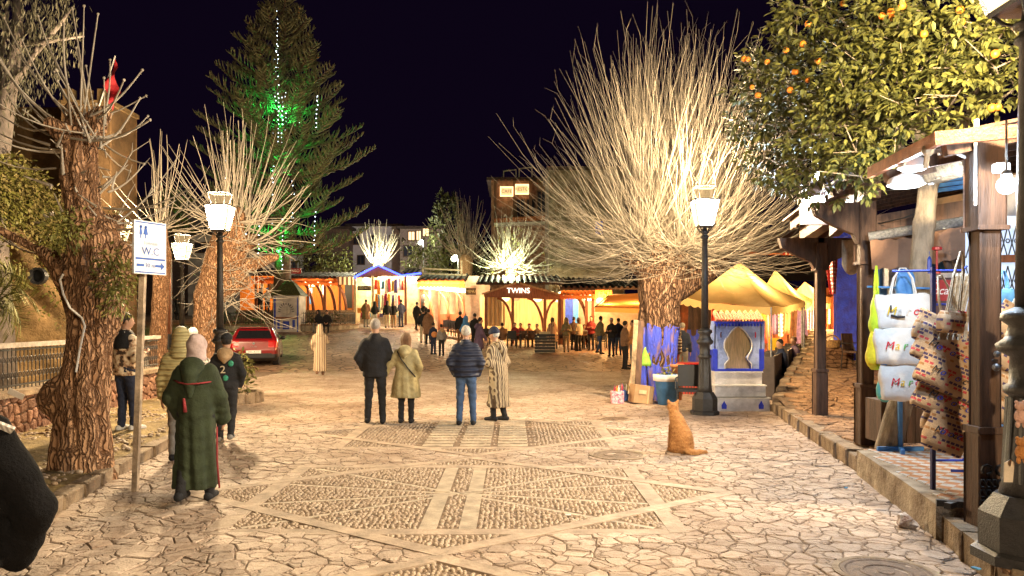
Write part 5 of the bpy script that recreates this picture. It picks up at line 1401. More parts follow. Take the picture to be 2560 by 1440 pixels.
# ------------------------------------------------------------------ bags
def bag_mesh(w, h, d, rg, sag=.04):
    """open tote: pillowy body, narrower bottom, soft creases"""
    def f(X, Y, Z):
        hw = np.interp(Z, [0, h * .5, h], [w * .46, w * .5, w * .5]); hd = np.interp(Z, [0, h * .15, h * .6, h], [d * .35, d * .5, d * .42, d * .12])
        a = np.abs(X) - hw; b = np.abs(Y) - hd * (1 - .5 * (np.abs(X) / (w * .5)) ** 4); return np.maximum(np.maximum(a, b), np.maximum(-Z, Z - h)) + .006 * np.sin(X * 23 + Z * 15) + .005 * np.sin(Z * 31 - X * 9)
    return nets(f, (-w * .6, -d * .7, -.03), (w * .6, d * .7, h + .03), .02)
def tote(label, M_, w, h, d, m, group, txt=None, handles=.28, hm=None, letter=None, seed=0, flag=None):
    """M_: local z up, local -y faces out; origin at bottom centre"""
    rg = random.Random(seed); t = thing('tote_bag', label, 'bag', (0, 0, 0), group)
    P, F = bag_mesh(w, h, d, rg); q = MB(); q.v = [tuple(p) for p in P]; q.f = [tuple(f) for f in F]; q.m = [0] * len(F); q.build('body', m, t, True)
    for s_ in (-1, 1):
        if handles <= 0: break
        q = MB(); q.tube([(-w * .22, s_ * d * .08, h - .06), (-w * .22, s_ * d * .1, h + .02), (-w * .17, s_ * d * .06, h + handles * .6), (-w * .05, 0, h + handles), (w * .05, 0, h + handles), (w * .17, s_ * d * .06, h + handles * .6), (w * .22, s_ * d * .1, h + .02), (w * .22, s_ * d * .08, h - .06)], .013, 5, sq=.5); q.build('handle', hm or m, t, True)
    if txt:
        k = 0
        for i, (ch, c) in enumerate(txt):
            text_part('letter', ch, letter or w * .22, Matrix.Translation((-w * .30 + i * w * .60 / max(1, len(txt) - 1), -d * .47 - .014, h * .52)) @ Matrix.Rotation(R(90), 4, 'X'), c, t, .002, shear=.25)
    t.matrix_world = M_
    return t
BW = mat('bag_white', (.66, .64, .61), rough=.8, var=.12, scale=5, bump=.2, bscale=12)
LIME = mat('bag_lime', (.55, .72, .03), rough=.8, var=.2, bump=.2); YEL = mat('bag_yellow', (.80, .66, .03), rough=.8, var=.2, bump=.2); TEAL = mat('bag_teal', (.12, .45, .42), rough=.8, var=.2, bump=.2); GRN = mat('bag_olive', (.2, .28, .08), var=.2)
CR, CB, CY, CG, CK = [mat('ink_%d' % i, c, var=0, bump=0) for i, c in enumerate([(.55, .02, .04), (.03, .06, .45), (.75, .5, .03), (.1, .4, .08), (.03, .03, .04)])]
st = on_z(2250, 1128, ZP); rk = thing('bag_stand', 'blue metal bag stand with crossed feet on the tiled platform', 'stand', st)
q = MB(); q.bar(st, st + Vector((0, 0, 1.86)), .04); q.build('pole', LIGHT_BLUE, rk)
for a in (0, R(70)):
    q = MB(); q.bar(st + Vector((-.26 * math.cos(a), -.26 * math.sin(a), .03)), st + Vector((.26 * math.cos(a), .26 * math.sin(a), .03)), .04, .045 + .004 * (a > 0)); q.build('foot', LIGHT_BLUE, rk)
q = MB(); q.tube([st + Vector((-.38, -.02, 1.86)), st + Vector((.38, -.02, 1.84))], .012, 6); q.build('hanger', LIGHT_BLUE, rk)
def hang(px, py, Y, rz=0, ry=0): return Matrix.Translation(at(px, py, Y)) @ Matrix.Rotation(rz, 4, 'Z') @ Matrix.Rotation(ry, 4, 'Y')
T5 = [('M', CR), ('a', CY), ('r', CG), ('o', CR), ('c', CB)]
tote('large white tote bag hanging highest on the blue stand', hang(2257, 826, 8.45), .60, .40, .20, BW, 'white tote bags', [('M', CY), ('a', BW), ('r', BW), ('o', CR), ('c', CY)], .28)
q = MB(); q.tube([at(2228, 788, 8.33), at(2245, 793, 8.33), at(2262, 792, 8.33)], .012, 5); q.tube([at(2227, 763, 8.33), at(2227, 775, 8.33)], .01, 5); sm_ = q.build('stitched_smile', CK, None); tb0 = [o for o in bpy.data.objects if o.get('label', '').startswith('large white tote')][0]; bpy.context.view_layer.update(); sm_.parent = tb0; sm_.matrix_parent_inverse = tb0.matrix_world.inverted()
tote('white tote bag with red lettering, middle of the stand', hang(2250, 912, 8.38), .56, .40, .20, BW, 'white tote bags', T5, 0)
tote('white tote bag with red lettering, lowest on the stand', hang(2262, 1002, 8.36), .54, .40, .20, BW, 'white tote bags', T5, 0)
tote('lime green tote bag seen edge-on left of the white bags', hang(2190, 838, 8.6, R(62), R(8)), .42, .48, .14, LIME, 'coloured tote bags', None, .3)
tote('yellow tote bag seen edge-on below the lime one', hang(2183, 918, 8.55, R(60), R(10)), .42, .40, .14, YEL, 'coloured tote bags', None, 0)
tote('teal tote bag peeping out left of the lowest white bag', hang(2208, 1000, 8.5, R(58), R(12)), .36, .36, .12, TEAL, 'coloured tote bags', None, 0)
tote('small bright blue bag behind the top white bag handles', hang(2262, 740, 8.7), .2, .3, .1, LIGHT_BLUE, 'coloured tote bags', None, 0)

def kilim(name='kilim_weave'):
    m = mat(name, (.62, .50, .36), rough=.9, var=0, bump=.4, bscale=90)
    nt = m.node_tree; L = nt.links; p = nt.nodes['Principled BSDF']; tc = node(nt, 'ShaderNodeTexCoord')
    sp = node(nt, 'ShaderNodeSeparateXYZ'); L.new(tc.outputs['Object'], sp.inputs[0])
    def m_(op, a, b=None, c=None):
        n_ = node(nt, 'ShaderNodeMath', operation=op)
        for i, v in enumerate((a, b, c)):
            if v is None: continue
            if isinstance(v, (int, float)): n_.inputs[i].default_value = v
            else: L.new(v, n_.inputs[i])
        return n_.outputs[0]
    row = m_('MULTIPLY', sp.outputs['Z'], 34.0); fr_ = m_('FRACT', row); fl_ = m_('FLOOR', row)
    xs_ = m_('ADD', m_('MULTIPLY', sp.outputs['X'], 26.0), m_('MULTIPLY', fl_, .37)); fx = m_('FRACT', xs_)
    wn = node(nt, 'ShaderNodeTexWhiteNoise', noise_dimensions='2D'); cmb = node(nt, 'ShaderNodeCombineXYZ'); L.new(fl_, cmb.inputs[0]); L.new(m_('FLOOR', xs_), cmb.inputs[1]); L.new(cmb.outputs[0], wn.inputs['Vector'])
    wr = node(nt, 'ShaderNodeTexWhiteNoise', noise_dimensions='1D'); L.new(fl_, wr.inputs['W'])
    band_ = m_('MULTIPLY', m_('LESS_THAN', fr_, .7), m_('LESS_THAN', fx, .78)); on = m_('MULTIPLY', band_, m_('GREATER_THAN', wn.outputs[0], .35)); on = m_('MULTIPLY', on, m_('GREATER_THAN', wr.outputs[0], .22))
    rp = node(nt, 'ShaderNodeValToRGB'); rp.color_ramp.interpolation = 'CONSTANT'; e = rp.color_ramp.elements
    e[0].color = (.40, .09, .05, 1); e[1].position = .55; e[1].color = (.07, .05, .11, 1); n3 = e.new(.35); n3.color = (.33, .16, .06, 1); n4 = e.new(.8); n4.color = (.45, .06, .07, 1)
    L.new(wr.outputs[0], rp.inputs[0])
    mx = node(nt, 'ShaderNodeMix', data_type='RGBA'); mx.inputs[6].default_value = (.46, .32, .20, 1); L.new(on, mx.inputs['Factor']); L.new(rp.outputs[0], mx.inputs[7]); L.new(mx.outputs[2], p.inputs['Base Color'])
    return m
KIL = kilim()
rp_ = on_z(2425, 1290, .19) + Vector((0, .55, 0)); kr = thing('bag_rack', 'dark blue steel bag rack with side hooks left of the thick post', 'rack', rp_)
q = MB(); q.bar(rp_, rp_ + Vector((0, 0, 2.05)), .034); q.build('pole', mat('navy_steel', (.02, .03, .14), rough=.4, var=.3, bump=.1), kr)
for z in (2.02, 1.72, 1.1, .7, .35):
    q = MB(); q.tube([rp_ + Vector((-.30 if z > 2 else .02, .12 if z > 2 else 0, z)), rp_ + Vector((.26, 0, z))], .011, 6); q.tube([rp_ + Vector((.26, 0, z)), rp_ + Vector((.29, -.02, z + .04))], .011, 6); q.build('hook', BLUE, kr)
for z in (.98, .80, .62, .46, .28):
    q = MB(); q.tube([rp_ + Vector((.10, -.1, z)), rp_ + Vector((.40, -.22, z + .01)), rp_ + Vector((.42, -.22, z + .04))], .013, 6); q.build('hook', BLUE, kr)
MOR = [('M', CK), ('o', CB), ('r', CR), ('o', CB), ('c', CK), ('c', CB), ('o', CR)]
kb = [(2362, 832, .20, 8, .17, .12, 0), (2335, 925, .58, 27, .30, .09, 1), (2398, 915, .34, -14, .27, .09, 0), (2352, 985, .62, 24, .27, .09, 1), (2340, 1048, .60, 25, .29, .09, 1), (2345, 1096, .46, 24, .30, .09, 1), (2336, 1128, .34, 20, .30, .09, 1), (2398, 1075, .2, 34, .27, .08, 0), (2318, 868, .42, 24, .26, .09, 0)]
desc = ['small square woven bag at the top of the hanging bunch', 'wide woven bag with lettering, highest of the big ones', 'woven bag leaning against the navy rack pole', 'wide woven bag in the middle of the bunch', 'wide woven bag below the middle of the bunch', 'tilted woven bag second from the bottom', 'lowest woven bag almost touching the tiles', 'narrow woven bag edge-on near the bottom right of the bunch', 'woven bag half behind the white bags']
for i, (px, py, w, tl, h, d, tx) in enumerate(kb):
    tote('patterned ' + desc[i], hang(px + 12, py, 6.52 + .06 * (i % 3) - (.08 if i in (0, 2) else 0) , R(-8), R(tl)), w, h * 1.08, d * 1.7, KIL, 'patterned woven bags', MOR if tx else None, .5 if i in (0, 2) else 0, hm=mat('rope_cotton', (.62, .52, .38), var=.4, scale=30, bump=.6), letter=.085, seed=i)
q = MB()
for k in range(7):
    x = rg.uniform(-14, 14); q.tube([at(2385 + k * 9, 685, 6.7), at(2372 + k * 8 + x * .4, 780, 6.55), at(2350 + k * 11 + x, 850, 6.5)], .014, 5, sq=.5)
q2 = one('bag_straps', q, MATS['rope_cotton'], 'bundle of cream cotton straps hanging from the navy rack', 'strap', at(2400, 700, 7.0)); q2['kind'] = 'stuff'; 
for i, (px, py, w, h) in enumerate([(2515, 850, .34, .3), (2512, 930, .32, .3), (2510, 1000, .3, .26), (2508, 1060, .3, .24)]):
    tote('patterned woven bag between thick post and lamp, %s one' % ['topmost', 'second highest', 'third highest', 'lowest'][i], hang(px, py, 6.3, R(10), R(28)), w, h, .12, KIL, 'woven bags right of the post', None, .25 if i == 0 else 0, hm=MATS['rope_cotton'])
tote('bright blue shiny bag right of the thick post', hang(2508, 780, 6.6, R(20)), .22, .2, .1, LIGHT_BLUE, 'coloured tote bags', None, .15)
cr = thing('dark_crate', 'dark wooden chest standing behind the bag stand', 'chest', on_z(2265, 1105, ZP))
for i in range(5):
    q = MB(); q.plate([at(2203 + i * 21.5, 1108, 9.0), at(2223 + i * 21.5, 1108, 9.0), at(2223 + i * 21.5, 1002, 9.0), at(2203 + i * 21.5, 1002, 9.0)], (0, 1, 0), .4); q.build('plank', WOOD, cr)
q = MB(); p = on_z(2395, 1270, ZP); q.bar(p + Vector((-.14, .06, .03)), p + Vector((.08, -.02, .03)), .05, .05); q.bar(p + Vector((-.12, -.06, .03)), p + Vector((.1, .1, .03)), .05, .045); one('metal_offcut', q, IRON, 'dark crossed metal feet lying on the tiles by the thick post', 'stand foot', p)
# toys and label on the near lamp
tl = at(2522, 1178, 4.78); q = MB(); q.prism([(-.04, -.065), (.03, -.07), (.045, .05), (.01, .07), (-.035, .055)], -.002, .002, face_cam(tl, .3)); one('price_label', q, mat('paper_label', (.6, .5, .38), var=.2), 'worn paper label tied to the massive lamp post', 'label', tl)
for px, py, lab, c in ((2550, 1040, 'pink and yellow plush toy hanging on the massive lamp post', (.75, .45, .35)), (2552, 1130, 'orange plush toy hanging lower on the massive lamp post', (.6, .25, .07))):
    p = at(px, py, 4.7); t = thing('plush_toy', lab, 'toy', p, 'plush toys on the lamp post'); mm = mat('plush_%d' % py, c, rough=1, bump=.8, bscale=60)
    q = MB(); q.ball(p, (.03, .03, .045), 10, 7); q.ball(p + Vector((0, 0, .06)), .028, 10, 7); q.build('body', mm, t, True)
    for s_ in (-1, 1):
        q = MB(); q.ball(p + Vector((.022 * s_, 0, .085)), .011, 8, 5); q.build('ear', mm, t, True); q = MB(); q.ball(p + Vector((.03 * s_, -.01, .0)), (.012, .012, .026), 8, 5); q.build('limb', mm, t, True); q = MB(); q.ball(p + Vector((.02 * s_, -.01, -.05)), (.013, .014, .022), 8, 5); q.build('limb', mm, t, True)
p = on_z(2500, 1375, .2); q = MB(); rgx = random.Random(2)
for k in range(5): q.tube([p + Vector((rgx.uniform(-.08, .1), rgx.uniform(-.1, .05), .02 + .02 * j)) for j in range(4)], .018, 5)
one('rag_bundle', q, mat('striped_rag', (.55, .45, .4), var=.7, scale=40, col2=(.2, .08, .06)), 'crumpled rag at the foot of the massive lamp post', 'rag', p)
p = on_z(2262, 1320, 0); q = MB(); q.ball(p + Vector((0, 0, .06)), (.07, .06, .07), 7, 5); q.ball(p + Vector((.05, -.03, .04)), (.05, .05, .04), 6, 4); q.v = [(x + rgx.uniform(-.014, .014), y + rgx.uniform(-.014, .014), z + rgx.uniform(-.012, .012)) for x, y, z in q.v]; one('litter_bag', q, mat('litter', (.7, .66, .62), var=.9, scale=14, col2=(.25, .12, .07), bump=.5), 'small crumpled litter bag against the platform edge', 'litter', p)

# ------------------------------------------------------------------ stalls across the square
ROOFT = mat('dark_roof', (.075, .045, .035), rough=.8, var=.5, scale=5, bump=.7)
FLOORB = mat('stall_floor', (.30, .19, .11), var=.4)
AMBER = (1.0, .50, .16)
def px_plate(parent, name, x0, y0, x1, y1, Y, m, t=.06, skew=0):
    q = MB(); q.plate([at(x0, y1, Y), at(x1, y1, Y + skew), at(x1, y0, Y + skew), at(x0, y0, Y)], (0, 1, 0), t); return q.build(name, m, parent)
def pendant(px, py, Y, r, label, power, col=AMBER, paper=True, group='paper lanterns of the cafes', strength=5, sq=.8):
    p = at(px, py, Y); t = thing('paper_lantern' if paper else 'bulb_lamp', label, 'lantern' if paper else 'lamp', p, group)
    q = MB(); q.ball(p, (r, r, r * sq), 10, 8); q.build('shade', pane_mat('shade_%d_%d' % (px, py), col, strength * .3, .35), t, True)
    q = MB(); q.tube([p + Vector((0, 0, r * sq)), p + Vector((0, 0, r * sq + .3))], .012, 4); q.build('cord', BLACK, t)
    if power: light('POINT', 'lantern_light', p, power * .40, col, t, r * .7)
def arch(parent, x0, y0, x1, y1, Y, r=.07, m=None, name='arched_brace', bend=1):
    """quarter-ellipse brace from (x0,y0) at the eave to (x1,y1) on the post"""
    q = MB(); pts = []
    for k in range(8):
        a = k / 7 * PI / 2; pts.append(at(x0 + (x1 - x0) * math.sin(a), y0 + (y1 - y0) * (1 - math.cos(a)), Y))
    q.tube(pts, r, 6); q.build(name, m or WOOD_RED, parent, True)
def post(parent, px, y0, y1, Y, w=.14, m=None):
    q = MB(); q.bar(at(px, y1, Y), at(px, y0, Y), w); q.build('post', m or WOOD_RED, parent)
def tiled_roof(parent, x0, x1, yf, yb, Y, D, m=ROOFT, n=None):
    """sloping roof with rolls of tile running down it"""
    A, B_ = at(x0, yf, Y), at(x1, yf, Y); zb = CAMZ - (yb - HORIZON) / FPX * (Y + D)
    q = MB(); q.plate([A, B_, Vector((B_.x, Y + D, zb)), Vector((A.x, Y + D, zb))], (0, 0, 1), .10); o = q.build('roof', m, parent)
    n = n or int((B_.x - A.x) / .32)
    for i in range(n):
        x = A.x + (i + .5) * (B_.x - A.x) / n; q = MB(); q.tube([(x, Y - .06, A.z + .12), (x, Y + D, zb + .12)], .085, 6); q.build('tile_roll', m, o)

def translucent(m, c, f=.5):
    nt_ = m.node_tree; tl_ = node(nt_, 'ShaderNodeBsdfTranslucent', ins={'Color': (*c, 1)}); ms_ = node(nt_, 'ShaderNodeMixShader'); ms_.inputs[0].default_value = f
    nt_.links.new(nt_.nodes['Principled BSDF'].outputs[0], ms_.inputs[1]); nt_.links.new(tl_.outputs[0], ms_.inputs[2]); nt_.links.new(ms_.outputs[0], nt_.nodes['Material Output'].inputs[0]); return m
REDAWN = translucent(mat('red_awning_cloth', (.50, .10, .04), var=.3, scale=3, bump=.3), (.65, .16, .04), .55)
def red_awning(label, x0, x1, y0, y1, Y, out=1.6):
    A_, B_ = at(x0, y0, Y), at(x1, y0, Y); C_, D_ = at(x0 - 3, y1, Y - out), at(x1 + 3, y1, Y - out); t = thing('red_awning', label, 'awning', (A_ + B_) / 2, 'red awnings of the stalls')
    q = MB(); q.grid(lambda u, v: tuple(A_.lerp(B_, u).lerp(C_.lerp(D_, u), v) - Vector((0, 0, .07 * math.sin(PI * v) + .02 * math.sin(u * 50)))), 40, 5); q.build('cloth', REDAWN, t, True)
    q = MB(); q.grid(lambda u, v: tuple(C_.lerp(D_, u) - Vector((0, 0, v * (.16 + .08 * abs(math.sin(u * 14 * PI)))))), 84, 2); q.build('valance', REDAWN, t, True)
# --- orange restaurant on the left, behind the conifer
Y1 = 54
s1 = thing('orange_restaurant', 'long orange-lit restaurant terrace with curved red braces left of the neon shop', 'restaurant', on_ground(750, Y1))
px_plate(s1, 'back_wall', 600, 690, 890, 800, Y1 + 3.5, ORANGE)
px_plate(s1, 'terrace', 590, 775, 885, 822, Y1 - .4, mat('terrace_stone', (.30, .2, .12), var=.5, bump=.8), .4)
tiled_roof(s1, 715, 890, 697, 686, Y1, 4)
tiled_roof(s1, 632, 702, 690, 676, Y1 - .5, 4)
for x in (725, 770, 812, 850, 884): post(s1, x, 698, 780, Y1, .16)
for x in (738, 768, 795, 822, 850): arch(s1, x - 22, 702, x + 16, 785, Y1 + .3, .11)
for x in (640, 655, 672, 690): post(s1, x, 692, 782, Y1 - .6, .16, WOOD_RED if x != 655 else WHITE)
px_plate(s1, 'hanging_cloth', 773, 720, 780, 760, Y1 + 1.5, LIGHT_BLUE); px_plate(s1, 'hanging_cloth', 805, 705, 815, 745, Y1 + 1.5, mat('pale_cloth', (.6, .6, .66), var=.3)); px_plate(s1, 'doorway', 862, 708, 880, 770, Y1 + 3.3, BLACK)
px_plate(s1, 'window', 676, 708, 684, 745, Y1 + 3.3, BLACK)
px_plate(s1, 'slatted_awning', 842, 692, 890, 712, Y1 - .3, stripes('slat_awning', (.75, .55, .35), (.12, .05, .03), 3.2, soft=.03), .05)
for i, x in enumerate((765, 783, 799, 815, 828)): pendant(x, 708 + (i % 2) * 3, Y1 + .6, .17, 'small bright bulb strung along the orange restaurant, %s from the left' % ORD[i], 170, (1, .72, .38), False, 'bulbs of the orange restaurant', 14)
for x in (650, 690): pendant(x, 704, Y1 + 1, .2, 'amber lamp under the left gable of the orange restaurant, %s one' % ('outer' if x == 650 else 'inner'), 260, AMBER, True, 'amber lamps of the orange restaurant')
rs = thing('red_sign', 'small red sign with pale letters over the orange restaurant entrance', 'sign', at(735, 677, Y1 - .1)); px_plate(rs, 'board', 715, 671, 752, 684, Y1 - .15, RED); text_part('lettering', 'RESTO', .28, face_cam(at(734, 677.5, Y1 - .18)), WHITE, rs, .004)

# --- souvenir shop with blue neon gable
Y2 = 52
s2 = thing('souvenir_shop', 'dazzling souvenir shop with blue neon gable in the middle distance', 'shop', on_ground(965, Y2))
px_plate(s2, 'back_wall', 884, 690, 1062, 828, Y2 + 2.5, mat('shop_yellow', (.78, .62, .36), var=.35, scale=3))
q = MB(); q.plate([at(890, 692, Y2), at(945, 664, Y2), at(1000, 690, Y2)], (0, 1, 0), .1); q.build('gable_board', WOOD_RED, s2)
tiled_roof(s2, 1000, 1050, 688, 676, Y2, 3); tiled_roof(s2, 884, 944, 694, 680, Y2 + .2, 3)
NEON = glow('blue_neon', (.03, .05, 1.0), 2.0)
for a, b in (((886, 693), (945, 663)), ((945, 663), (1004, 689)), ((1004, 689), (1052, 683))): q = MB(); q.tube([at(*a, Y2 - .12), at(*b, Y2 - .12)], .06, 6); q.build('neon_tube', NEON, s2)
for x in (888, 932, 1014, 1058): post(s2, x, 690, 826, Y2, .15, WOOD_RED if x > 1000 else CREAM)
px_plate(s2, 'sign_board', 894, 715, 927, 726, Y2 - .1, BLACK); text_part('lettering', 'HERBORISTE', .17, face_cam(at(910, 720.5, Y2 - .13)), CREAM, s2, .004)
px_plate(s2, 'counter', 900, 790, 1000, 826, Y2 + .8, mat('counter_white', (.7, .62, .5), var=.4, scale=6), .5)
rgs = random.Random(9)
cl_ = [(.7, .1, .05), (.75, .3, .05), (.1, .35, .6), (.8, .75, .6), (.45, .05, .1), (.75, .6, .1), (.15, .12, .3), (.8, .8, .78)]
CN = 'red orange blue cream crimson mustard indigo white'.split()
CM = [mat('cloth_%d' % i, c, rough=.85, var=.35, scale=12, bump=.2) for i, c in enumerate(cl_)]
def garment(px, y0, y1, Y, w, m, group, label, name='scarf'):
    a, b = at(px, y0, Y), at(px, y1, Y); q = MB(); h = a.z - b.z; k = rgs.uniform(0, 6)
    q.grid(lambda u, v: (a.x + (u - .5) * w * (.75 + .35 * v), Y + .05 * math.sin(u * 9 + k) - .03, a.z - h * v), 8, 5)
    o = one(name, q, m, label, 'clothing', b, group, True)
    sm = o.modifiers.new('thickness', 'SOLIDIFY'); sm.thickness = .02
for i in range(17):
    x = 940 + (i % 9) * 8.5 + rgs.uniform(-2, 2); lo_ = i >= 9
    garment(x, (700 if not lo_ else 738) + rgs.uniform(-4, 4), (728 if not lo_ else 772) + rgs.uniform(-6, 10), Y2 + .3 + .25 * (i % 3), .22, CM[i % 8], 'scarves in the neon shop', '%s scarf in the neon souvenir shop, %s row, %s from the left' % (CN[i % 8], 'lower' if lo_ else 'upper', ORD[i % 9]))
for i in range(12):
    p = at(900 + i * 8 + rgs.uniform(-3, 3), 776 + (i % 2) * 12, Y2 + .6); q = MB(); q.box(p, (rgs.uniform(.15, .25), .2, rgs.uniform(.2, .35)), bev=.02); one('souvenir_box', q, CM[(i * 3 + 1) % 8], 'small %s box of goods on the souvenir shop counter, %s from the left' % (CN[(i * 3 + 1) % 8], ORD[i]), 'goods', p - Vector((0, 0, .15)), 'goods on the neon shop counter')
for x, y, pw in ((915, 700, 420), (960, 690, 420), (1035, 700, 420)): pendant(x, y, Y2 + .9, .2, 'bare bright lamp inside the neon shop, %s one' % {915: 'leftmost', 960: 'middle', 1035: 'rightmost'}[x], pw, (1, .80, .48), False, 'lamps in the neon shop', 18)

# --- cafe with long white light box
Y3 = 48
s3 = thing('light_box_cafe', 'cafe under a long white light box left of the TWINS gable', 'cafe', on_ground(1105, Y3))
px_plate(s3, 'back_wall', 1046, 690, 1225, 835, Y3 + 3, mat('cafe_wall', (.70, .52, .40), var=.35, scale=2))
tiled_roof(s3, 1040, 1165, 704, 690, Y3, 4)
q = MB(); q.bar(at(1048, 716, Y3 - .1), at(1163, 727, Y3 - .1), .3, .22); q.build('light_box', glow('light_box', (1, .86, .6), 2.2), s3)
for x in (1052, 1075, 1098, 1120, 1142, 1160): post(s3, x, 725, 832, Y3 + (.0 if x % 2 else 1.2), .14)
for x in (1070, 1110, 1150): arch(s3, x - 16, 728, x + 12, 800, Y3 + .5, .08)
px_plate(s3, 'chalk_board', 1052, 736, 1062, 770, Y3 - .2, BLACK)
px_plate(s3, 'counter', 1100, 785, 1165, 822, Y3 + .6, WOOD_RED, .4)
for i, x in enumerate((1065, 1100, 1140)): light('POINT', 'box_light', at(x, 735, Y3 - .3), 110, (1, .66, .34), s3, .2)
px_plate(s3, 'menu_board', 1164, 720, 1190, 737, Y3 - 1.5, WOOD)
text_part('lettering', 'MENU', .22, face_cam(at(1177, 728.5, Y3 - 1.53)), CREAM, s3, .004)

# --- TWINS
Y4 = 44
s4 = thing('gabled_cafe', 'cafe with low brown gable reading TWINS over cream curtains', 'cafe', on_ground(1290, Y4))
px_plate(s4, 'back_wall', 1200, 740, 1420, 868, Y4 + 4.5, mat('curtain_wall', (.78, .53, .27), var=.3, scale=2, stretch=(5, 5, .4), bump=.3))
q = MB(); q.plate([at(1210, 742, Y4), at(1400, 750, Y4), at(1400, 738, Y4), at(1310, 709, Y4), at(1285, 709, Y4), at(1210, 734, Y4)], (0, 1, 0), .18); q.build('gable', WOOD_RED, s4)
for a, b in (((1205, 735), (1290, 708)), ((1300, 708), (1402, 737))): q = MB(); q.bar(at(*a, Y4 - .08), at(*b, Y4 - .08), .12, .1); q.build('barge_board', mat('pale_board', (.5, .3, .17), var=.4), s4)
text_part('lettering', 'TWINS', .42, face_cam(at(1296, 727, Y4 - .05)), mat('letter_white', (.85, .8, .7), var=0, bump=0, emit=(1, .9, .7), estr=.5), s4, .02)
tiled_roof(s4, 1190, 1410, 712, 694, Y4 + .4, 5)
for x in (1215, 1282, 1362, 1398): post(s4, x, 742, 862, Y4 + .1, .16)
for x in (1255, 1330): arch(s4, x - 12, 745, x + 30, 845, Y4 + .8, .09)
arch(s4, 1390, 750, 1360, 840, Y4 + .8, .08)
cur = thing('cream_curtain', 'tall cream curtain hanging at the left of the TWINS terrace', 'curtain', at(1230, 812, Y4 + 1)); q = MB(); A_, B_ = at(1212, 740, Y4 + 1), at(1262, 815, Y4 + 1)
q.grid(lambda u, v: (A_.x + (B_.x - A_.x) * u, Y4 + 1 + .10 * math.sin(u * 28), A_.z + (B_.z - A_.z) * v), 40, 4); q.build('cloth', CREAM, cur, True)
for i, (x, y, r) in enumerate([(1261, 743, .33), (1332, 738, .24), (1344, 746, .26), (1378, 738, .3), (1392, 744, .32), (1404, 737, .26)]):
    pendant(x, y, Y4 + 1.2 + .3 * (i % 2), r, 'glowing yellow paper lantern in the TWINS cafe, %s from the left' % 'first second third fourth fifth sixth'.split()[i], 200, (1, .76, .30), True, 'paper lanterns of the cafes', 4)
for i, (x, y) in enumerate([(1291, 746), (1352, 746)]): pendant(x, y, Y4 + 1.4, .2, 'dull red paper lantern in the TWINS cafe, %s one' % ('left' if i == 0 else 'right'), 40, (1, .25, .1), True, 'red paper lanterns', 1.2)
# --- next bays
s5 = thing('corner_cafe', 'cafe bay with blue door between TWINS and the brown awning', 'cafe', on_ground(1450, Y4))
px_plate(s5, 'back_wall', 1420, 735, 1620, 868, Y4 + 3.5, mat('pale_orange_wall', (.74, .50, .30), var=.3, scale=2))
px_plate(s5, 'door', 1413, 744, 1432, 815, Y4 + 2.8, BLUE); px_plate(s5, 'door', 1433, 744, 1446, 815, Y4 + 2.8, LIGHT_BLUE)
tiled_roof(s5, 1400, 1620, 724, 700, Y4, 5)
for x in (1405, 1466, 1482): post(s5, x, 735, 862, Y4, .15)
arch(s5, 1432, 738, 1468, 830, Y4 + .3, .1)
pendant(1470, 742, Y4 + 1.5, .3, 'white-hot lantern right of the blue cafe door', 420, (1, .78, .42), True, strength=10)
ns = thing('neon_name_sign', 'glowing yellow handwritten neon sign on an orange board', 'sign', at(1508, 738, Y4 - 1)); px_plate(ns, 'board', 1488, 725, 1530, 752, Y4 - 1, ORANGE, .08); text_part('lettering', 'Jibli', .52, face_cam(at(1509, 738, Y4 - 1.05)), glow('yellow_neon', (1, .7, .08), .8), ns, .02, shear=.2)
ba = thing('brown_awning', 'brown fabric awning sloping out left of the blue-footed tree', 'awning', at(1550, 770, 37))
q = MB(); A0, A1, B0, B1 = at(1522, 738, 41), at(1640, 730, 41), at(1487, 768, 36.5), at(1612, 772, 36.5)
q.grid(lambda u, v: tuple(A0.lerp(A1, u).lerp(B0.lerp(B1, u), v) - Vector((0, 0, .1 * math.sin(PI * v)))), 12, 8); q.build('cloth', translucent(mat('tan_canvas', (.46, .27, .13), var=.3, scale=3, bump=.3), (.55, .28, .10)), ba, True)
q = MB(); q.grid(lambda u, v: tuple(B0.lerp(B1, u) - Vector((0, .02, .22 * v))), 24, 2); q.build('valance', MATS['tan_canvas'], ba, True)
for a, b in ((A0, B0), (A1, B1)): q = MB(); q.tube([a, b], .03, 5); q.build('arm', STEEL, ba)
for x, y, Y, w_ in ((1520, 772, 38.2, 'nearer left'), (1590, 776, 38.5, 'nearer right')): pendant(x, y, Y, .16, 'small amber bulb added low under the brown awning to brighten it, %s one' % w_, 420, AMBER, False, 'added bulbs under the brown awning', 6)  # two bulbs added to brighten the dark awning from below
for x in (1500, 1560): pendant(x, 752 if x < 1540 else 745, 42.5, .22, 'amber lantern under the brown awning, %s one' % ('left' if x == 1500 else 'right'), 320, AMBER, True, 'lanterns under the brown awning')

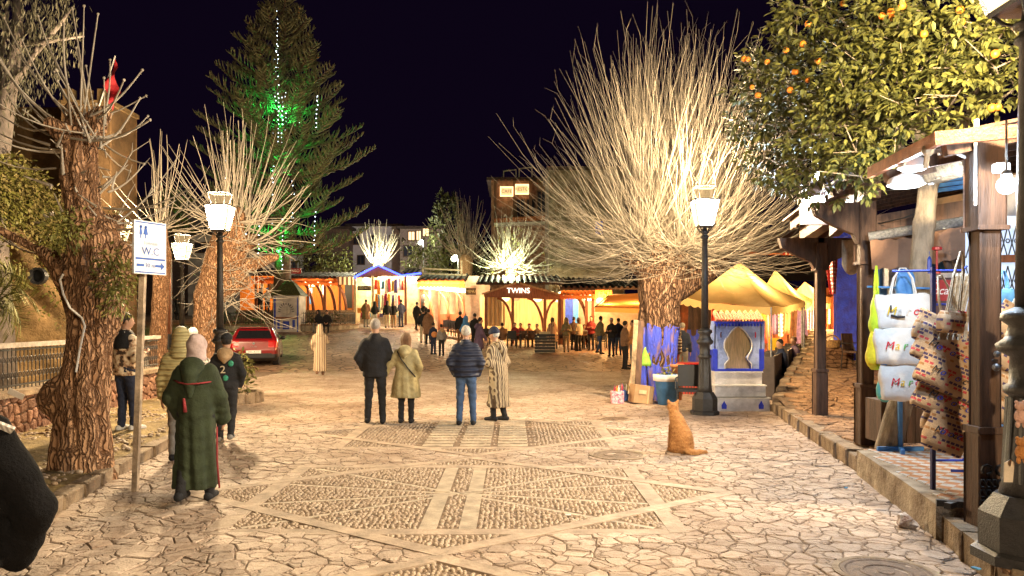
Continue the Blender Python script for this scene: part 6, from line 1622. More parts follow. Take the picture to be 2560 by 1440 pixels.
for px, py, Y, c, lab in ((945, 672, 60.5, (1, .95, .62), 'hidden white floodlight at the foot of the small pollard behind the neon gable'), (1275, 700, 48.4, (.9, 1, .6), 'pale floodlight on the cafe roof lighting the leafy pollard')):
    p = at(px, py, Y); t = thing('floodlight', lab, 'floodlight', p, 'roof floodlights'); q = MB(); q.box(p, (.3, .2, .2), bev=.02); q.build('housing', BLACK, t); q = MB(); q.box(p + Vector((0, .02, .105)), (.26, .16, .01)); q.build('lens', glow('roof_lens', (1, .95, .7), 2), t); light('POINT', 'flood_beam', p + Vector((0, -.1, .5)), 420, c, t, .15)
red_awning('red scalloped awning over the orange restaurant braces', 722, 842, 697, 706, 54)
red_awning('red scalloped awning over the light box cafe', 1046, 1160, 700, 710, 48, .9)
red_awning('red scalloped awning right of the TWINS gable', 1402, 1486, 726, 738, 44)
red_awning('small red awning under the left gable of the orange restaurant', 634, 700, 692, 701, 53.5)
# --- furniture of the terraces
def cafe_table(px, Y, label):
    p = on_ground(px, Y); t = thing('cafe_table', label, 'table', p, 'cafe tables'); q = MB(); q.box(p + Vector((0, 0, .74)), (.8, .8, .04), bev=.01); q.build('top', WOOD, t)
    for sx in (-1, 1):
        for sy in (-1, 1): q = MB(); q.bar(p + Vector((.34 * sx, .34 * sy, 0)), p + Vector((.34 * sx, .34 * sy, .73)), .05); q.build('leg', IRON, t)
def chair(px, Y, rz, label, m=BLACK, lift=0, group='cafe chairs', loc=None, s=1):
    p = Vector(loc) if loc is not None else on_ground(px, Y, lift); t = thing('chair', label, 'chair', (0, 0, 0), group)
    q = MB(); q.box((0, 0, .44), (.44, .44, .05), bev=.015); q.build('seat', m, t)
    q = MB(); q.box((0, -.21, .70), (.44, .04, .42), rot=(.12, 0, 0), bev=.012); q.build('backrest', m, t)
    for sx in (-1, 1):
        for sy in (-1, 1): q = MB(); q.tube([(.20 * sx, .2 * sy, .44), (.22 * sx, .23 * sy, 0)], .014, 6); q.build('leg', IRON, t)
        q = MB(); q.tube([(.21 * sx, -.2, .46), (.21 * sx, -.235, .75)], .014, 6); q.build('back_rail', IRON, t)
        q = MB(); q.tube([(.23 * sx, -.22, .66), (.24 * sx, .12, .66), (.23 * sx, .2, .46)], .014, 6); q.build('armrest', IRON, t)
    t.location = p; t.rotation_euler = (0, 0, rz); t.scale = (s, s, s); return t
where = ['left end of', 'left part of', 'centre left of', 'middle of', 'centre right of', 'right part of', 'right end of']
for i, px in enumerate((1240, 1285, 1330, 1375, 1425, 1475, 1530)): cafe_table(px, 41.5 - (i % 2) * 1.2, 'dark cafe table at the %s the TWINS terrace row' % where[i])
for i in range(13):
    px = 1205 + i * 25; chair(px, 39.6 + (i % 3) * .9, R(0 if i % 2 else 160), 'dark cafe chair along the TWINS terrace, %s from the left' % ORD[i], WOOD if i % 3 else BLACK)
for i in range(6): chair(1118 + i * 11, 44.5, R(10 * i), 'slatted chair, %s of six before the light box cafe' % 'first second third fourth fifth sixth'.split()[i], mat('grey_seat', (.2, .19, .22), var=.3))
mbx = on_ground(1362, 36.5); ws = thing('wicker_box', 'dark slatted box with goods on top at the edge of the terrace', 'box', mbx)
for k in range(6): q = MB(); q.box(mbx + Vector((0, 0, .12 + k * .15)), (.95, .8, .11), bev=.02); q.build('slat', BLACK, ws)
q = MB(); q.box(mbx + Vector((0, 0, .98)), (.5, .4, .12)); q.build('tray', CREAM, ws)

# ------------------------------------------------------------------ round garden with fence and well house
GC = Vector((at(720, 0, 46).x, 46.5, 0)); GR = 3.9; g0 = 1.05
gd = thing('garden_wall', 'curved low masonry wall round the conifer garden', 'wall', (GC.x, GC.y, g0))
GM = mat('garden_stone', (.46, .40, .30), rough=.9, var=.5, scale=3, bump=.8)
pr = thing('garden_railing', 'black iron railing on the curved wall round the conifer', 'fence', (GC.x, GC.y, g0)); bproto = None
for k in range(36):
    a0, a1 = R(180 + k * 5), R(180 + (k + 1) * 5); p0, p1 = GC + GR * Vector((math.cos(a0), .85 * math.sin(a0), 0)), GC + GR * Vector((math.cos(a1), .85 * math.sin(a1), 0))
    q = MB(); q.bar(Vector((*p0.xy, g0 + .12)), Vector((*p1.xy, g0 + .12)), .35, .62); q.build('block', GM, gd)
    q = MB(); q.bar(Vector((*p0.xy, g0 + .47)), Vector((*p1.xy, g0 + .47)), .45, .08); q.build('coping', mat('brown_coping', (.25, .15, .08), var=.4), gd)
    for z in (.62, 1.12): q = MB(); q.bar(Vector((*p0.xy, g0 + z)), Vector((*p1.xy, g0 + z)), .03); q.build('rail', IRON, pr)
    for t_ in (.15, .5, .85):
        p = p0.lerp(p1, t_)
        if bproto is None: q = MB(); q.tube([(0, 0, .5), (0, 0, 1.2)], .016, 4); o = bproto = q.build('bar', IRON, pr, local=True)
        else: o = bproto.copy(); link(o); o.parent = pr
        o.location = (p.x - GC.x, p.y - GC.y, 0)
q = MB(); q.lathe([(GR * .97, .35), (GR * .5, .45), (.2, .5)], (GC.x, GC.y, g0), 28, squash=(1, .85)); tag(q.build('garden_bed', EARTH, None), kind='structure')
hb = thing('shrub', 'low green shrubs planted under the conifer', 'shrub', GC + Vector((0, 0, g0 + .4))); q = MB()
for k in range(70): clump(q, leaf_geo(.2, .08), GC + Vector((ri.uniform(-3.2, 3.2), ri.uniform(-2.6, 1), g0 + .6 + ri.uniform(0, .4))), .3, 9, ri)
tag(q.build('leaves', LEAF_MATS[1], hb), kind='stuff')
wz = Vector((at(722, 0, 43.4).x, 43.6, g0)); wh = thing('well_house', 'little white well house with green pyramid roof and blue trim', 'kiosk', wz)
q = MB(); q.box(wz + Vector((0, 0, 1.05)), (1.45, 1.45, 2.1), bev=.02); q.build('wall', PLASTER, wh)
q = MB(); q.lathe([(1.18, 2.1), (1.12, 2.2), (.5, 2.75), (.05, 3.05)], wz, 4, off=PI / 4); q.build('roof', mat('green_tile', (.10, .10, .03), var=.6, scale=12, bump=.8), wh)
for k in range(14):
    x = -.78 + k * .12; q = MB(); q.bar(wz + Vector((x, -.80, 2.17)), wz + Vector((x * .05, -.06, 3.02)), .05); q.build('roof_rib', MATS['green_tile'], wh)
for k in range(11):
    a = R(-5 + k * 19); q = MB(); q.box(wz + Vector((.38 * math.cos(a), -.735, 1.25 + .38 * math.sin(a))), (.13, .03, .035), rot=(0, -a, 0)); q.build('ray', BLACK, wh)
q = MB(); q.lathe([(.26, 0), (.26, .02)], (0, 0, 0), 18); q.v = [tuple(wz + Vector((v[0], -.74 - v[2], 1.25 + v[1]))) for v in q.v]; q.build('niche', mat('niche', (.5, .45, .4), var=.3), wh)
for x, w, h, z in ((-.62, .10, 2.0, 1.0), (-.42, .14, .5, .5), (.0, .36, .45, .45), (.42, .14, .5, .5), (.64, .06, 2.0, 1.0)): q = MB(); q.box(wz + Vector((x, -.735, z)), (w, .03, h), bev=.01); q.build('blue_trim', BLUE, wh)
q = MB(); q.box(wz + Vector((0, -.74, .86)), (1.2, .03, .10)); q.build('band', WOOD_RED, wh)

# ------------------------------------------------------------------ houses behind
def building(label, x0, x1, ytop, Y, m, wins=(), roof=True, lit=None, ybase=830, depth=8, cat='house'):
    A, B_ = at(x0, ytop, Y), at(x1, ytop, Y); zb = CAMZ - (ybase - HORIZON) / FPX * Y; zt = A.z
    t = thing('house', label, cat, ((A.x + B_.x) / 2, Y, zb)); q = MB(); q.box(((A.x + B_.x) / 2, Y + depth / 2, (zt + zb) / 2), (B_.x - A.x, depth, zt - zb)); q.build('wall', m, t)
    if roof:
        q = MB(); q.box(((A.x + B_.x) / 2, Y + depth / 2, zt + .12), (B_.x - A.x + .7, depth + .7, .22)); q.build('roof', ROOFT, t)
    for w in wins:
        wx0, wy0, wx1, wy1, kind = w; a, b = at(wx0, wy1, Y), at(wx1, wy0, Y)
        q = MB(); q.box(((a.x + b.x) / 2, Y - .03, (a.z + b.z) / 2), (b.x - a.x + .2, .08, b.z - a.z + .2)); f = q.build('window', WOOD, t)
        q = MB(); q.box(((a.x + b.x) / 2, Y - .08, (a.z + b.z) / 2), (b.x - a.x, .04, b.z - a.z)); q.build('pane', lit if kind else mat('dark_pane', (.03, .03, .045), rough=.15, var=0, bump=0), f)
        q = MB(); q.box(((a.x + b.x) / 2, Y - .11, (a.z + b.z) / 2), (.06, .03, b.z - a.z)); q.build('glazing_bar', WOOD, f)
    return t
LIT = glow('lit_window', (1, .62, .3), .4); PALEWALL = mat('pale_house', (.72, .62, .66), var=.3, scale=.8, bump=.3)
building('pale lilac house behind the floodlit pollard', 872, 1000, 566, 78, PALEWALL, [(885, 590, 898, 610, 0), (930, 590, 942, 610, 0), (895, 640, 910, 660, 0), (975, 590, 985, 612, 0)], lit=LIT)
building('dark house with a long lit balcony above the white globe lamp', 1000, 1105, 572, 74, mat('brown_house', (.30, .21, .17), var=.4), [(1022, 580, 1036, 600, 1), (1042, 578, 1052, 600, 1), (1058, 572, 1072, 590, 1), (1078, 575, 1088, 592, 0), (1010, 615, 1030, 640, 0)], lit=LIT)
building('dark brick house between conifer and lilac house', 800, 872, 572, 76, mat('dark_brick', (.20, .12, .09), var=.5, bump=.5), [(812, 640, 826, 662, 0), (846, 640, 860, 662, 0)], lit=LIT)  # brick in a dark brown tone, varied at random
building('low white house behind the left street lamps', 470, 700, 588, 70, PLASTER, [(490, 608, 520, 630, 0), (640, 660, 655, 690, 0), (722, 655, 740, 680, 0)], lit=LIT)
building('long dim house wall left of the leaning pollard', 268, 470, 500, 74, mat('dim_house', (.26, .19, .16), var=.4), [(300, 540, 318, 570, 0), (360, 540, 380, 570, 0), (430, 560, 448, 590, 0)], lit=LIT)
ut = building('tall cafe building with two glowing signs under its eaves', 1228, 1372, 452, 62, mat('brick_tower', (.36, .20, .13), rough=.9, var=.5, scale=3, bump=.6), [(1292, 500, 1310, 540, 0), (1318, 500, 1336, 540, 0), (1345, 480, 1362, 530, 0)], lit=LIT)
for x in (1238, 1286, 1326, 1368): post(ut, x, 452, 560, 61.6, .22, WOOD)
for k in range(9):
    q = MB(); p = at(1232 + k * 16, 452, 61.6); q.bar(p + Vector((0, -.9, -.1)), p + Vector((0, .3, .1)), .12); q.build('rafter_end', WOOD_RED, ut)
for x0, x1, y0, y1, tx in ((1250, 1283, 466, 491, 'CAFE'), (1288, 1322, 460, 486, 'RESTO')):
    b = thing('glowing_sign', 'glowing %s sign board under the tall cafe eaves' % ('left' if x0 == 1250 else 'right'), 'sign', at(x0, y1, 61.2), 'glowing signs of the tall cafe')
    px_plate(b, 'board', x0, y0, x1, y1, 61.2, glow('sign_glow', (1, .55, .22), .55), .08); px_plate(b, 'face', x0 + 3, y0 + 4, x1 - 3, y1 - 4, 61.12, mat('sign_face', (.5, .25, .08), var=0, bump=0, emit=(1, .6, .25), estr=.2), .06); text_part('lettering', tx, .36, face_cam(at((x0 + x1) / 2, (y0 + y1) / 2, 61.08)), BLACK, b, .01)
for x0, x1 in ((1259, 1290), (1298, 1330)):
    b = thing('roof_frame', 'thin pale metal frame on the tall cafe roof, %s of two' % ('left' if x0 == 1259 else 'right'), 'frame', at(x0, 450, 62), 'roof frames of the tall cafe'); q = MB(); q.tube([at(x0, 448, 62), at(x0, 428 if x0 < 1290 else 422, 62), at(x1, 424 if x0 < 1290 else 418, 62), at(x1, 446, 62)], .06, 5); q.build('frame', mat('pale_metal', (.6, .5, .4), metal=.3), b)  # frames in a pale tan metal colour
bl = thing('balcony', 'timber balcony with orange flower boxes on the tall cafe', 'balcony', at(1300, 560, 61)); q = MB(); q.bar(at(1235, 553, 60.8), at(1370, 545, 60.8), .5, .35); q.build('flower_box', mat('flower_box', (.5, .16, .06), var=.6, scale=8), bl); q = MB(); q.bar(at(1235, 562, 60.9), at(1372, 558, 60.9), .8, .2); q.build('slab', PLASTER, bl)
st_ = thing('stone_tower', 'tall plain stone building behind the dome of the big pollard', 'tower', at(1440, 850, 52)); A, B_ = at(1372, 425, 52), at(1560, 425, 52); q = MB(); q.box(((A.x + B_.x) / 2, 55, A.z / 2), (B_.x - A.x, 6, A.z)); q.build('wall', mat('tower_stone', (.20, .15, .10), rough=.95, var=.45, scale=2, bump=.8), st_)
q = MB(); q.box(((A.x + B_.x) / 2, 55, A.z + .1), (B_.x - A.x + .3, 6.3, .25)); q.build('coping', ROOFT, st_); a = at(1498, 570, 51.9); q = MB(); q.box(a, (.5, .1, .9)); q.build('window', BLUE, st_)
cy = thing('cypress', 'dark cypress standing in front of the night sky left of the tall cafe', 'tree', on_ground(1118, 68)); q = MB(); rc = random.Random(3)
for k in range(260):
    v = rc.random(); z = 2 + v * 10.8; rr = 1.5 * math.sin(PI * min(1, .12 + (1 - v) * .75)) ; a = rc.uniform(0, 6.28); clump(q, leaf_geo(.4, .16), (on_ground(1118, 68).x + rr * math.cos(a), 68 + rr * math.sin(a), z), .35, 7, rc, 1, -.6)
tag(q.build('crown', LEAF_MATS[1], cy), kind='stuff'); q = MB(); q.tube([on_ground(1118, 68), on_ground(1118, 68) + Vector((0, 0, 3))], .2, 8); q.build('trunk', BARK, cy)
hg = thing('hedge', 'dark shrubbery on the bank above the cafe roofs', 'hedge', on_ground(1120, 60)); q = MB()
for k in range(240): clump(q, leaf_geo(.3, .13), at(rc.uniform(1010, 1230), rc.uniform(612, 690), 60 + rc.uniform(-1, 2)), .5, 8, rc)
for k in range(120): clump(q, leaf_geo(.3, .13), at(rc.uniform(745, 880), rc.uniform(630, 686), 62 + rc.uniform(-1, 2)), .5, 8, rc)
for k in range(90): clump(q, leaf_geo(.3, .13), at(rc.uniform(400, 470), rc.uniform(480, 600), 45 + rc.uniform(-1, 2)), .5, 8, rc)
tag(q.build('leaves', LEAF_MATS[1], hg), kind='stuff')
tn = thing('terrace_fence', 'pale timber railing on the roof above the light box cafe', 'fence', at(1110, 690, 50)); 
for a, b in (((1057, 671), (1152, 676)), ((1057, 684), (1165, 688)), ((1057, 669), (1057, 690)), ((1154, 652), (1154, 690))): q = MB(); q.bar(at(*a, 50), at(*b, 50), .1); q.build('rail', mat('pale_timber', (.5, .36, .24), var=.4), tn)

# ------------------------------------------------------------------ yellow market tents and textile stalls
CANV = mat('yellow_canvas', (.74, .57, .30), rough=.85, var=.25, scale=2.5, bump=.5, bscale=6)
nt_ = CANV.node_tree; tl_ = node(nt_, 'ShaderNodeBsdfTranslucent', ins={'Color': (.80, .56, .24, 1)}); ms_ = node(nt_, 'ShaderNodeMixShader'); ms_.inputs[0].default_value = .5
nt_.links.new(nt_.nodes['Principled BSDF'].outputs[0], ms_.inputs[1]); nt_.links.new(tl_.outputs[0], ms_.inputs[2]); nt_.links.new(ms_.outputs[0], nt_.nodes['Material Output'].inputs[0])
def tent(label, corners, peak, group='yellow market tents', legs=True):
    c = [at(*k) for k in corners]; pk = at(*peak); t = thing('market_tent', label, 'tent', (pk.x, pk.y, gz(pk.x, pk.y)), group); n = len(c)
    for i in range(n):
        a, b = c[i], c[(i + 1) % n]; q = MB()
        def fn(u, v, a=a, b=b):
            e = a.lerp(b, u); p = e.lerp(pk, v); p.z -= .16 * math.sin(PI * v) * (1 - v * .4) + .05 * math.sin(PI * u) * (1 - v); p.z += .02 * math.sin(u * 13 + v * 9); return tuple(p)
        q.grid(fn, 14, 10); q.build('panel', CANV, t, True)
        q = MB(); q.grid(lambda u, v, a=a, b=b: tuple(a.lerp(b, u) - Vector((0, 0, .05 * math.sin(PI * u) + v * (.16 + .05 * abs(math.sin(u * 12 * PI)))))), 60, 2); q.build('valance', CANV, t, True)
        if legs: q = MB(); g = gz(a.x, a.y); q.tube([(a.x, a.y, g), tuple(a)], .025, 6); q.build('leg', STEEL, t)
tent('nearest and largest yellow market tent behind the blue throne', [(1690, 742, 21.5), (1928, 768, 19.5), (2010, 752, 24), (1790, 740, 26)], (1848, 657, 22.5))
tent('second yellow market tent with a blunt peak', [(1880, 745, 25.5), (2005, 762, 25), (2030, 748, 29), (1920, 742, 30)], (1938, 676, 27))
tent('third and farthest yellow market tent', [(1950, 752, 30), (2050, 764, 29.5), (2095, 748, 33), (1990, 745, 34)], (2012, 705, 31))
for i, (px, py, Y) in enumerate(((1860, 735, 22.5), (1945, 745, 27.5), (2020, 750, 31.5))): pendant(px, py, Y, .13, 'bare bulb hanging inside the %s yellow tent' % ('nearest', 'second', 'third')[i], 380, (1, .72, .34), False, 'bulbs of the yellow tents', 12)
tx = thing('textile_stall', 'red timber stall hung with rugs and clothes under the yellow tents', 'stall', on_ground(1880, 31)); 
px_plate(tx, 'back_wall', 1690, 720, 2110, 915, 32.5, mat('stall_red', (.40, .13, .05), var=.5, scale=2, bump=.4))
for x in (1700, 1760, 1800, 1870, 1930, 1975, 2030, 2085): post(tx, x, 740, 905, 31.5, .16)
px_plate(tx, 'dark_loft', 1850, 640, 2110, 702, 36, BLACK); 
q = MB(); q.plate([at(1840, 636, 33), at(2120, 642, 33), at(2120, 570, 38), at(1850, 585, 38)], (0, 0, 1), .1); q.build('roof', mat('orange_tile', (.42, .16, .06), var=.5, scale=6, bump=.8), tx)
for k in range(22): q = MB(); q.ball(at(1960 + k * 5, 634, 32.9), .06, 6, 4); q.build('eave_tile', WHITE if k % 2 else RED, tx)
for x0, y0, x1, y1 in ((1946, 772, 1958, 842), (2012, 772, 2022, 825), (1868, 768, 1876, 800), (2070, 772, 2076, 810)):
    t = thing('lit_column', 'upright glowing yellow lamp column in the textile stall at pixel column %s' % {1946: 'two', 2012: 'three', 1868: 'one', 2070: 'four'}[x0], 'lamp', at(x0, y1, 30.6), 'lamp columns of the textile stall')
    t['label'] = {1946: 'tallest glowing yellow lamp column right of the throne', 2012: 'glowing yellow lamp column just left of the far arcade post', 1868: 'short glowing lamp column above the throne', 2070: 'glowing lamp column right of the far arcade post'}[x0]
    a, b = at(x0, y1, 30.6), at(x1, y0, 30.6); n = 7
    for k in range(n): q = MB(); q.ball(((a.x + b.x) / 2, 30.6, a.z + (b.z - a.z) * (k + .5) / n), ((b.x - a.x) * .5, (b.x - a.x) * .5, (b.z - a.z) / n * .55), 8, 6); q.build('globe', glow('column_glow', (1, .62, .18), 1.0), t, True)
    light('POINT', 'column_light', ((a.x + b.x) / 2, 30.2, (a.z + b.z) / 2), 80, AMBER, t, .15)
for i in range(20):
    x = 1782 + i * 15.5
    if any(abs(x - k) < 9 for k in (1872, 1952, 2017, 2073)): continue
    garment(x, 772 + rgs.uniform(-5, 3), 815 + rgs.uniform(-10, 45), 30.9 + .15 * (i % 3), .26, CM[[0, 4, 1, 0, 6, 5][i % 6]], 'rugs and clothes of the textile stall', '%s rug or garment in the red textile stall, %s from the left' % (CN[[0, 4, 1, 0, 6, 5][i % 6]], ORD[i]), 'hanging_rug')
garment(1988, 775, 860, 29.5, .5, mat('brown_coat', (.32, .16, .07), var=.4), None, 'long brown coat hanging beside the tallest lamp column', 'hanging_coat')
garment(2005, 775, 880, 29.3, .45, mat('lilac_robe', (.40, .24, .48), var=.4), None, 'lilac robe hanging beside the brown coat', 'hanging_robe')
px_ = thing('yellow_board', 'plain yellow board standing beside the throne', 'board', at(1935, 880, 24)); px_plate(px_, 'board', 1922, 845, 1947, 875, 24, YELLOW, .03); q = MB(); q.bar(at(1935, 900, 24.05), at(1935, 875, 24.05), .04); q.build('leg', WOOD, px_)
gl_ = at(2105, 600, 15.5)
rb = thing('red_dotted_cloth', 'red cloth with white dots hanging at the blue wall corner', 'cloth', at(2085, 700, 15)); q = MB(); q.grid(lambda u, v: tuple(at(2060 + 35 * v * .4 + (35 - 20 * v) * u, 640 + 95 * v, 15 + .06 * math.sin(u * 8))), 8, 8)
def dots():
    m = mat('red_dots', (.5, .05, .04), var=0, bump=.1); nt = m.node_tree; p = nt.nodes['Principled BSDF']; v = node(nt, 'ShaderNodeTexVoronoi', ins={'Scale': 14.0, 'Randomness': .2}); tc = node(nt, 'ShaderNodeTexCoord'); nt.links.new(tc.outputs['Object'], v.inputs['Vector'])
    r = node(nt, 'ShaderNodeValToRGB'); r.color_ramp.elements[0].color = (.75, .7, .6, 1); r.color_ramp.elements[1].color = (.5, .05, .04, 1); r.color_ramp.elements[0].position = .3; r.color_ramp.elements[1].position = .36; nt.links.new(v.outputs['Distance'], r.inputs[0]); nt.links.new(r.outputs[0], p.inputs['Base Color']); return m
q.build('cloth', dots(), rb, True)
# benches along the footway edge
for i, (px, Y) in enumerate(((1930, 18.5), (1968, 22), (2005, 26))):
    p = Vector((xr(Y) - .55, Y, gz(0, Y))); dirv = Vector((xr(Y + 1.4) - xr(Y - 1.4), 2.8, 0)).normalized(); ang = math.atan2(dirv.y, dirv.x); M_ = Matrix.Translation(p) @ Matrix.Rotation(ang, 4, 'Z')
    t = thing('bench', 'dark high-backed bench along the footway, %s from the throne' % ['first', 'second', 'third'][i], 'bench', p, 'dark benches along the footway')
    for nm, c, d in (('backrest', (0, -.36, .62), (2.7, .06, .7)), ('seat', (0, -.08, .42), (2.7, .52, .10)), ('base', (0, -.1, .2), (2.6, .4, .36)), ('end_panel', (-1.36, -.1, .48), (.06, .6, .96)), ('end_panel', (1.36, -.1, .48), (.06, .6, .96))):
        q = MB(); q.M = M_; q.box(c, d, bev=.015); q.build(nm, mat('bench_dark', (.06, .045, .04), rough=.5, var=.3, bump=.2), t)

# ------------------------------------------------------------------ people
SKIN = mat('skin', (.46, .26, .17), rough=.6, var=.15, scale=9, bump=.05)
HAIRS = {k: mat('hair_' + k, c, rough=.6, var=.4, scale=30, stretch=(3, 3, .4), bump=.6, bscale=50) for k, c in
         dict(black=(.018, .013, .012), grey=(.42, .38, .34), brown=(.20, .10, .045), white=(.62, .58, .52)).items()}
FAB = {k: mat('fabric_' + k, c, rough=.85, var=.3, scale=7, bump=.3, bscale=35) for k, c in
       dict(black=(.016, .016, .019), navy=(.018, .026, .06), jeans=(.055, .10, .20), green=(.030, .042, .018), beige=(.45, .38, .20), cream=(.62, .52, .36), olive=(.24, .20, .10), grey=(.24, .23, .22),
            brown=(.25, .135, .075), red=(.42, .06, .04), blue=(.07, .24, .55), pink=(.50, .38, .36), tan=(.42, .28, .15), white=(.7, .68, .65), purple=(.11, .07, .13), orange=(.6, .25, .08), maroon=(.28, .03, .035), quilt=(.36, .31, .15)).items()}
FAB['stripe_dj'] = stripes('djellaba_brown_stripe', (.62, .50, .34), (.17, .09, .045), 17, duty=.55)
FAB['stripe_dk'] = stripes('djellaba_dark_stripe', (.44, .35, .22), (.10, .065, .04), 26, duty=.45)
FAB['stripe_po'] = stripes('poncho_stripe', (.55, .38, .25), (.22, .10, .06), 12)
def camo():
    m = mat('camouflage', (.5, .4, .28), rough=.9, var=0, bump=.4, bscale=50); nt = m.node_tree; p = nt.nodes['Principled BSDF']; tc = node(nt, 'ShaderNodeTexCoord'); n1 = node(nt, 'ShaderNodeTexNoise', ins={'Scale': 13.0, 'Detail': 2.0}); nt.links.new(tc.outputs['Object'], n1.inputs['Vector'])
    r = node(nt, 'ShaderNodeValToRGB'); r.color_ramp.interpolation = 'CONSTANT'; e = r.color_ramp.elements; e[0].color = (.05, .03, .02, 1); e[1].position = .56; e[1].color = (.66, .55, .40, 1); a = e.new(.42); a.color = (.36, .22, .13, 1); b = e.new(.49); b.color = (.55, .42, .28, 1); nt.links.new(n1.outputs['Fac'], r.inputs[0]); nt.links.new(r.outputs[0], p.inputs['Base Color']); return m
FAB['camo'] = camo(); FAB['soot'] = mat('sooty_wool', (.0065, .006, .007), rough=.95, var=.4, scale=9, bump=.5, bscale=60, spec=.15)
def quilted(name, col, n):
    m = mat(name, col, rough=.6, var=.15, bump=0); nt = m.node_tree; p = nt.nodes['Principled BSDF']; tc = node(nt, 'ShaderNodeTexCoord'); w = node(nt, 'ShaderNodeTexWave', bands_direction='Z', ins={'Scale': n, 'Distortion': .6, 'Detail': 1.0}); nt.links.new(tc.outputs['Object'], w.inputs['Vector'])
    bp_ = node(nt, 'ShaderNodeBump', ins={'Strength': .9, 'Distance': .03}); nt.links.new(w.outputs['Fac'], bp_.inputs['Height']); nt.links.new(bp_.outputs[0], p.inputs['Normal']); return m
FAB['qolive'] = quilted('quilted_olive', (.42, .36, .17), 4.2); FAB['qnavy'] = quilted('quilted_navy', (.022, .028, .055), 3.4); FAB['qbrown'] = quilted('quilted_brown', (.14, .06, .035), 3.6)

def hand_geo():
    def f(X, Y, Z):
        d = ell(X, Y, Z, (0, .0, -.045), (.016, .040, .052)); d = smin(d, cone(X, Y, Z, (0, 0, .03), (0, 0, -.01), .026, .027), .02)
        for i, (y, l) in enumerate(((.030, .070), (.011, .080), (-.009, .074), (-.028, .058))):
            d = smin(d, cone(X, Y, Z, (0, y, -.085), (.006, y * 1.1, -.085 - l * .55), .0095, .009), .006); d = smin(d, cone(X, Y, Z, (.006, y * 1.1, -.085 - l * .55), (.020, y * 1.1, -.085 - l), .009, .0075), .004)
        d = smin(d, cone(X, Y, Z, (.004, .030, -.03), (.014, .058, -.068), .013, .0105), .01); d = smin(d, cone(X, Y, Z, (.014, .058, -.068), (.018, .062, -.098), .0105, .008), .005)
        return d
    return nets(f, (-.05, -.06, -.19), (.06, .09, .07), .0075)
HANDV, HANDF = hand_geo()
ARMS = dict(down=((.235, -.02, -.27), (.245, .05, -.53)), pocket=((.262, -.06, -.26), (.20, .09, -.46)), hold=((.24, .0, -.28), (.11, .25, -.23)), face=((.24, .13, -.2), (.07, .17, .06)), out=((.31, 0, -.24), (.42, .07, -.44)), fold=((.25, .04, -.27), (.0, .22, -.22)), back=((.26, -.10, -.24), (.24, -.16, -.47)), swing=((.24, .06, -.27), (.22, .2, -.50)), lap=((.25, .06, -.26), (.10, .32, -.36)), akimbo=((.31, -.04, -.28), (.22, .06, -.50)))
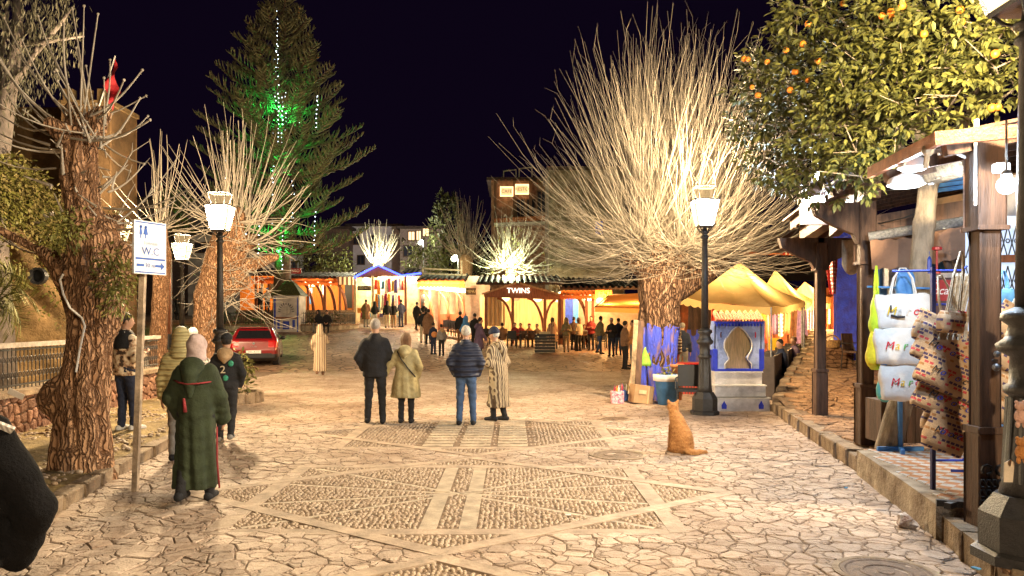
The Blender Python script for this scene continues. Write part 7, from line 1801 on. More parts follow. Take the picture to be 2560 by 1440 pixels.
def person(label, loc, face, H=1.72, top='jacket', tc='black', bot='trousers', bc='black', hair='short', hc='black', arms=('down', 'down'), lf=(0, 0), rf=(0, 0), sit=False, lean=0.0, near=False, shoe='black', group='people in the square', headyaw=0, headpitch=0, hem=None, hat=None, width=1.0, lod=None):
    s = H / 1.75; t = bpy.data.objects.new('person', None); rb_ = .019 if near else .033; rc = .021 if near else .036
    if lod: rb_ = rc = lod
    hz = .50 if sit else .93
    P3 = lambda x, y, z: (x, y, z)
    ly = lean
    chest, nb, hd = (0, ly * .5, hz + .36), (0, ly * .75, hz + .53), (0, ly * .95 + .03, hz + .695)
    legs = []
    for sx, f in ((-1, lf), (1, rf)):
        if sit: hip, kn, an = (sx * .09, 0, hz), (sx * .12, .42, hz + .02), (sx * .12 + f[0], .44 + f[1], .09)
        else:
            lift = max(0.0, -f[1]) * .35 if f[1] < -.1 else 0
            hip, an = (sx * .09, 0, hz - .02), (sx * .10 + f[0], f[1], .085 + lift); kn = (sx * .095 + f[0] * .5, f[1] * .45 + (.05 if f[1] < 0 else .03), .49)
        legs.append((hip, kn, an, sx))
    sh = hz + .435; armp = []
    for sx, a in ((-1, arms[0]), (1, arms[1])):
        e, w = ARMS[a]; S_ = (sx * .150 * width, ly * .66, sh); armp.append((S_, (sx * e[0] * width, ly * .66 + e[1], sh + e[2]), (sx * w[0] * width, ly * .66 + w[1], sh + w[2]), sx, a))
    Rh = Euler((R(headpitch), 0, R(headyaw))).to_matrix(); inv = np.array(Rh.inverted())
    def headloc(X, Y, Z):
        x, y, z = X - hd[0], Y - hd[1], Z - hd[2]; return inv[0, 0] * x + inv[0, 1] * y + inv[0, 2] * z, inv[1, 0] * x + inv[1, 1] * y + inv[1, 2] * z, inv[2, 0] * x + inv[2, 1] * y + inv[2, 2] * z
    def body(X, Y, Z):
        x, y, z = headloc(X, Y, Z)
        d = ell(x, y, z, (0, -.008, .025), (.076, .094, .098)); d = smin(d, ell(x, y, z, (0, .022, -.04), (.056, .070, .078)), .03)
        d = smin(d, cone(x, y, z, (0, .088, .012), (0, .104, -.026), .010, .015), .012)
        for sx in (-1, 1):
            d = smin(d, ell(x, y, z, (sx * .079, -.005, -.01), (.012, .024, .034)), .008); d = np.maximum(d, -(ell(x, y, z, (sx * .032, .092, .008), (.017, .012, .011))) ) if near else d
        d = smin(d, cone(X, Y, Z, nb, (hd[0], hd[1] - .015, hd[2] - .06), .056, .05), .03)
        d = smin(d, cone(X, Y, Z, (0, 0, hz), chest, .11, .12), .05); d = smin(d, cone(X, Y, Z, (-.13, ly * .66, sh - .02), (.13, ly * .66, sh - .02), .06, .06), .05)
        for hip, kn, an, sx in legs: d = smin(d, cone(X, Y, Z, hip, kn, .075, .048), .03); d = smin(d, cone(X, Y, Z, kn, an, .046, .032), .02); d = smin(d, cone(X, Y, Z, an, (an[0], an[1] + .12, .04 + an[2] - .085), .033, .026), .02)
        for S_, e, w, sx, a in armp: d = smin(d, cone(X, Y, Z, S_, e, .047, .038), .02); d = smin(d, cone(X, Y, Z, e, w, .037, .026), .01)
        return d
    xs_ = [w[0] for _, _, w, _, _ in armp] + [e[0] for _, e, _, _, _ in armp]; ys_ = [p[1] for l in legs for p in l[:3]] + [w[1] for _, _, w, _, _ in armp]
    lo, hi = (min(xs_) - .15, min(ys_ + [ly, 0]) - .2, -.02), (max(xs_) + .15, max(ys_ + [ly, 0]) + .24, hd[2] + .2)
    extra = []
    for S_, e, w, sx, a in armp:
        if a in ('pocket', 'akimbo'): continue
        dr = (Vector(w) - Vector(e)).normalized(); q = Vector((0, 0, -1)).rotation_difference(dr).to_matrix(); v = HANDV.copy(); v[:, 0] *= -sx
        v = (np.array(q) @ v.T).T + np.array(w); F = HANDF if sx < 0 else HANDF[:, ::-1]; extra.append((v.tolist(), F.tolist()))
    b = shell('person', body, lo, hi, rb_, SKIN, None, extra)
    tag(b, label, 'person', group)
    def part(name, f, lo_, hi_, m, res=None, extra=None): return shell(name, f, lo_, hi_, res or rc, m, b, extra)
    # lower body
    if bot == 'trousers':
        def tr(X, Y, Z):
            d = ell(X, Y, Z, (0, -.01, hz + .01), (.168, .13, .13))
            for hip, kn, an, sx in legs: d = smin(d, cone(X, Y, Z, hip, kn, .098, .068), .04); d = smin(d, cone(X, Y, Z, kn, (an[0], an[1], an[2] - .02), .066, .054), .03)
            return np.maximum(d, Z - hz - .12) + .004 * np.sin(Z * 55 + X * 20) * np.sin(Y * 30 + Z * 17) * 1.8
        part('trousers', tr, (-.32, lo[1], .03), (.32, hi[1], hz + .16), FAB[bc])
    for hip, kn, an, sx in legs:
        zo = an[2] - .085
        def so(X, Y, Z, an=an, zo=zo):
            d = smin(cone(X, Y, Z, (an[0], an[1] - .05, zo + .045), (an[0], an[1] + .03, zo + .06), .046, .044), cone(X, Y, Z, (an[0], an[1] + .03, zo + .05), (an[0], an[1] + .17, zo + .035), .045, .036), .03); return np.maximum(d, zo + .002 - Z)
        part('shoe', so, (an[0] - .08, an[1] - .13, zo - .03), (an[0] + .08, an[1] + .25, zo + .14), FAB[shoe], .016 if near else .028)
    # upper garment
    hemz = hem if hem is not None else {'jacket': hz - .10, 'hoodie': hz - .06, 'coat': .50, 'robe': .10, 'vest': hz - .08, 'puffer': hz - .08}[top]
    W_ = width; k = 1.14 if top in ('puffer', 'robe', 'coat') else 1.0
    if top in ('robe',): pf = [(hemz, .235 * W_, .20, 0, 0), (.45, .215 * W_, .18, 0, 0), (hz, .205 * W_, .165, 0, 0), (hz + .3, .20 * W_, .15, 0, ly * .45), (hz + .43, .180 * W_, .125, 0, ly * .64), (hz + .50, .115, .10, 0, ly * .72), (hz + .575, .07, .07, 0, ly * .8)]
    elif top == 'coat': pf = [(hemz, .27 * W_, .20, 0, 0), (hz - .1, .235 * W_, .175, 0, 0), (hz + .12, .19 * W_, .145, 0, 0), (hz + .32, .20 * W_, .14, 0, ly * .45), (hz + .43, .178 * W_, .12, 0, ly * .64), (hz + .50, .112, .095, 0, ly * .72), (hz + .585, .078, .078, 0, ly * .8)]
    else: pf = [(hemz, .188 * W_ * k, .142 * k, 0, 0), (hz + .1, .19 * W_ * k, .145 * k, 0, 0), (hz + .32, .203 * W_ * k, .143 * k, 0, ly * .45), (hz + .43, .178 * W_, .122, 0, ly * .64), (hz + .50, .112, .095, 0, ly * .72), (hz + .58, .072, .075, 0, ly * .8)]
    if sit and top in ('robe', 'coat'): pf = [(hz - .06, .2, .16, 0, 0)] + [p for p in pf if p[0] > hz - .05]
    ph = (sum(map(ord, label)) % 100) / 10
    amp = .085 if top in ('robe', 'coat') else .04
    def fold(th, Z):
        a = np.clip((hz + .35 - Z) / .8, 0, 1.2); return -amp * a * np.sin(7 * th + ph + Z * 2.2) * .8 - amp * .5 * a * np.sin(13 * th - ph + Z * 3)
    sr = 1.25 if top in ('puffer', 'coat') else (1.35 if top == 'robe' else 1.08)
    def gm(X, Y, Z):
        d = prof(X, Y, Z, pf, fold)
        for S_, e, w, sx, a in armp:
            if top == 'vest': continue
            d = smin(d, cone(X, Y, Z, S_, e, .064 * sr, .058 * sr), .06); d = smin(d, cone(X, Y, Z, e, w, .058 * sr, (.046 if top != 'robe' else .062) * sr), .02)
        return d + .0045 * np.sin(Z * 26 + X * 17 + ph) * np.sin(Y * 15 - Z * 13 + X * 9) + .003 * np.sin(Z * 60 + X * 31 - Y * 22 + 2 * np.sin(X * 14 + ph))
    part({'robe': 'djellaba', 'puffer': 'quilted_jacket'}.get(top, top), gm, (lo[0], min(lo[1], -.32), hemz - .04), (hi[0], max(hi[1], .32), hz + .64), FAB[tc])
    if top in ('robe', 'hoodie', 'coat') and hair not in ('hood',):
        def hood(X, Y, Z): return np.maximum(smin(ell(X, Y, Z, (0, ly * .7 - .10, hz + .50), (.13, .075, .10)), cone(X, Y, Z, (0, ly * .6 - .15, hz + .42), (0, ly * .5 - .16, hz + (.20 if top == 'robe' else .36)), .085, .03), .05), -1)
        part('hood' if top != 'coat' else 'collar', hood, (-.22, ly - .40, hz + .1), (.22, ly + .1, hz + .64), FAB[tc if top != 'hoodie' else 'tan'])
    # head covering
    def hl(f): return lambda X, Y, Z: f(*headloc(X, Y, Z))
    hlo, hhi = (hd[0] - .17, hd[1] - .2, hd[2] - .34), (hd[0] + .17, hd[1] + .18, hd[2] + .2); hr = .017 if near else .028
    if lod: hr = min(hr, lod)
    if hair == 'short': part('hair', hl(lambda x, y, z: np.maximum(ell(x, y, z, (0, -.014, .032), (.085, .104, .104)), np.maximum((y - .045) - (z - .02) * .5, -.055 - z + np.clip(y + .02, 0, 1) * 1.1)) + .004 * np.sin(x * 90) * np.sin(y * 80 + z * 60)), hlo, hhi, HAIRS[hc], hr)
    elif hair == 'long': part('hair', hl(lambda x, y, z: np.maximum(smin(ell(x, y, z, (0, -.016, .03), (.094, .11, .108)), cone(x, y, z, (0, -.03, -.02), (0, -.05, -.20), .10, .085), .05), np.maximum(y - .05 - z * .3, -.24 - z)) + .005 * np.sin(x * 70 + z * 6)), hlo, hhi, HAIRS[hc], hr)
    elif hair == 'hijab': part('headscarf', hl(lambda x, y, z: np.maximum(smin(ell(x, y, z, (0, -.012, .02), (.098, .118, .122)), cone(x, y, z, (0, -.02, -.08), (0, -.03, -.2), .085, .13), .06), np.maximum(y - .075, -.21 - z)) + .004 * np.sin(x * 40 + z * 50)), hlo, hhi, FAB[hat or 'pink'], hr)
    elif hair == 'hood': part('hood', hl(lambda x, y, z: np.maximum(smin(ell(x, y, z, (0, -.02, .02), (.115, .13, .145)), cone(x, y, z, (0, -.05, -.12), (0, -.04, -.2), .12, .14), .05), y - .07)), hlo, hhi, FAB[hat or tc], hr)
    elif hair in ('cap', 'beanie'):
        part('hair', hl(lambda x, y, z: np.maximum(ell(x, y, z, (0, -.014, .02), (.082, .10, .10)), np.maximum(y - .03, -.07 - z))), hlo, hhi, HAIRS[hc], hr)
        if hair == 'cap': part('cap', hl(lambda x, y, z: np.minimum(np.maximum(ell(x, y, z, (0, -.008, .045), (.094, .112, .10)), .03 - z), np.maximum(ell(x, y, z, (0, .12, .038), (.08, .09, .014)), -y))), hlo, (hhi[0], hhi[1] + .12, hhi[2]), FAB[hat or 'black'], hr)
        else: part('beanie', hl(lambda x, y, z: np.maximum(ell(x, y, z, (0, -.008, .045), (.096, .114, .125)), .015 - z)), hlo, hhi, FAB[hat or 'navy'], hr)
    b.location = loc; b.rotation_euler = (0, 0, R(face)); b.scale = (s, s, s); ORG[b.name] = Vector((0, 0, 0))
    return b

def gp(px, py, z=0.0): return on_z(px, py, z)
# nearest people
w1 = person('person in a dark green hooded djellaba and pale pink headscarf walking away', gp(490, 1258), 0, 1.63, 'robe', 'green', 'trousers', 'black', 'hijab', arms=('pocket', 'swing'), lf=(.03, -.22), rf=(-.02, .16), near=True, width=.92, hem=.17)
q = MB(); q.tube([(-.19, -.09, 1.29), (-.10, -.178, 1.27), (0, -.21, 1.255), (.10, -.178, 1.26), (.19, -.09, 1.27)], .014, 5, sq=.6); q.build('red_braid', FAB['maroon'], w1, True, local=True)
q = MB(); q.tube([(.11 * math.cos(a), .0 + .10 * math.sin(a), 1.47 + .012 * math.sin(3 * a)) for a in [k * PI / 10 for k in range(21)]], .03, 6); q.build('patterned_scarf', mat('leopard_scarf', (.6, .52, .42), var=.9, scale=45, col2=(.04, .03, .025), sharp=(.45, .55)), w1, True, local=True)
q = MB(); q.tube([(0, -.30, 1.12), (.004, -.275, .98)], [.012, .02], 6); q.build('tassel', FAB['maroon'], w1, True, local=True)
q = MB(); q.tube([(.262, -.05, .17), (.238, -.05, .45), (.232, -.04, .8)], .010, 5); q.build('red_braid', FAB['maroon'], w1, True, local=True)
w3 = person('person in black cap and black hoodie with numeral two behind the green djellaba', gp(566, 1104), 8, 1.58, 'hoodie', 'black', 'trousers', 'black', 'cap', arms=('pocket', 'pocket'), lf=(0, -.02), rf=(0, -.16), near=True, shoe='grey')
text_part('numeral', '2', .17, Matrix.Translation((-.02, -.165, 1.17)) @ Matrix.Rotation(R(90), 4, 'X'), FAB['cream'], w3, .012)
for x, z in ((.10, 1.27), (.02, 1.04)):
    q = MB(); q.ball((x, -.152, z), (.045, .02, .05), 8, 6); q.build('green_patch', mat('green_patch', (.05, .35, .22), var=.4, scale=30), w3, True, local=True)
person('person in an olive quilted jacket with the hood up, half behind the green djellaba', gp(452, 1150), 12, 1.66, 'puffer', 'qolive', 'trousers', 'grey', 'hood', arms=('down', 'hold'), near=True, hat='qolive')
person('small hooded figure in pale blue beyond the olive quilted jacket', on_ground(481, 15.8), -10, 1.6, 'jacket', 'white', 'trousers', 'jeans', 'hood', arms=('down', 'down'), hat='white')
w4 = person('young person in camouflage fleece, navy jeans and white shoes on the verge', gp(312, 1078, .13), -28, 1.75, 'jacket', 'camo', 'trousers', 'navy', 'short', arms=('hold', 'hold'), near=True, shoe='white', headyaw=-35, lf=(.02, .0), rf=(-.03, .1))
def yoke(X, Y, Z): return np.maximum(np.maximum(prof(X, Y, Z, [(1.22, .235, .165), (1.36, .205, .15), (1.44, .15, .12), (1.50, .09, .09)]), 1.22 - Z), Z - 1.5)
shell('dark_yoke', yoke, (-.3, -.22, 1.18), (.3, .22, 1.54), .02, FAB['black'], w4)
q = MB(); q.tube([(-.08, -.06, 1.45), (0, -.10, 1.44), (.08, -.06, 1.45), (.08, .03, 1.44)], .028, 6); q.build('fleece_collar', FAB['white'], w4, True, local=True)
person('person in a cream and brown striped hooded djellaba walking away past the red car', gp(800, 938), 14, 1.62, 'robe', 'stripe_dj', 'trousers', 'brown', 'hood', arms=('pocket', 'face'), lf=(0, -.12), rf=(0, .1), near=True, hat='stripe_dj', shoe='brown', hem=.14, lod=.028)
person('tall grey-haired person in black jacket and slim black trousers, left of the coat wearer', gp(938, 1058), 4, 1.80, 'jacket', 'black', 'trousers', 'black', 'short', 'grey', arms=('pocket', 'hold'), lf=(-.03, .02), rf=(.03, -.05), near=True, width=1.08, hem=.78)
w7 = person('person in a beige flared coat with black strap and boots, hair to the shoulders', gp(1015, 1058), -4, 1.55, 'coat', 'beige', 'trousers', 'black', 'long', 'brown', arms=('out', 'pocket'), near=True, width=1.05, hem=.50)
q = MB(); q.tube([(-.15, -.10, 1.40), (-.06, -.185, 1.26), (.08, -.195, 1.08), (.19, -.12, .93), (.22, 0, .86)], .014, 5, sq=.6); q.build('bag_strap', FAB['black'], w7, True, local=True)
person('grey-haired person in navy quilted jacket and blue jeans, hands in pockets', gp(1165, 1063), -3, 1.68, 'puffer', 'qnavy', 'trousers', 'jeans', 'short', 'white', arms=('pocket', 'pocket'), lf=(-.02, 0), rf=(.03, .01), near=True, width=1.05)
person('person in dark striped djellaba, navy beanie and sports shoes turned to the left', gp(1246, 1052), 58, 1.63, 'robe', 'stripe_dk', 'trousers', 'black', 'beanie', 'white', arms=('hold', 'pocket'), lf=(0, .05), rf=(0, -.08), near=True, lean=.07, headpitch=-10, hat='navy', hem=.26)
e1 = at(128, 1210, 2.9)
w10 = person('person in a dark jacket cut off by the left edge, only shoulder and elbow showing', Vector((-2.14, 2.9, 0)), 10, 1.72, 'puffer', 'soot', 'trousers', 'black', 'short', arms=('pocket', 'akimbo'), near=True, width=1.12)
q = MB(); q.box((.225, -.06, 1.40), (.10, .012, .05), rot=(.9, .5, .5)); q.build('pale_tab', stripes('tab_stripe', (.62, .6, .56), (.35, .33, .3), 60), w10, local=True)

# people farther off
far = [
 (915, 48, 0, 1.72, 'coat', 'brown', 'grey', 'short', 'black', ('pocket', 'hold'), 'person in a long dark coat before the neon shop, farthest left of the group'),
 (937, 47, 0, 1.60, 'hoodie', 'black', 'white', 'hood', 'black', ('hold', 'hold'), 'hooded person in black top and white trousers before the neon shop'),
 (968, 47.2, 5, 1.66, 'jacket', 'black', 'cream', 'long', 'black', ('down', 'down'), 'person with long dark hair and pale beige trousers before the neon shop'),
 (984, 47.4, -5, 1.64, 'jacket', 'black', 'tan', 'long', 'brown', ('down', 'hold'), 'person with black top and yellow-tan trousers before the neon shop'),
 (1003, 48.4, 40, 1.74, 'jacket', 'navy', 'navy', 'short', 'black', ('hold', 'pocket'), 'slim person in blue-black side-on at the right of the neon shop group'),
 (1041, 46, -30, 1.72, 'jacket', 'black', 'black', 'short', 'black', ('down', 'swing'), 'person in black striding before the light box cafe'),
 (1060, 47, 170, 1.74, 'jacket', 'black', 'black', 'short', 'black', ('fold', 'fold'), 'person in black standing by the chalk board of the light box cafe'),
 (1058, 38.5, 10, 1.70, 'jacket', 'black', 'cream', 'cap', 'black', ('pocket', 'hold'), 'person in dark cap and cream trousers beside the long brown coat'),
 (1071, 38, -8, 1.74, 'coat', 'brown', 'black', 'short', 'black', ('down', 'down'), 'person in a long brown coat behind the two boys'),
 (1083, 33.2, -30, 1.38, 'jacket', 'navy', 'navy', 'short', 'black', ('down', 'hold'), 'boy in navy holding an orange ball'),
 (1104, 32.8, 20, 1.34, 'hoodie', 'grey', 'black', 'short', 'black', ('down', 'down'), 'boy in grey jacket beside the boy with the ball'),
 (1150, 39, -25, 1.70, 'jacket', 'black', 'brown', 'short', 'black', ('down', 'down'), 'person leaning in dark clothes left of the bright blue jacket'),
 (1164, 34.5, -40, 1.66, 'hoodie', 'blue', 'navy', 'hood', 'black', ('pocket', 'pocket'), 'person in a bright blue hooded jacket behind the navy quilted jacket'),
 (1187, 37, 30, 1.74, 'jacket', 'black', 'black', 'short', 'black', ('hold', 'down'), 'person in black at the left end of the TWINS terrace'),
 (1197, 31, -70, 1.76, 'coat', 'purple', 'black', 'short', 'black', ('down', 'swing'), 'person in a long purple-black coat behind the navy beanie'),
 (1381, 38.2, 20, 1.68, 'coat', 'stripe_po', 'olive', 'long', 'black', ('down', 'hold'), 'person in a striped poncho at the TWINS terrace edge'),
 (1416, 37.6, 175, 1.66, 'jacket', 'olive', 'tan', 'hood', 'black', ('hold', 'hold'), 'person in olive jacket with hood up facing the square'),
 (1434, 39.4, -30, 1.68, 'jacket', 'brown', 'black', 'short', 'black', ('hold', 'down'), 'person in brown between the olive hood and the cream jacket'),
 (1447, 38.4, 40, 1.66, 'jacket', 'cream', 'black', 'long', 'brown', ('hold', 'down'), 'person in a cream jacket by the blue cafe door'),
 (1478, 39, 160, 1.74, 'jacket', 'maroon', 'black', 'short', 'black', ('fold', 'fold'), 'person in dark maroon with folded arms by the neon name sign'),
 (1499, 36, -60, 1.78, 'jacket', 'olive', 'jeans', 'short', 'black', ('pocket', 'pocket'), 'person in olive jacket and white-striped jeans walking under the brown awning'),
 (1529, 34.6, 150, 1.72, 'jacket', 'black', 'navy', 'cap', 'black', ('hold', 'hold'), 'person in pale cap and black jacket under the brown awning'),
 (1546, 35.4, -20, 1.70, 'jacket', 'navy', 'jeans', 'short', 'black', ('down', 'pocket'), 'person in navy jacket just left of the brown jacket wearer'),
 (1562, 27.6, -75, 1.74, 'jacket', 'brown', 'black', 'short', 'black', ('hold', 'hold'), 'person in brown jacket and black trousers left of the blue-footed tree'),
 (1583, 29, 100, 1.74, 'jacket', 'orange', 'grey', 'short', 'black', ('hold', 'down'), 'person in orange partly behind the blue-footed tree'),
 (1690, 21.5, 70, 1.72, 'puffer', 'qbrown', 'red', 'hood', 'black', ('hold', 'pocket'), 'person in brown quilted jacket right of the blue-footed tree'),
 (1706, 24, -20, 1.70, 'jacket', 'navy', 'grey', 'short', 'grey', ('down', 'down'), 'person in navy jacket between the two blue-footed trees'),
 (393, 58, 0, 1.68, 'jacket', 'blue', 'navy', 'short', 'black', ('down', 'down'), 'distant person in blue left of the slim lamp post'),
 (428, 59, 5, 1.72, 'robe', 'black', 'black', 'hijab', 'black', ('down', 'down'), 'distant person in a long black robe on the rising path, left of a pair'),
 (443, 59.5, -5, 1.76, 'coat', 'black', 'black', 'short', 'black', ('down', 'down'), 'distant person in black coat on the rising path, right of a pair'),
]
for px, Y, fc, H, top, tcx, bcx, hr, hcx, ar_, lab in far:
    fo = 1 if 'strid' in lab or 'walk' in lab or 'purple' in lab else 0
    person(lab, on_ground(px, Y), fc, H, top, tcx, 'trousers', bcx, hr, hcx, ar_, lf=(0, .16 * fo), rf=(0, -.22 * fo), lean=.05 * fo, hat=('white' if 'pale cap' in lab else 'black') if hr in ('cap', 'hijab') else None, hem=.16 if top == 'robe' else None)
ball = on_ground(1086, 33.0) + Vector((.0, -.05, .88)); q = MB(); q.ball(ball, .13, 12, 8); one('ball', q, mat('ball_orange', (.75, .3, .1), var=.2), 'orange ball held by the boy in navy', 'ball', ball - Vector((0, 0, .13)), smooth=True)
seats = [(1258, 40.6, 30, 'brown', 'seated person in brown at the leftmost TWINS table'), (1288, 42.2, 170, 'maroon', 'seated person in maroon leaning over a TWINS table'), (1303, 42.4, 160, 'red', 'seated person in red next to the maroon one'), (1322, 41.8, 190, 'orange', 'seated person in cap and orange at a TWINS table'),
         (1345, 42, 150, 'tan', 'seated person in tan at the TWINS terrace, rightmost of the seated'), (1460, 41, 180, 'grey', 'seated person in grey at the cafe by the blue door')]
for px, Y, fc, c, lab in seats: person(lab, on_ground(px, Y, -.02), fc, 1.70, 'jacket', c, 'trousers', 'black', 'cap' if 'cap' in lab else 'short', 'black', ('lap', 'hold'), sit=True, lean=.1, hat='maroon', group='people seated at the cafes')
wl = Vector((at(816, 0, 42.7).x, 42.9, 1.05)); person('person in black sitting on the curved garden wall looking down', wl, 185, 1.72, 'jacket', 'black', 'trousers', 'black', 'short', 'black', ('lap', 'lap'), sit=True, lean=.16, headpitch=-25, group='people on the garden wall')
wl = Vector((at(797, 0, 42.9).x, 43.0, 1.05)); person('hooded person in black sitting on the garden wall, left of a pair', wl, 165, 1.70, 'hoodie', 'black', 'trousers', 'grey', 'hood', 'black', ('lap', 'hold'), sit=True, lean=.1, group='people on the garden wall')
for px, Y, c, hcx, lab in ((1893, 18.2, 'black', 'brown', 'fair-haired person on the first dark bench, seen from behind'), (1956, 19.3, 'navy', 'black', 'dark-haired person on the first dark bench beside the throne'), (1990, 22.2, 'purple', 'brown', 'person in purple on the second dark bench'), (2015, 26, 'maroon', 'brown', 'person in maroon on the third dark bench')):
    person(lab, Vector(((px - CX) / FPX * Y, Y, 0.02)), 95, 1.70, 'jacket', c, 'trousers', 'black', 'short', hcx, ('lap', 'lap'), sit=True, lean=.05, group='people seated on the benches', headyaw=20)
for px, lab in ((650, 'waiter in black on the orange restaurant terrace, left one'), (668, 'person in white shirt and blue cap on the orange restaurant terrace')):
    p = at(px, 782, 53); person(lab, p, 170, 1.7, 'jacket', 'black' if px == 650 else 'white', 'trousers', 'black', 'short' if px == 650 else 'beanie', 'black', ('hold', 'hold'), hat='blue', group='people on the restaurant terrace')

# ------------------------------------------------------------------ red hatchback
CARP = on_z(634, 920, 0); CARP = Vector((at(634, 0, 28).x, 28.0, gz(-9.3, 28)))
car = thing('parked_car', 'red hatchback parked with its rear to the viewer under the lamps', 'car', (0, 0, 0))
PAINT = mat('red_car_paint', (.20, .004, .007), rough=.28, var=.08, scale=3, bump=0, coat=.8); GLASS = mat('car_glass', (.012, .012, .015), rough=.08, var=0, bump=0, spec=.8); TAIL = mat('tail_glass', (.5, .01, .01), rough=.15, var=.2, scale=30, bump=.1, coat=.5); TRIM = mat('car_trim', (.02, .02, .022), rough=.5, var=.2)
def sdpoly(X, Y, P):
    d = np.full(X.shape, 1e9); s_ = np.ones(X.shape); n = len(P)
    for i in range(n):
        a, b = P[i], P[i - 1]; ex, ey = b[0] - a[0], b[1] - a[1]; wx, wy = X - a[0], Y - a[1]; t = np.clip((wx * ex + wy * ey) / (ex * ex + ey * ey), 0, 1); bx_, by_ = wx - ex * t, wy - ey * t; d = np.minimum(d, bx_ * bx_ + by_ * by_)
        c1, c2, c3 = Y >= a[1], Y < b[1], ex * wy > ey * wx; f = (c1 & c2 & c3) | (~c1 & ~c2 & ~c3); s_ = np.where(f, -s_, s_)
    return s_ * np.sqrt(d)
SIDE = [(0.02, .32), (0.0, .62), (.06, .92), (.10, 1.0), (.42, 1.38), (.75, 1.45), (1.6, 1.46), (2.2, 1.38), (3.0, .98), (3.9, .80), (4.05, .6), (4.05, .3), (3.6, .2), (.3, .2)]
def carf(X, Y, Z):
    d = sdpoly(Y, Z, SIDE)
    hw = np.interp(Z, [.2, .4, .75, .95, 1.2, 1.46], [.80, .86, .865, .84, .72, .58]) - .10 * np.clip((.35 - Y) / .35, 0, 1) ** 2 - .14 * np.clip((Y - 3.3) / .7, 0, 1) ** 2
    e = np.abs(X) - hw
    h = np.clip(.5 - .5 * (e - d) / .09, 0, 1); d = e * (1 - h) + d * h + .09 * h * (1 - h) if False else np.maximum(d, e) + .0
    k = .07; m_ = np.maximum(k - np.abs(sdpoly(Y, Z, SIDE) - e), 0); d = np.maximum(sdpoly(Y, Z, SIDE), e) + m_ * m_ * .25 / k
    for yw in (.72, 3.25): d = np.maximum(d, -(np.maximum(np.sqrt((Y - yw) ** 2 + (Z - .31) ** 2) - .35, .55 - np.abs(X))))
    return d
P, F = nets(carf, (-.95, -.1, .1), (.95, 4.2, 1.56), .03)
C = P[F].mean(1); nrm = np.cross(P[F[:, 2]] - P[F[:, 0]], P[F[:, 3]] - P[F[:, 1]]); nrm /= np.maximum(1e-9, np.linalg.norm(nrm, axis=1))[:, None]
rear = (nrm[:, 1] < -.25) & (C[:, 1] < .75); sidef = np.abs(nrm[:, 0]) > .6
cls = np.zeros(len(F), int)
cls[rear & (C[:, 2] > 1.03) & (C[:, 2] < 1.33) & (np.abs(C[:, 0]) < .64 - (C[:, 2] - 1.03) * .35)] = 1
cls[sidef & (C[:, 2] > 1.0) & (C[:, 2] < 1.32) & (C[:, 1] > .75) & (C[:, 1] < 2.6)] = 2
cls[(nrm[:, 1] > .2) & (C[:, 2] > 1.0) & (C[:, 1] > 2.1) & (np.abs(C[:, 0]) < .66)] = 2
for sx, i in ((-1, 3), (1, 4)): cls[(C[:, 1] < .32) & (C[:, 2] > .72) & (C[:, 2] < .96) & (sx * C[:, 0] > .50)] = i
cls[(C[:, 2] < .46) & (C[:, 1] < .5) & (rear | (C[:, 2] < .36))] = 5
cls[(C[:, 2] < .26)] = 5
cls[rear & (C[:, 2] > .36) & (C[:, 2] < .50) & (np.abs(C[:, 0]) < .62)] = 5
for i, (nm, mm) in enumerate((('body', PAINT), ('rear_window', GLASS), ('side_window', GLASS), ('tail_light', TAIL), ('tail_light', TAIL), ('bumper', TRIM))):
    f = F[cls == i]
    if len(f) == 0: continue
    u, inv = np.unique(f, return_inverse=True); q = MB(); q.v = [tuple(p) for p in P[u]]; q.f = [tuple(r) for r in inv.reshape(-1, 4)]; q.m = [0] * len(f); q.build(nm, mm, car, True, local=True)
for sx in (-1, 1):
    for yw in (.72, 3.25):
        q = MB(); q.lathe([(.18, -.11), (.29, -.11), (.315, -.07), (.315, .07), (.29, .11), (.18, .11)], n=20); q.v = [(v[2] + sx * .74, v[0] + yw, v[1] + .315) for v in q.v]; w_ = q.build('wheel', BLACK, car, local=True)
        q = MB(); q.lathe([(.19, -.1), (.19, .1)], n=12); q.v = [(v[2] + sx * .745, v[0] + yw, v[1] + .315) for v in q.v]; q.build('rim', STEEL, w_, local=True)
    q = MB(); q.ball((sx * .93, 2.05, 1.02), (.10, .07, .075), 10, 6); q.bar((sx * .80, 2.1, .98), (sx * .90, 2.06, 1.0), .04); q.build('wing_mirror', TRIM, car, True, local=True)
q = MB(); q.box((0, -.03, .56), (.52, .02, .115)); pl_ = q.build('number_plate', WHITE, car, local=True); text_part('lettering', '4 2 - A - 1', .085, Matrix.Translation((0, -.0415, .56)) @ Matrix.Rotation(R(90), 4, 'X'), BLACK, pl_, .001)
q = MB(); q.prism([(0, .07), (.05, 0), (0, -.07), (-.05, 0)], 0, .01, Matrix.Translation((0, .045, .86)) @ Matrix.Rotation(R(96), 4, 'X')); q.build('emblem', STEEL, car, local=True)
text_part('badge', 'C L I O', .07, Matrix.Translation((0, .015, .75)) @ Matrix.Rotation(R(90), 4, 'X'), STEEL, car, .004)
q = MB(); q.box((0, .55, 1.43), (1.05, .22, .03), rot=(-.05, 0, 0), bev=.01); q.build('spoiler', PAINT, car, local=True)
q = MB(); q.box((0, .33, 1.2), (.36, .01, .12), rot=(-.85, 0, 0)); q.build('rear_shelf_paper', CREAM, car, local=True)
car.location = CARP; car.rotation_euler = (0, 0, R(14))

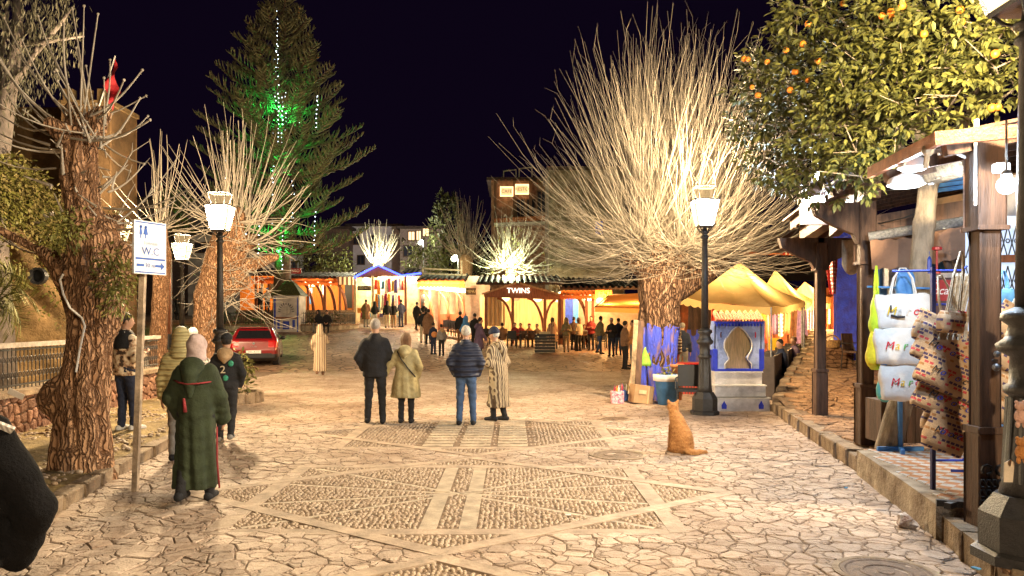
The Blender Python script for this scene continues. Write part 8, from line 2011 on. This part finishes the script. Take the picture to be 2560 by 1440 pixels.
# ------------------------------------------------------------------ ginger cat
cp = on_z(1700, 1132, 0)
def catf(X, Y, Z):
    d = smin(ell(X, Y, Z, (.03, -.02, .20), (.135, .17, .20)), ell(X, Y, Z, (-.02, .05, .40), (.098, .105, .16)), .10)
    d = smin(d, cone(X, Y, Z, (-.045, .08, .50), (-.06, .10, .585), .075, .062), .05)
    d = smin(d, ell(X, Y, Z, (-.068, .115, .645), (.076, .076, .062)), .025)
    d = smin(d, ell(X, Y, Z, (-.075, .175, .628), (.030, .032, .026)), .02)
    for sx in (-1, 1):
        d = smin(d, cone(X, Y, Z, (-.068 + sx * .040, .105, .685), (-.068 + sx * .082, .10, .748), .030, .007), .008)
        d = smin(d, cone(X, Y, Z, (-.03 + sx * .05, .12, .36), (-.045 + sx * .05, .16, .03), .042, .028), .03); d = smin(d, ell(X, Y, Z, (-.045 + sx * .05, .185, .022), (.028, .042, .022)), .015)
        d = smin(d, ell(X, Y, Z, (.03 + sx * .105, .03, .11), (.06, .13, .115)), .04); d = smin(d, ell(X, Y, Z, (.03 + sx * .115, .14, .025), (.03, .07, .025)), .02)
    for a, b, ra, rb2 in (((.06, -.16, .06), (.14, -.17, .035), .035, .034), ((.14, -.17, .035), (.24, -.13, .03), .034, .032), ((.24, -.13, .03), (.33, -.12, .028), .032, .024)): d = smin(d, cone(X, Y, Z, a, b, ra, rb2), .03)
    return d + .003 * np.sin(X * 90 + Z * 40) * np.sin(Z * 70 - Y * 60)
GINGER = stripes('ginger_fur', (.54, .26, .085), (.36, .145, .04), 15, axis='Z', duty=.6, warp=.16, soft=.3)
ct = shell('cat', catf, (-.25, -.28, -.01), (.42, .32, .80), .013, GINGER, None); tag(ct, 'ginger cat sitting upright on the paving with its back to the viewer', 'cat'); 
me_ = ct.data; fur = MB(); rf_ = random.Random(6)
for pg in me_.polygons:
    for _ in range(2):
        c_ = pg.center; n_ = pg.normal; d_ = (n_ * .6 + Vector((rf_.uniform(-.5, .5), rf_.uniform(-.5, .5), -.8))).normalized(); s_ = d_.cross(n_).normalized() * .003; p_ = c_ + Vector((rf_.uniform(-.006, .006), rf_.uniform(-.006, .006), rf_.uniform(-.006, .006)))
        fur.add([p_ - s_, p_ + s_, p_ + d_ * rf_.uniform(.018, .036)], [(0, 1, 2)])
fo_ = fur.build('fur', mat('fur_tips', (.60, .31, .11), rough=.9, var=.6, scale=12, bump=0, col2=(.30, .12, .035), stretch=(1, 1, 2)), ct, local=True); fo_['kind'] = 'stuff'
ct.location = cp; ct.rotation_euler = (0, 0, R(6)); ct.scale = (.94, .94, .94)

# ------------------------------------------------------------------ blue and white painted throne
tp_ = on_z(1855, 1028, 0); th = thing('painted_throne', 'blue and white painted Moorish arch throne on three steps', 'throne', tp_)
PB = mat('powder_blue', (.36, .46, .80), rough=.7, var=.3, scale=6, bump=.3); SG = mat('step_grey', (.70, .68, .70), rough=.7, var=.3, scale=5, bump=.3); TB = mat('trim_blue', (.02, .045, .60), rough=.5, var=.2)
steps = [(1.06, .66, 0, .27), (1.00, .52, .27, .50), (.94, .38, .50, .76)]
for i, (w, dp, z0, z1) in enumerate(steps):
    yb = .62; q = MB(); q.box(tp_ + Vector((0, yb - dp / 2, (z0 + z1) / 2)), (w, dp, z1 - z0 - .002), bev=.008); q.build('step', SG, th)
    q = MB(); q.box(tp_ + Vector((0, yb - dp / 2 - .005, z1 - .012)), (w + .03, dp + .03, .022 + i * .002), bev=.004); q.build('nosing', WHITE, th)
    q = MB(); q.box(tp_ + Vector((w / 2 + .003, yb - dp / 2, (z0 + z1) / 2 - .01)), (.012, dp * .8, (z1 - z0) * .8)); q.build('blue_edge', TB, th)
for sx in (-1, 1):
    q = MB(); pts = [(-.045, 0), (.045, 0), (.05, .07), (.02, .12), (0, .16), (-.02, .12), (-.05, .07)]; q.prism(pts, 0, .012, face_cam(tp_ + Vector((sx * .36, -.041, .05)))); q.build('keyhole', TB, th)
q = MB(); q.box(tp_ + Vector((0, .42, .785)), (.96, .40, .05), bev=.008); q.build('seat', TB, th)
# arch panel: outer rectangle minus keyhole arch, built from strips
def keyhole(n=40):
    pts = []
    for k in range(n + 1):
        t = k / n
        if t < .22: x, y = .265, t / .22 * .10
        elif t < .34: u = (t - .22) / .12; x, y = .265 - .095 * math.sin(u * PI / 2), .10 + .14 * u
        else:
            u = (t - .34) / .66; a = R(-38 + 128 * u); x, y = .275 * math.cos(a) * (1 if u < .6 else 1 - (u - .6) * .05), .46 + .275 * math.sin(a) + .11 * max(0, u - .62) / .38
        pts.append((max(0, x), y))
    pts[-1] = (0, pts[-1][1]); return pts
KH = keyhole(); Zs = tp_.z + .81; Hh = .90
q = MB()
for sx in (-1, 1):
    for k in range(len(KH) - 1):
        (x0, y0), (x1, y1) = KH[k], KH[k + 1]
        if y1 <= y0 + 1e-5: continue
        vs = [(sx * x0, y0), (sx * .44, y0), (sx * .44, y1), (sx * x1, y1)]
        q.prism(vs if sx > 0 else vs[::-1], 0, .10, Matrix.Translation((tp_.x, tp_.y + .36, Zs)) @ Matrix.Rotation(R(90), 4, 'X'))
ym = KH[-1][1]; q.prism([(-.44, ym), (.44, ym), (.44, Hh), (-.44, Hh)], 0, .10, Matrix.Translation((tp_.x, tp_.y + .36, Zs)) @ Matrix.Rotation(R(90), 4, 'X')); q.build('arch_panel', PB, th)
q = MB(); q.box(tp_ + Vector((0, .42, .81 + Hh / 2)), (.90, .05, Hh)); q.build('back_panel', mat('straw_panel', (.82, .58, .28), rough=.8, var=.3, scale=8, stretch=(10, 1, .6), bump=.4), th)
q = MB()
for sx in (-1, 1): q.tube([(tp_.x + sx * x, tp_.y + .255, Zs + y) for x, y in KH[::2]], .014, 5)
q.build('arch_moulding', WHITE, th, True)
for sx in (-1, 1):
    q = MB(); q.box(tp_ + Vector((sx * .46, .34, .81 + .19)), (.10, .22, .40), bev=.008); q.build('blue_pillar', TB, th)
    q = MB(); q.prism([(0, .38), (.14, .38), (.14, .72), (0, .95), (-.03, .95)], -.03, .03, Matrix.Translation((tp_.x + sx * .50, tp_.y + .28, Zs)) @ Matrix.Rotation(R(90), 4, 'Z') @ Matrix.Rotation(R(90), 4, 'X')); q.build('wing_panel', PB, th)
    q = MB(); q.tube([tp_ + Vector((sx * .34, .25, 1.43)), tp_ + Vector((sx * .345, .25, 1.50)), tp_ + Vector((sx * .335, .25, 1.54))], .012, 5); q.build('painted_figure', CR if sx > 0 else WOOD_RED, th)
q = MB(); q.box(tp_ + Vector((0, .30, .81 + Hh + .02)), (.96, .26, .05), bev=.006); q.build('cornice', TB, th)
for k in range(15): q = MB(); q.box(tp_ + Vector((-.44 + k * .063, .19, .81 + Hh - .03)), (.03, .05, .05)); q.build('dentil', TB, th)
tr_ = None
for k in range(16):
    q = MB(); x = -.45 + k * .06; q.tube([tp_ + Vector((x, .13, .81 + Hh + .06)), tp_ + Vector((x, .38, .81 + Hh + .20))], .028, 6); q.build('roof_tile', mat('terracotta', (.50, .20, .12), var=.3), th)
    if k % 2 == 0: q = MB(); q.prism([(-.05, 0), (.05, 0), (.04, .05), (0, .09), (-.04, .05)], 0, .02, face_cam(tp_ + Vector((x + .03, .40, .81 + Hh + .18)))); q.build('crest', mat('crest_yellow', (.75, .62, .25), var=.3), th)

# ------------------------------------------------------------------ things round the blue-footed tree
chp = on_z(1722, 1032, 0); chair(0, 0, R(165), 'black armchair turned from the viewer beside the right street lamp', BLACK, loc=chp, group='single chairs', s=1.0)
chair(0, 0, R(-150), 'dark wicker armchair against the blue plaster wall', WOOD, loc=Vector((at(2136, 0, 18.8).x, 18.8, .192 + ramp(18.8))), group='single chairs', s=.95)
def pot(label, loc, r, h, m, plant=0, name='bucket', rim=None, leaf=None):
    t = thing(name, label, name.replace('_', ' '), loc); q = MB(); q.lathe([(r * .72, 0), (r * .98, h * .92), (r * 1.05, h * .93), (r * 1.05, h), (r * .95, h), (r * .9, h * .85)], loc, 20, True, True); q.build('body', m, t, True)
    if rim: q = MB(); q.lathe([(r * 1.0, h * .80), (r * 1.1, h * .82), (r * 1.12, h * 1.02), (r * 1.02, h * 1.03)], loc, 20, False, False); q.build('rim', rim, t, True)
    if plant:
        q = MB()
        for k in range(plant): clump(q, leaf_geo(.10, .04), Vector(loc) + Vector((ri.gauss(0, r * .45), ri.gauss(0, r * .45), h + ri.random() * (leaf or .12))), .08, 8, ri)
        tag(q.build('plant', LEAF_MATS[2], t), kind='stuff')
    return t
pot('large blue bucket with white rim and small plants by the tree', on_z(1668, 1011, 0), .27, .62, LIGHT_BLUE, 10, rim=WHITE)
pot('orange terracotta pot behind the blue bucket', on_z(1690, 1000, 0), .17, .8, mat('terracotta_pot', (.6, .22, .08), var=.3), 0, 'flower_pot')
pot('tall bushy plant in a blue pot left of the throne', on_z(1790, 1012, 0), .2, .42, TB, 70, 'potted_plant', leaf=.95)
pot('small dark blue pot in front of the bushy plant', on_z(1782, 1024, 0), .12, .22, TB, 0, 'flower_pot')
bxp = on_z(1604, 1009, 0); bx_t = thing('cardboard_box', 'tilted brown cardboard box with printed label beside the tree', 'box', bxp); CARD = mat('cardboard', (.52, .33, .17), rough=.85, var=.25, scale=3, bump=.15)
MC = Matrix.Translation(bxp + Vector((0, .05, .20))) @ Matrix.Rotation(R(14), 4, 'Z') @ Matrix.Rotation(R(8), 4, 'Y'); q = MB(); q.M = MC; q.box((0, 0, 0), (.44, .30, .38), bev=.008); q.build('body', CARD, bx_t)
q = MB(); q.M = MC; q.box((-.04, -.155, .05), (.17, .006, .08)); q.build('label', CREAM, bx_t); q = MB(); q.M = MC; q.box((.10, -.153, 0), (.03, .004, .37)); q.build('tape', mat('tape', (.65, .45, .24), rough=.3, var=.1), bx_t)
for i, (px, py, c, lab) in enumerate(((1543, 1008, (.6, .03, .12), 'red patterned gift box on the ground left of the tree'), (1563, 1003, (.04, .10, .35), 'dark blue basket of small goods beside the red gift box'))):
    p = on_z(px, py, 0); t = thing('goods_basket', lab, 'basket', p); q = MB(); q.box(p + Vector((0, 0, .13)), (.26 + .06 * i, .24, .26 - .04 * i), bev=.01); q.build('body', mat('basket_%d' % i, c, var=.75 if i == 0 else .3, scale=22, col2=(.8, .7, .7) if i == 0 else None), t)
    for k in range(8): q = MB(); q.lathe([(.018, 0), (.022, .08), (.008, .11), (.008, .14)], p + Vector((ri.uniform(-.09, .09), ri.uniform(-.08, .08), .24)), 7); q.build('goods', CM[k], t)
gb_ = at(1613, 893, 16.85); gbt = thing('green_bag', 'bright green plastic bag hanging on the blue trunk', 'bag', gb_ - Vector((0, 0, .1)))
q = MB(); q.lathe([(.13, -.19), (.135, -.13), (.09, .0), (.03, .16), (.015, .22)], gb_, 12, squash=(1, .5)); q.v = [(x + .008 * math.sin(z * 60), y + .01 * math.sin(x * 70 + z * 30), z) for x, y, z in q.v]; q.build('body', mat('lime_plastic', (.32, .62, .06), rough=.4, var=.3, scale=14, bump=.5), gbt, True)
pk_ = thing('leaning_plank', 'weathered planks leaning against the left of the blue trunk', 'plank', on_z(1592, 985, 0))
for i, (a, b, w) in enumerate((((1580, 995), (1590, 800), .10), ((1593, 998), (1603, 802), .12), ((1572, 985), (1588, 870), .05))): q = MB(); q.bar(at(*a, 16.7 - .05 * i), at(*b, 16.95), w, .03, up=(0, 1, 0)); q.build('plank', mat('pale_plank', (.5, .35, .2), var=.6, scale=5, bump=.4) if i != 1 else WOOD, pk_)
tbp = on_z(1722, 985, 0); tb_t = thing('cloth_table', 'small table under a red striped cloth behind the black chair', 'table', tbp); q = MB(); q.box(tbp + Vector((.02, .15, .36)), (.62, .5, .72), taper=.96, bev=.03); q.build('cloth', stripes('red_rug', (.45, .05, .03), (.12, .03, .03), 14), tb_t)
q = MB(); q.box(tbp + Vector((.02, .15, .735)), (.66, .54, .03), bev=.008); q.build('top', RED, tb_t)
bsp = Vector((at(2100, 0, 19.3).x, 19.0, .19 + ramp(19.0))); bs_t = thing('stone_planter', 'low stone ledge with a basket at the foot of the blue wall', 'ledge', bsp)
for k in range(5): q = MB(); q.box(bsp + Vector((-.1, .3, .06 + .1 * k)), (.7, .5, .09), bev=.02); q.build('course', STONE_WALK, bs_t)
q = MB(); q.tube([bsp + Vector((-.25 + .2 * math.cos(a), .2, .6 + .2 * math.sin(a))) for a in [k * PI / 8 for k in range(9)]], .02, 6); q.lathe([(.2, .5), (.24, .68)], bsp + Vector((-.25, .2, 0)), 14); q.build('basket', mat('wicker', (.5, .28, .1), var=.6, scale=30), bs_t)
for i, (px, py, c) in enumerate(((2098, 1085, 0), (2115, 1222, 2), (2440, 1425, 2), (1420, 1290, 7))):
    p = on_z(px, py, .0 if i != 2 else .2); q = MB(); q.box(p + Vector((0, 0, .012)), (.05, .03, .008), rz=i); one('paper_scrap', q, CM[c], ['red scrap of litter on the paving by the right kerb', 'blue scrap of litter near the platform corner', 'blue scrap of litter on the footway by the massive lamp', 'pale scrap of litter inside the nearest pebble star'][i], 'litter', p)
# wall-hung wires across the arcade
for i, (a, b) in enumerate((((2040, 445, 11.3), (2130, 420, 10.2)), ((2035, 480, 11.2), (2130, 430, 10)), ((2100, 560, 10.6), (2330, 520, 8.8)), ((2180, 470, 9.2), (2330, 440, 8)))):
    A_, B_ = at(*a), at(*b); q = MB(); q.tube([A_.lerp(B_, t) - Vector((0, 0, .08 * math.sin(PI * t))) for t in (0, .25, .5, .75, 1)], .008, 4); one('hanging_wire', q, WHITE if i < 2 else BLACK, ['upper pale wire from the dazzling bulb', 'lower pale wire from the dazzling bulb', 'dark wire sagging under the arcade beams', 'dark wire between the steel post and tree trunk'][i], 'wire', A_)

street_lamp('unseen street lamp added behind the viewer to light the foreground, continuing the right kerb row', (2.75, -4.4, .19), 1700, sxy=1.0, col=(1, .78, .5))  # lamp added out of view behind the viewer to light the foreground

# shop body and the house that closes the right-hand side
sb = thing('shop_house', 'plastered shop house wall carrying the lattice window at the right', 'house', (9, 8.8, .29))
q = MB(); q.box((10.0, 9.1, 1.85), (8.4, .5, 3.2)); q.build('wall', PLASTER, sb)
q = MB(); q.box((10.0, 9.06, .6), (8.44, .56, .66)); q.build('dado', LIGHT_BLUE, sb)
q = MB(); q.box((7.6, 8.83, 1.35), (1.0, .06, 2.1), bev=.01); d_ = q.build('door', BLUE, sb); q = MB(); q.ball((7.98, 8.77, 1.3), .035, 8, 6); q.build('handle', STEEL, d_)
rh = thing('arcade_house', 'dim plastered house behind the blue wall and arcade', 'house', (20, 24, .6))
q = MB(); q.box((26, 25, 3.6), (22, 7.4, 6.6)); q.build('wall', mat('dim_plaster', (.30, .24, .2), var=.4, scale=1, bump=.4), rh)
q = MB(); q.box((26, 25, 7.0), (22.6, 8, .25)); q.build('roof', ROOFT, rh)
for i in range(4):
    q = MB(); q.box((18 + i * 4.5, 21.28, 4.6), (1.1, .08, 1.4)); w_ = q.build('window', WOOD, rh); q = MB(); q.box((18 + i * 4.5, 21.22, 4.6), (.9, .05, 1.2)); q.build('pane', MATS['dark_pane'], w_)
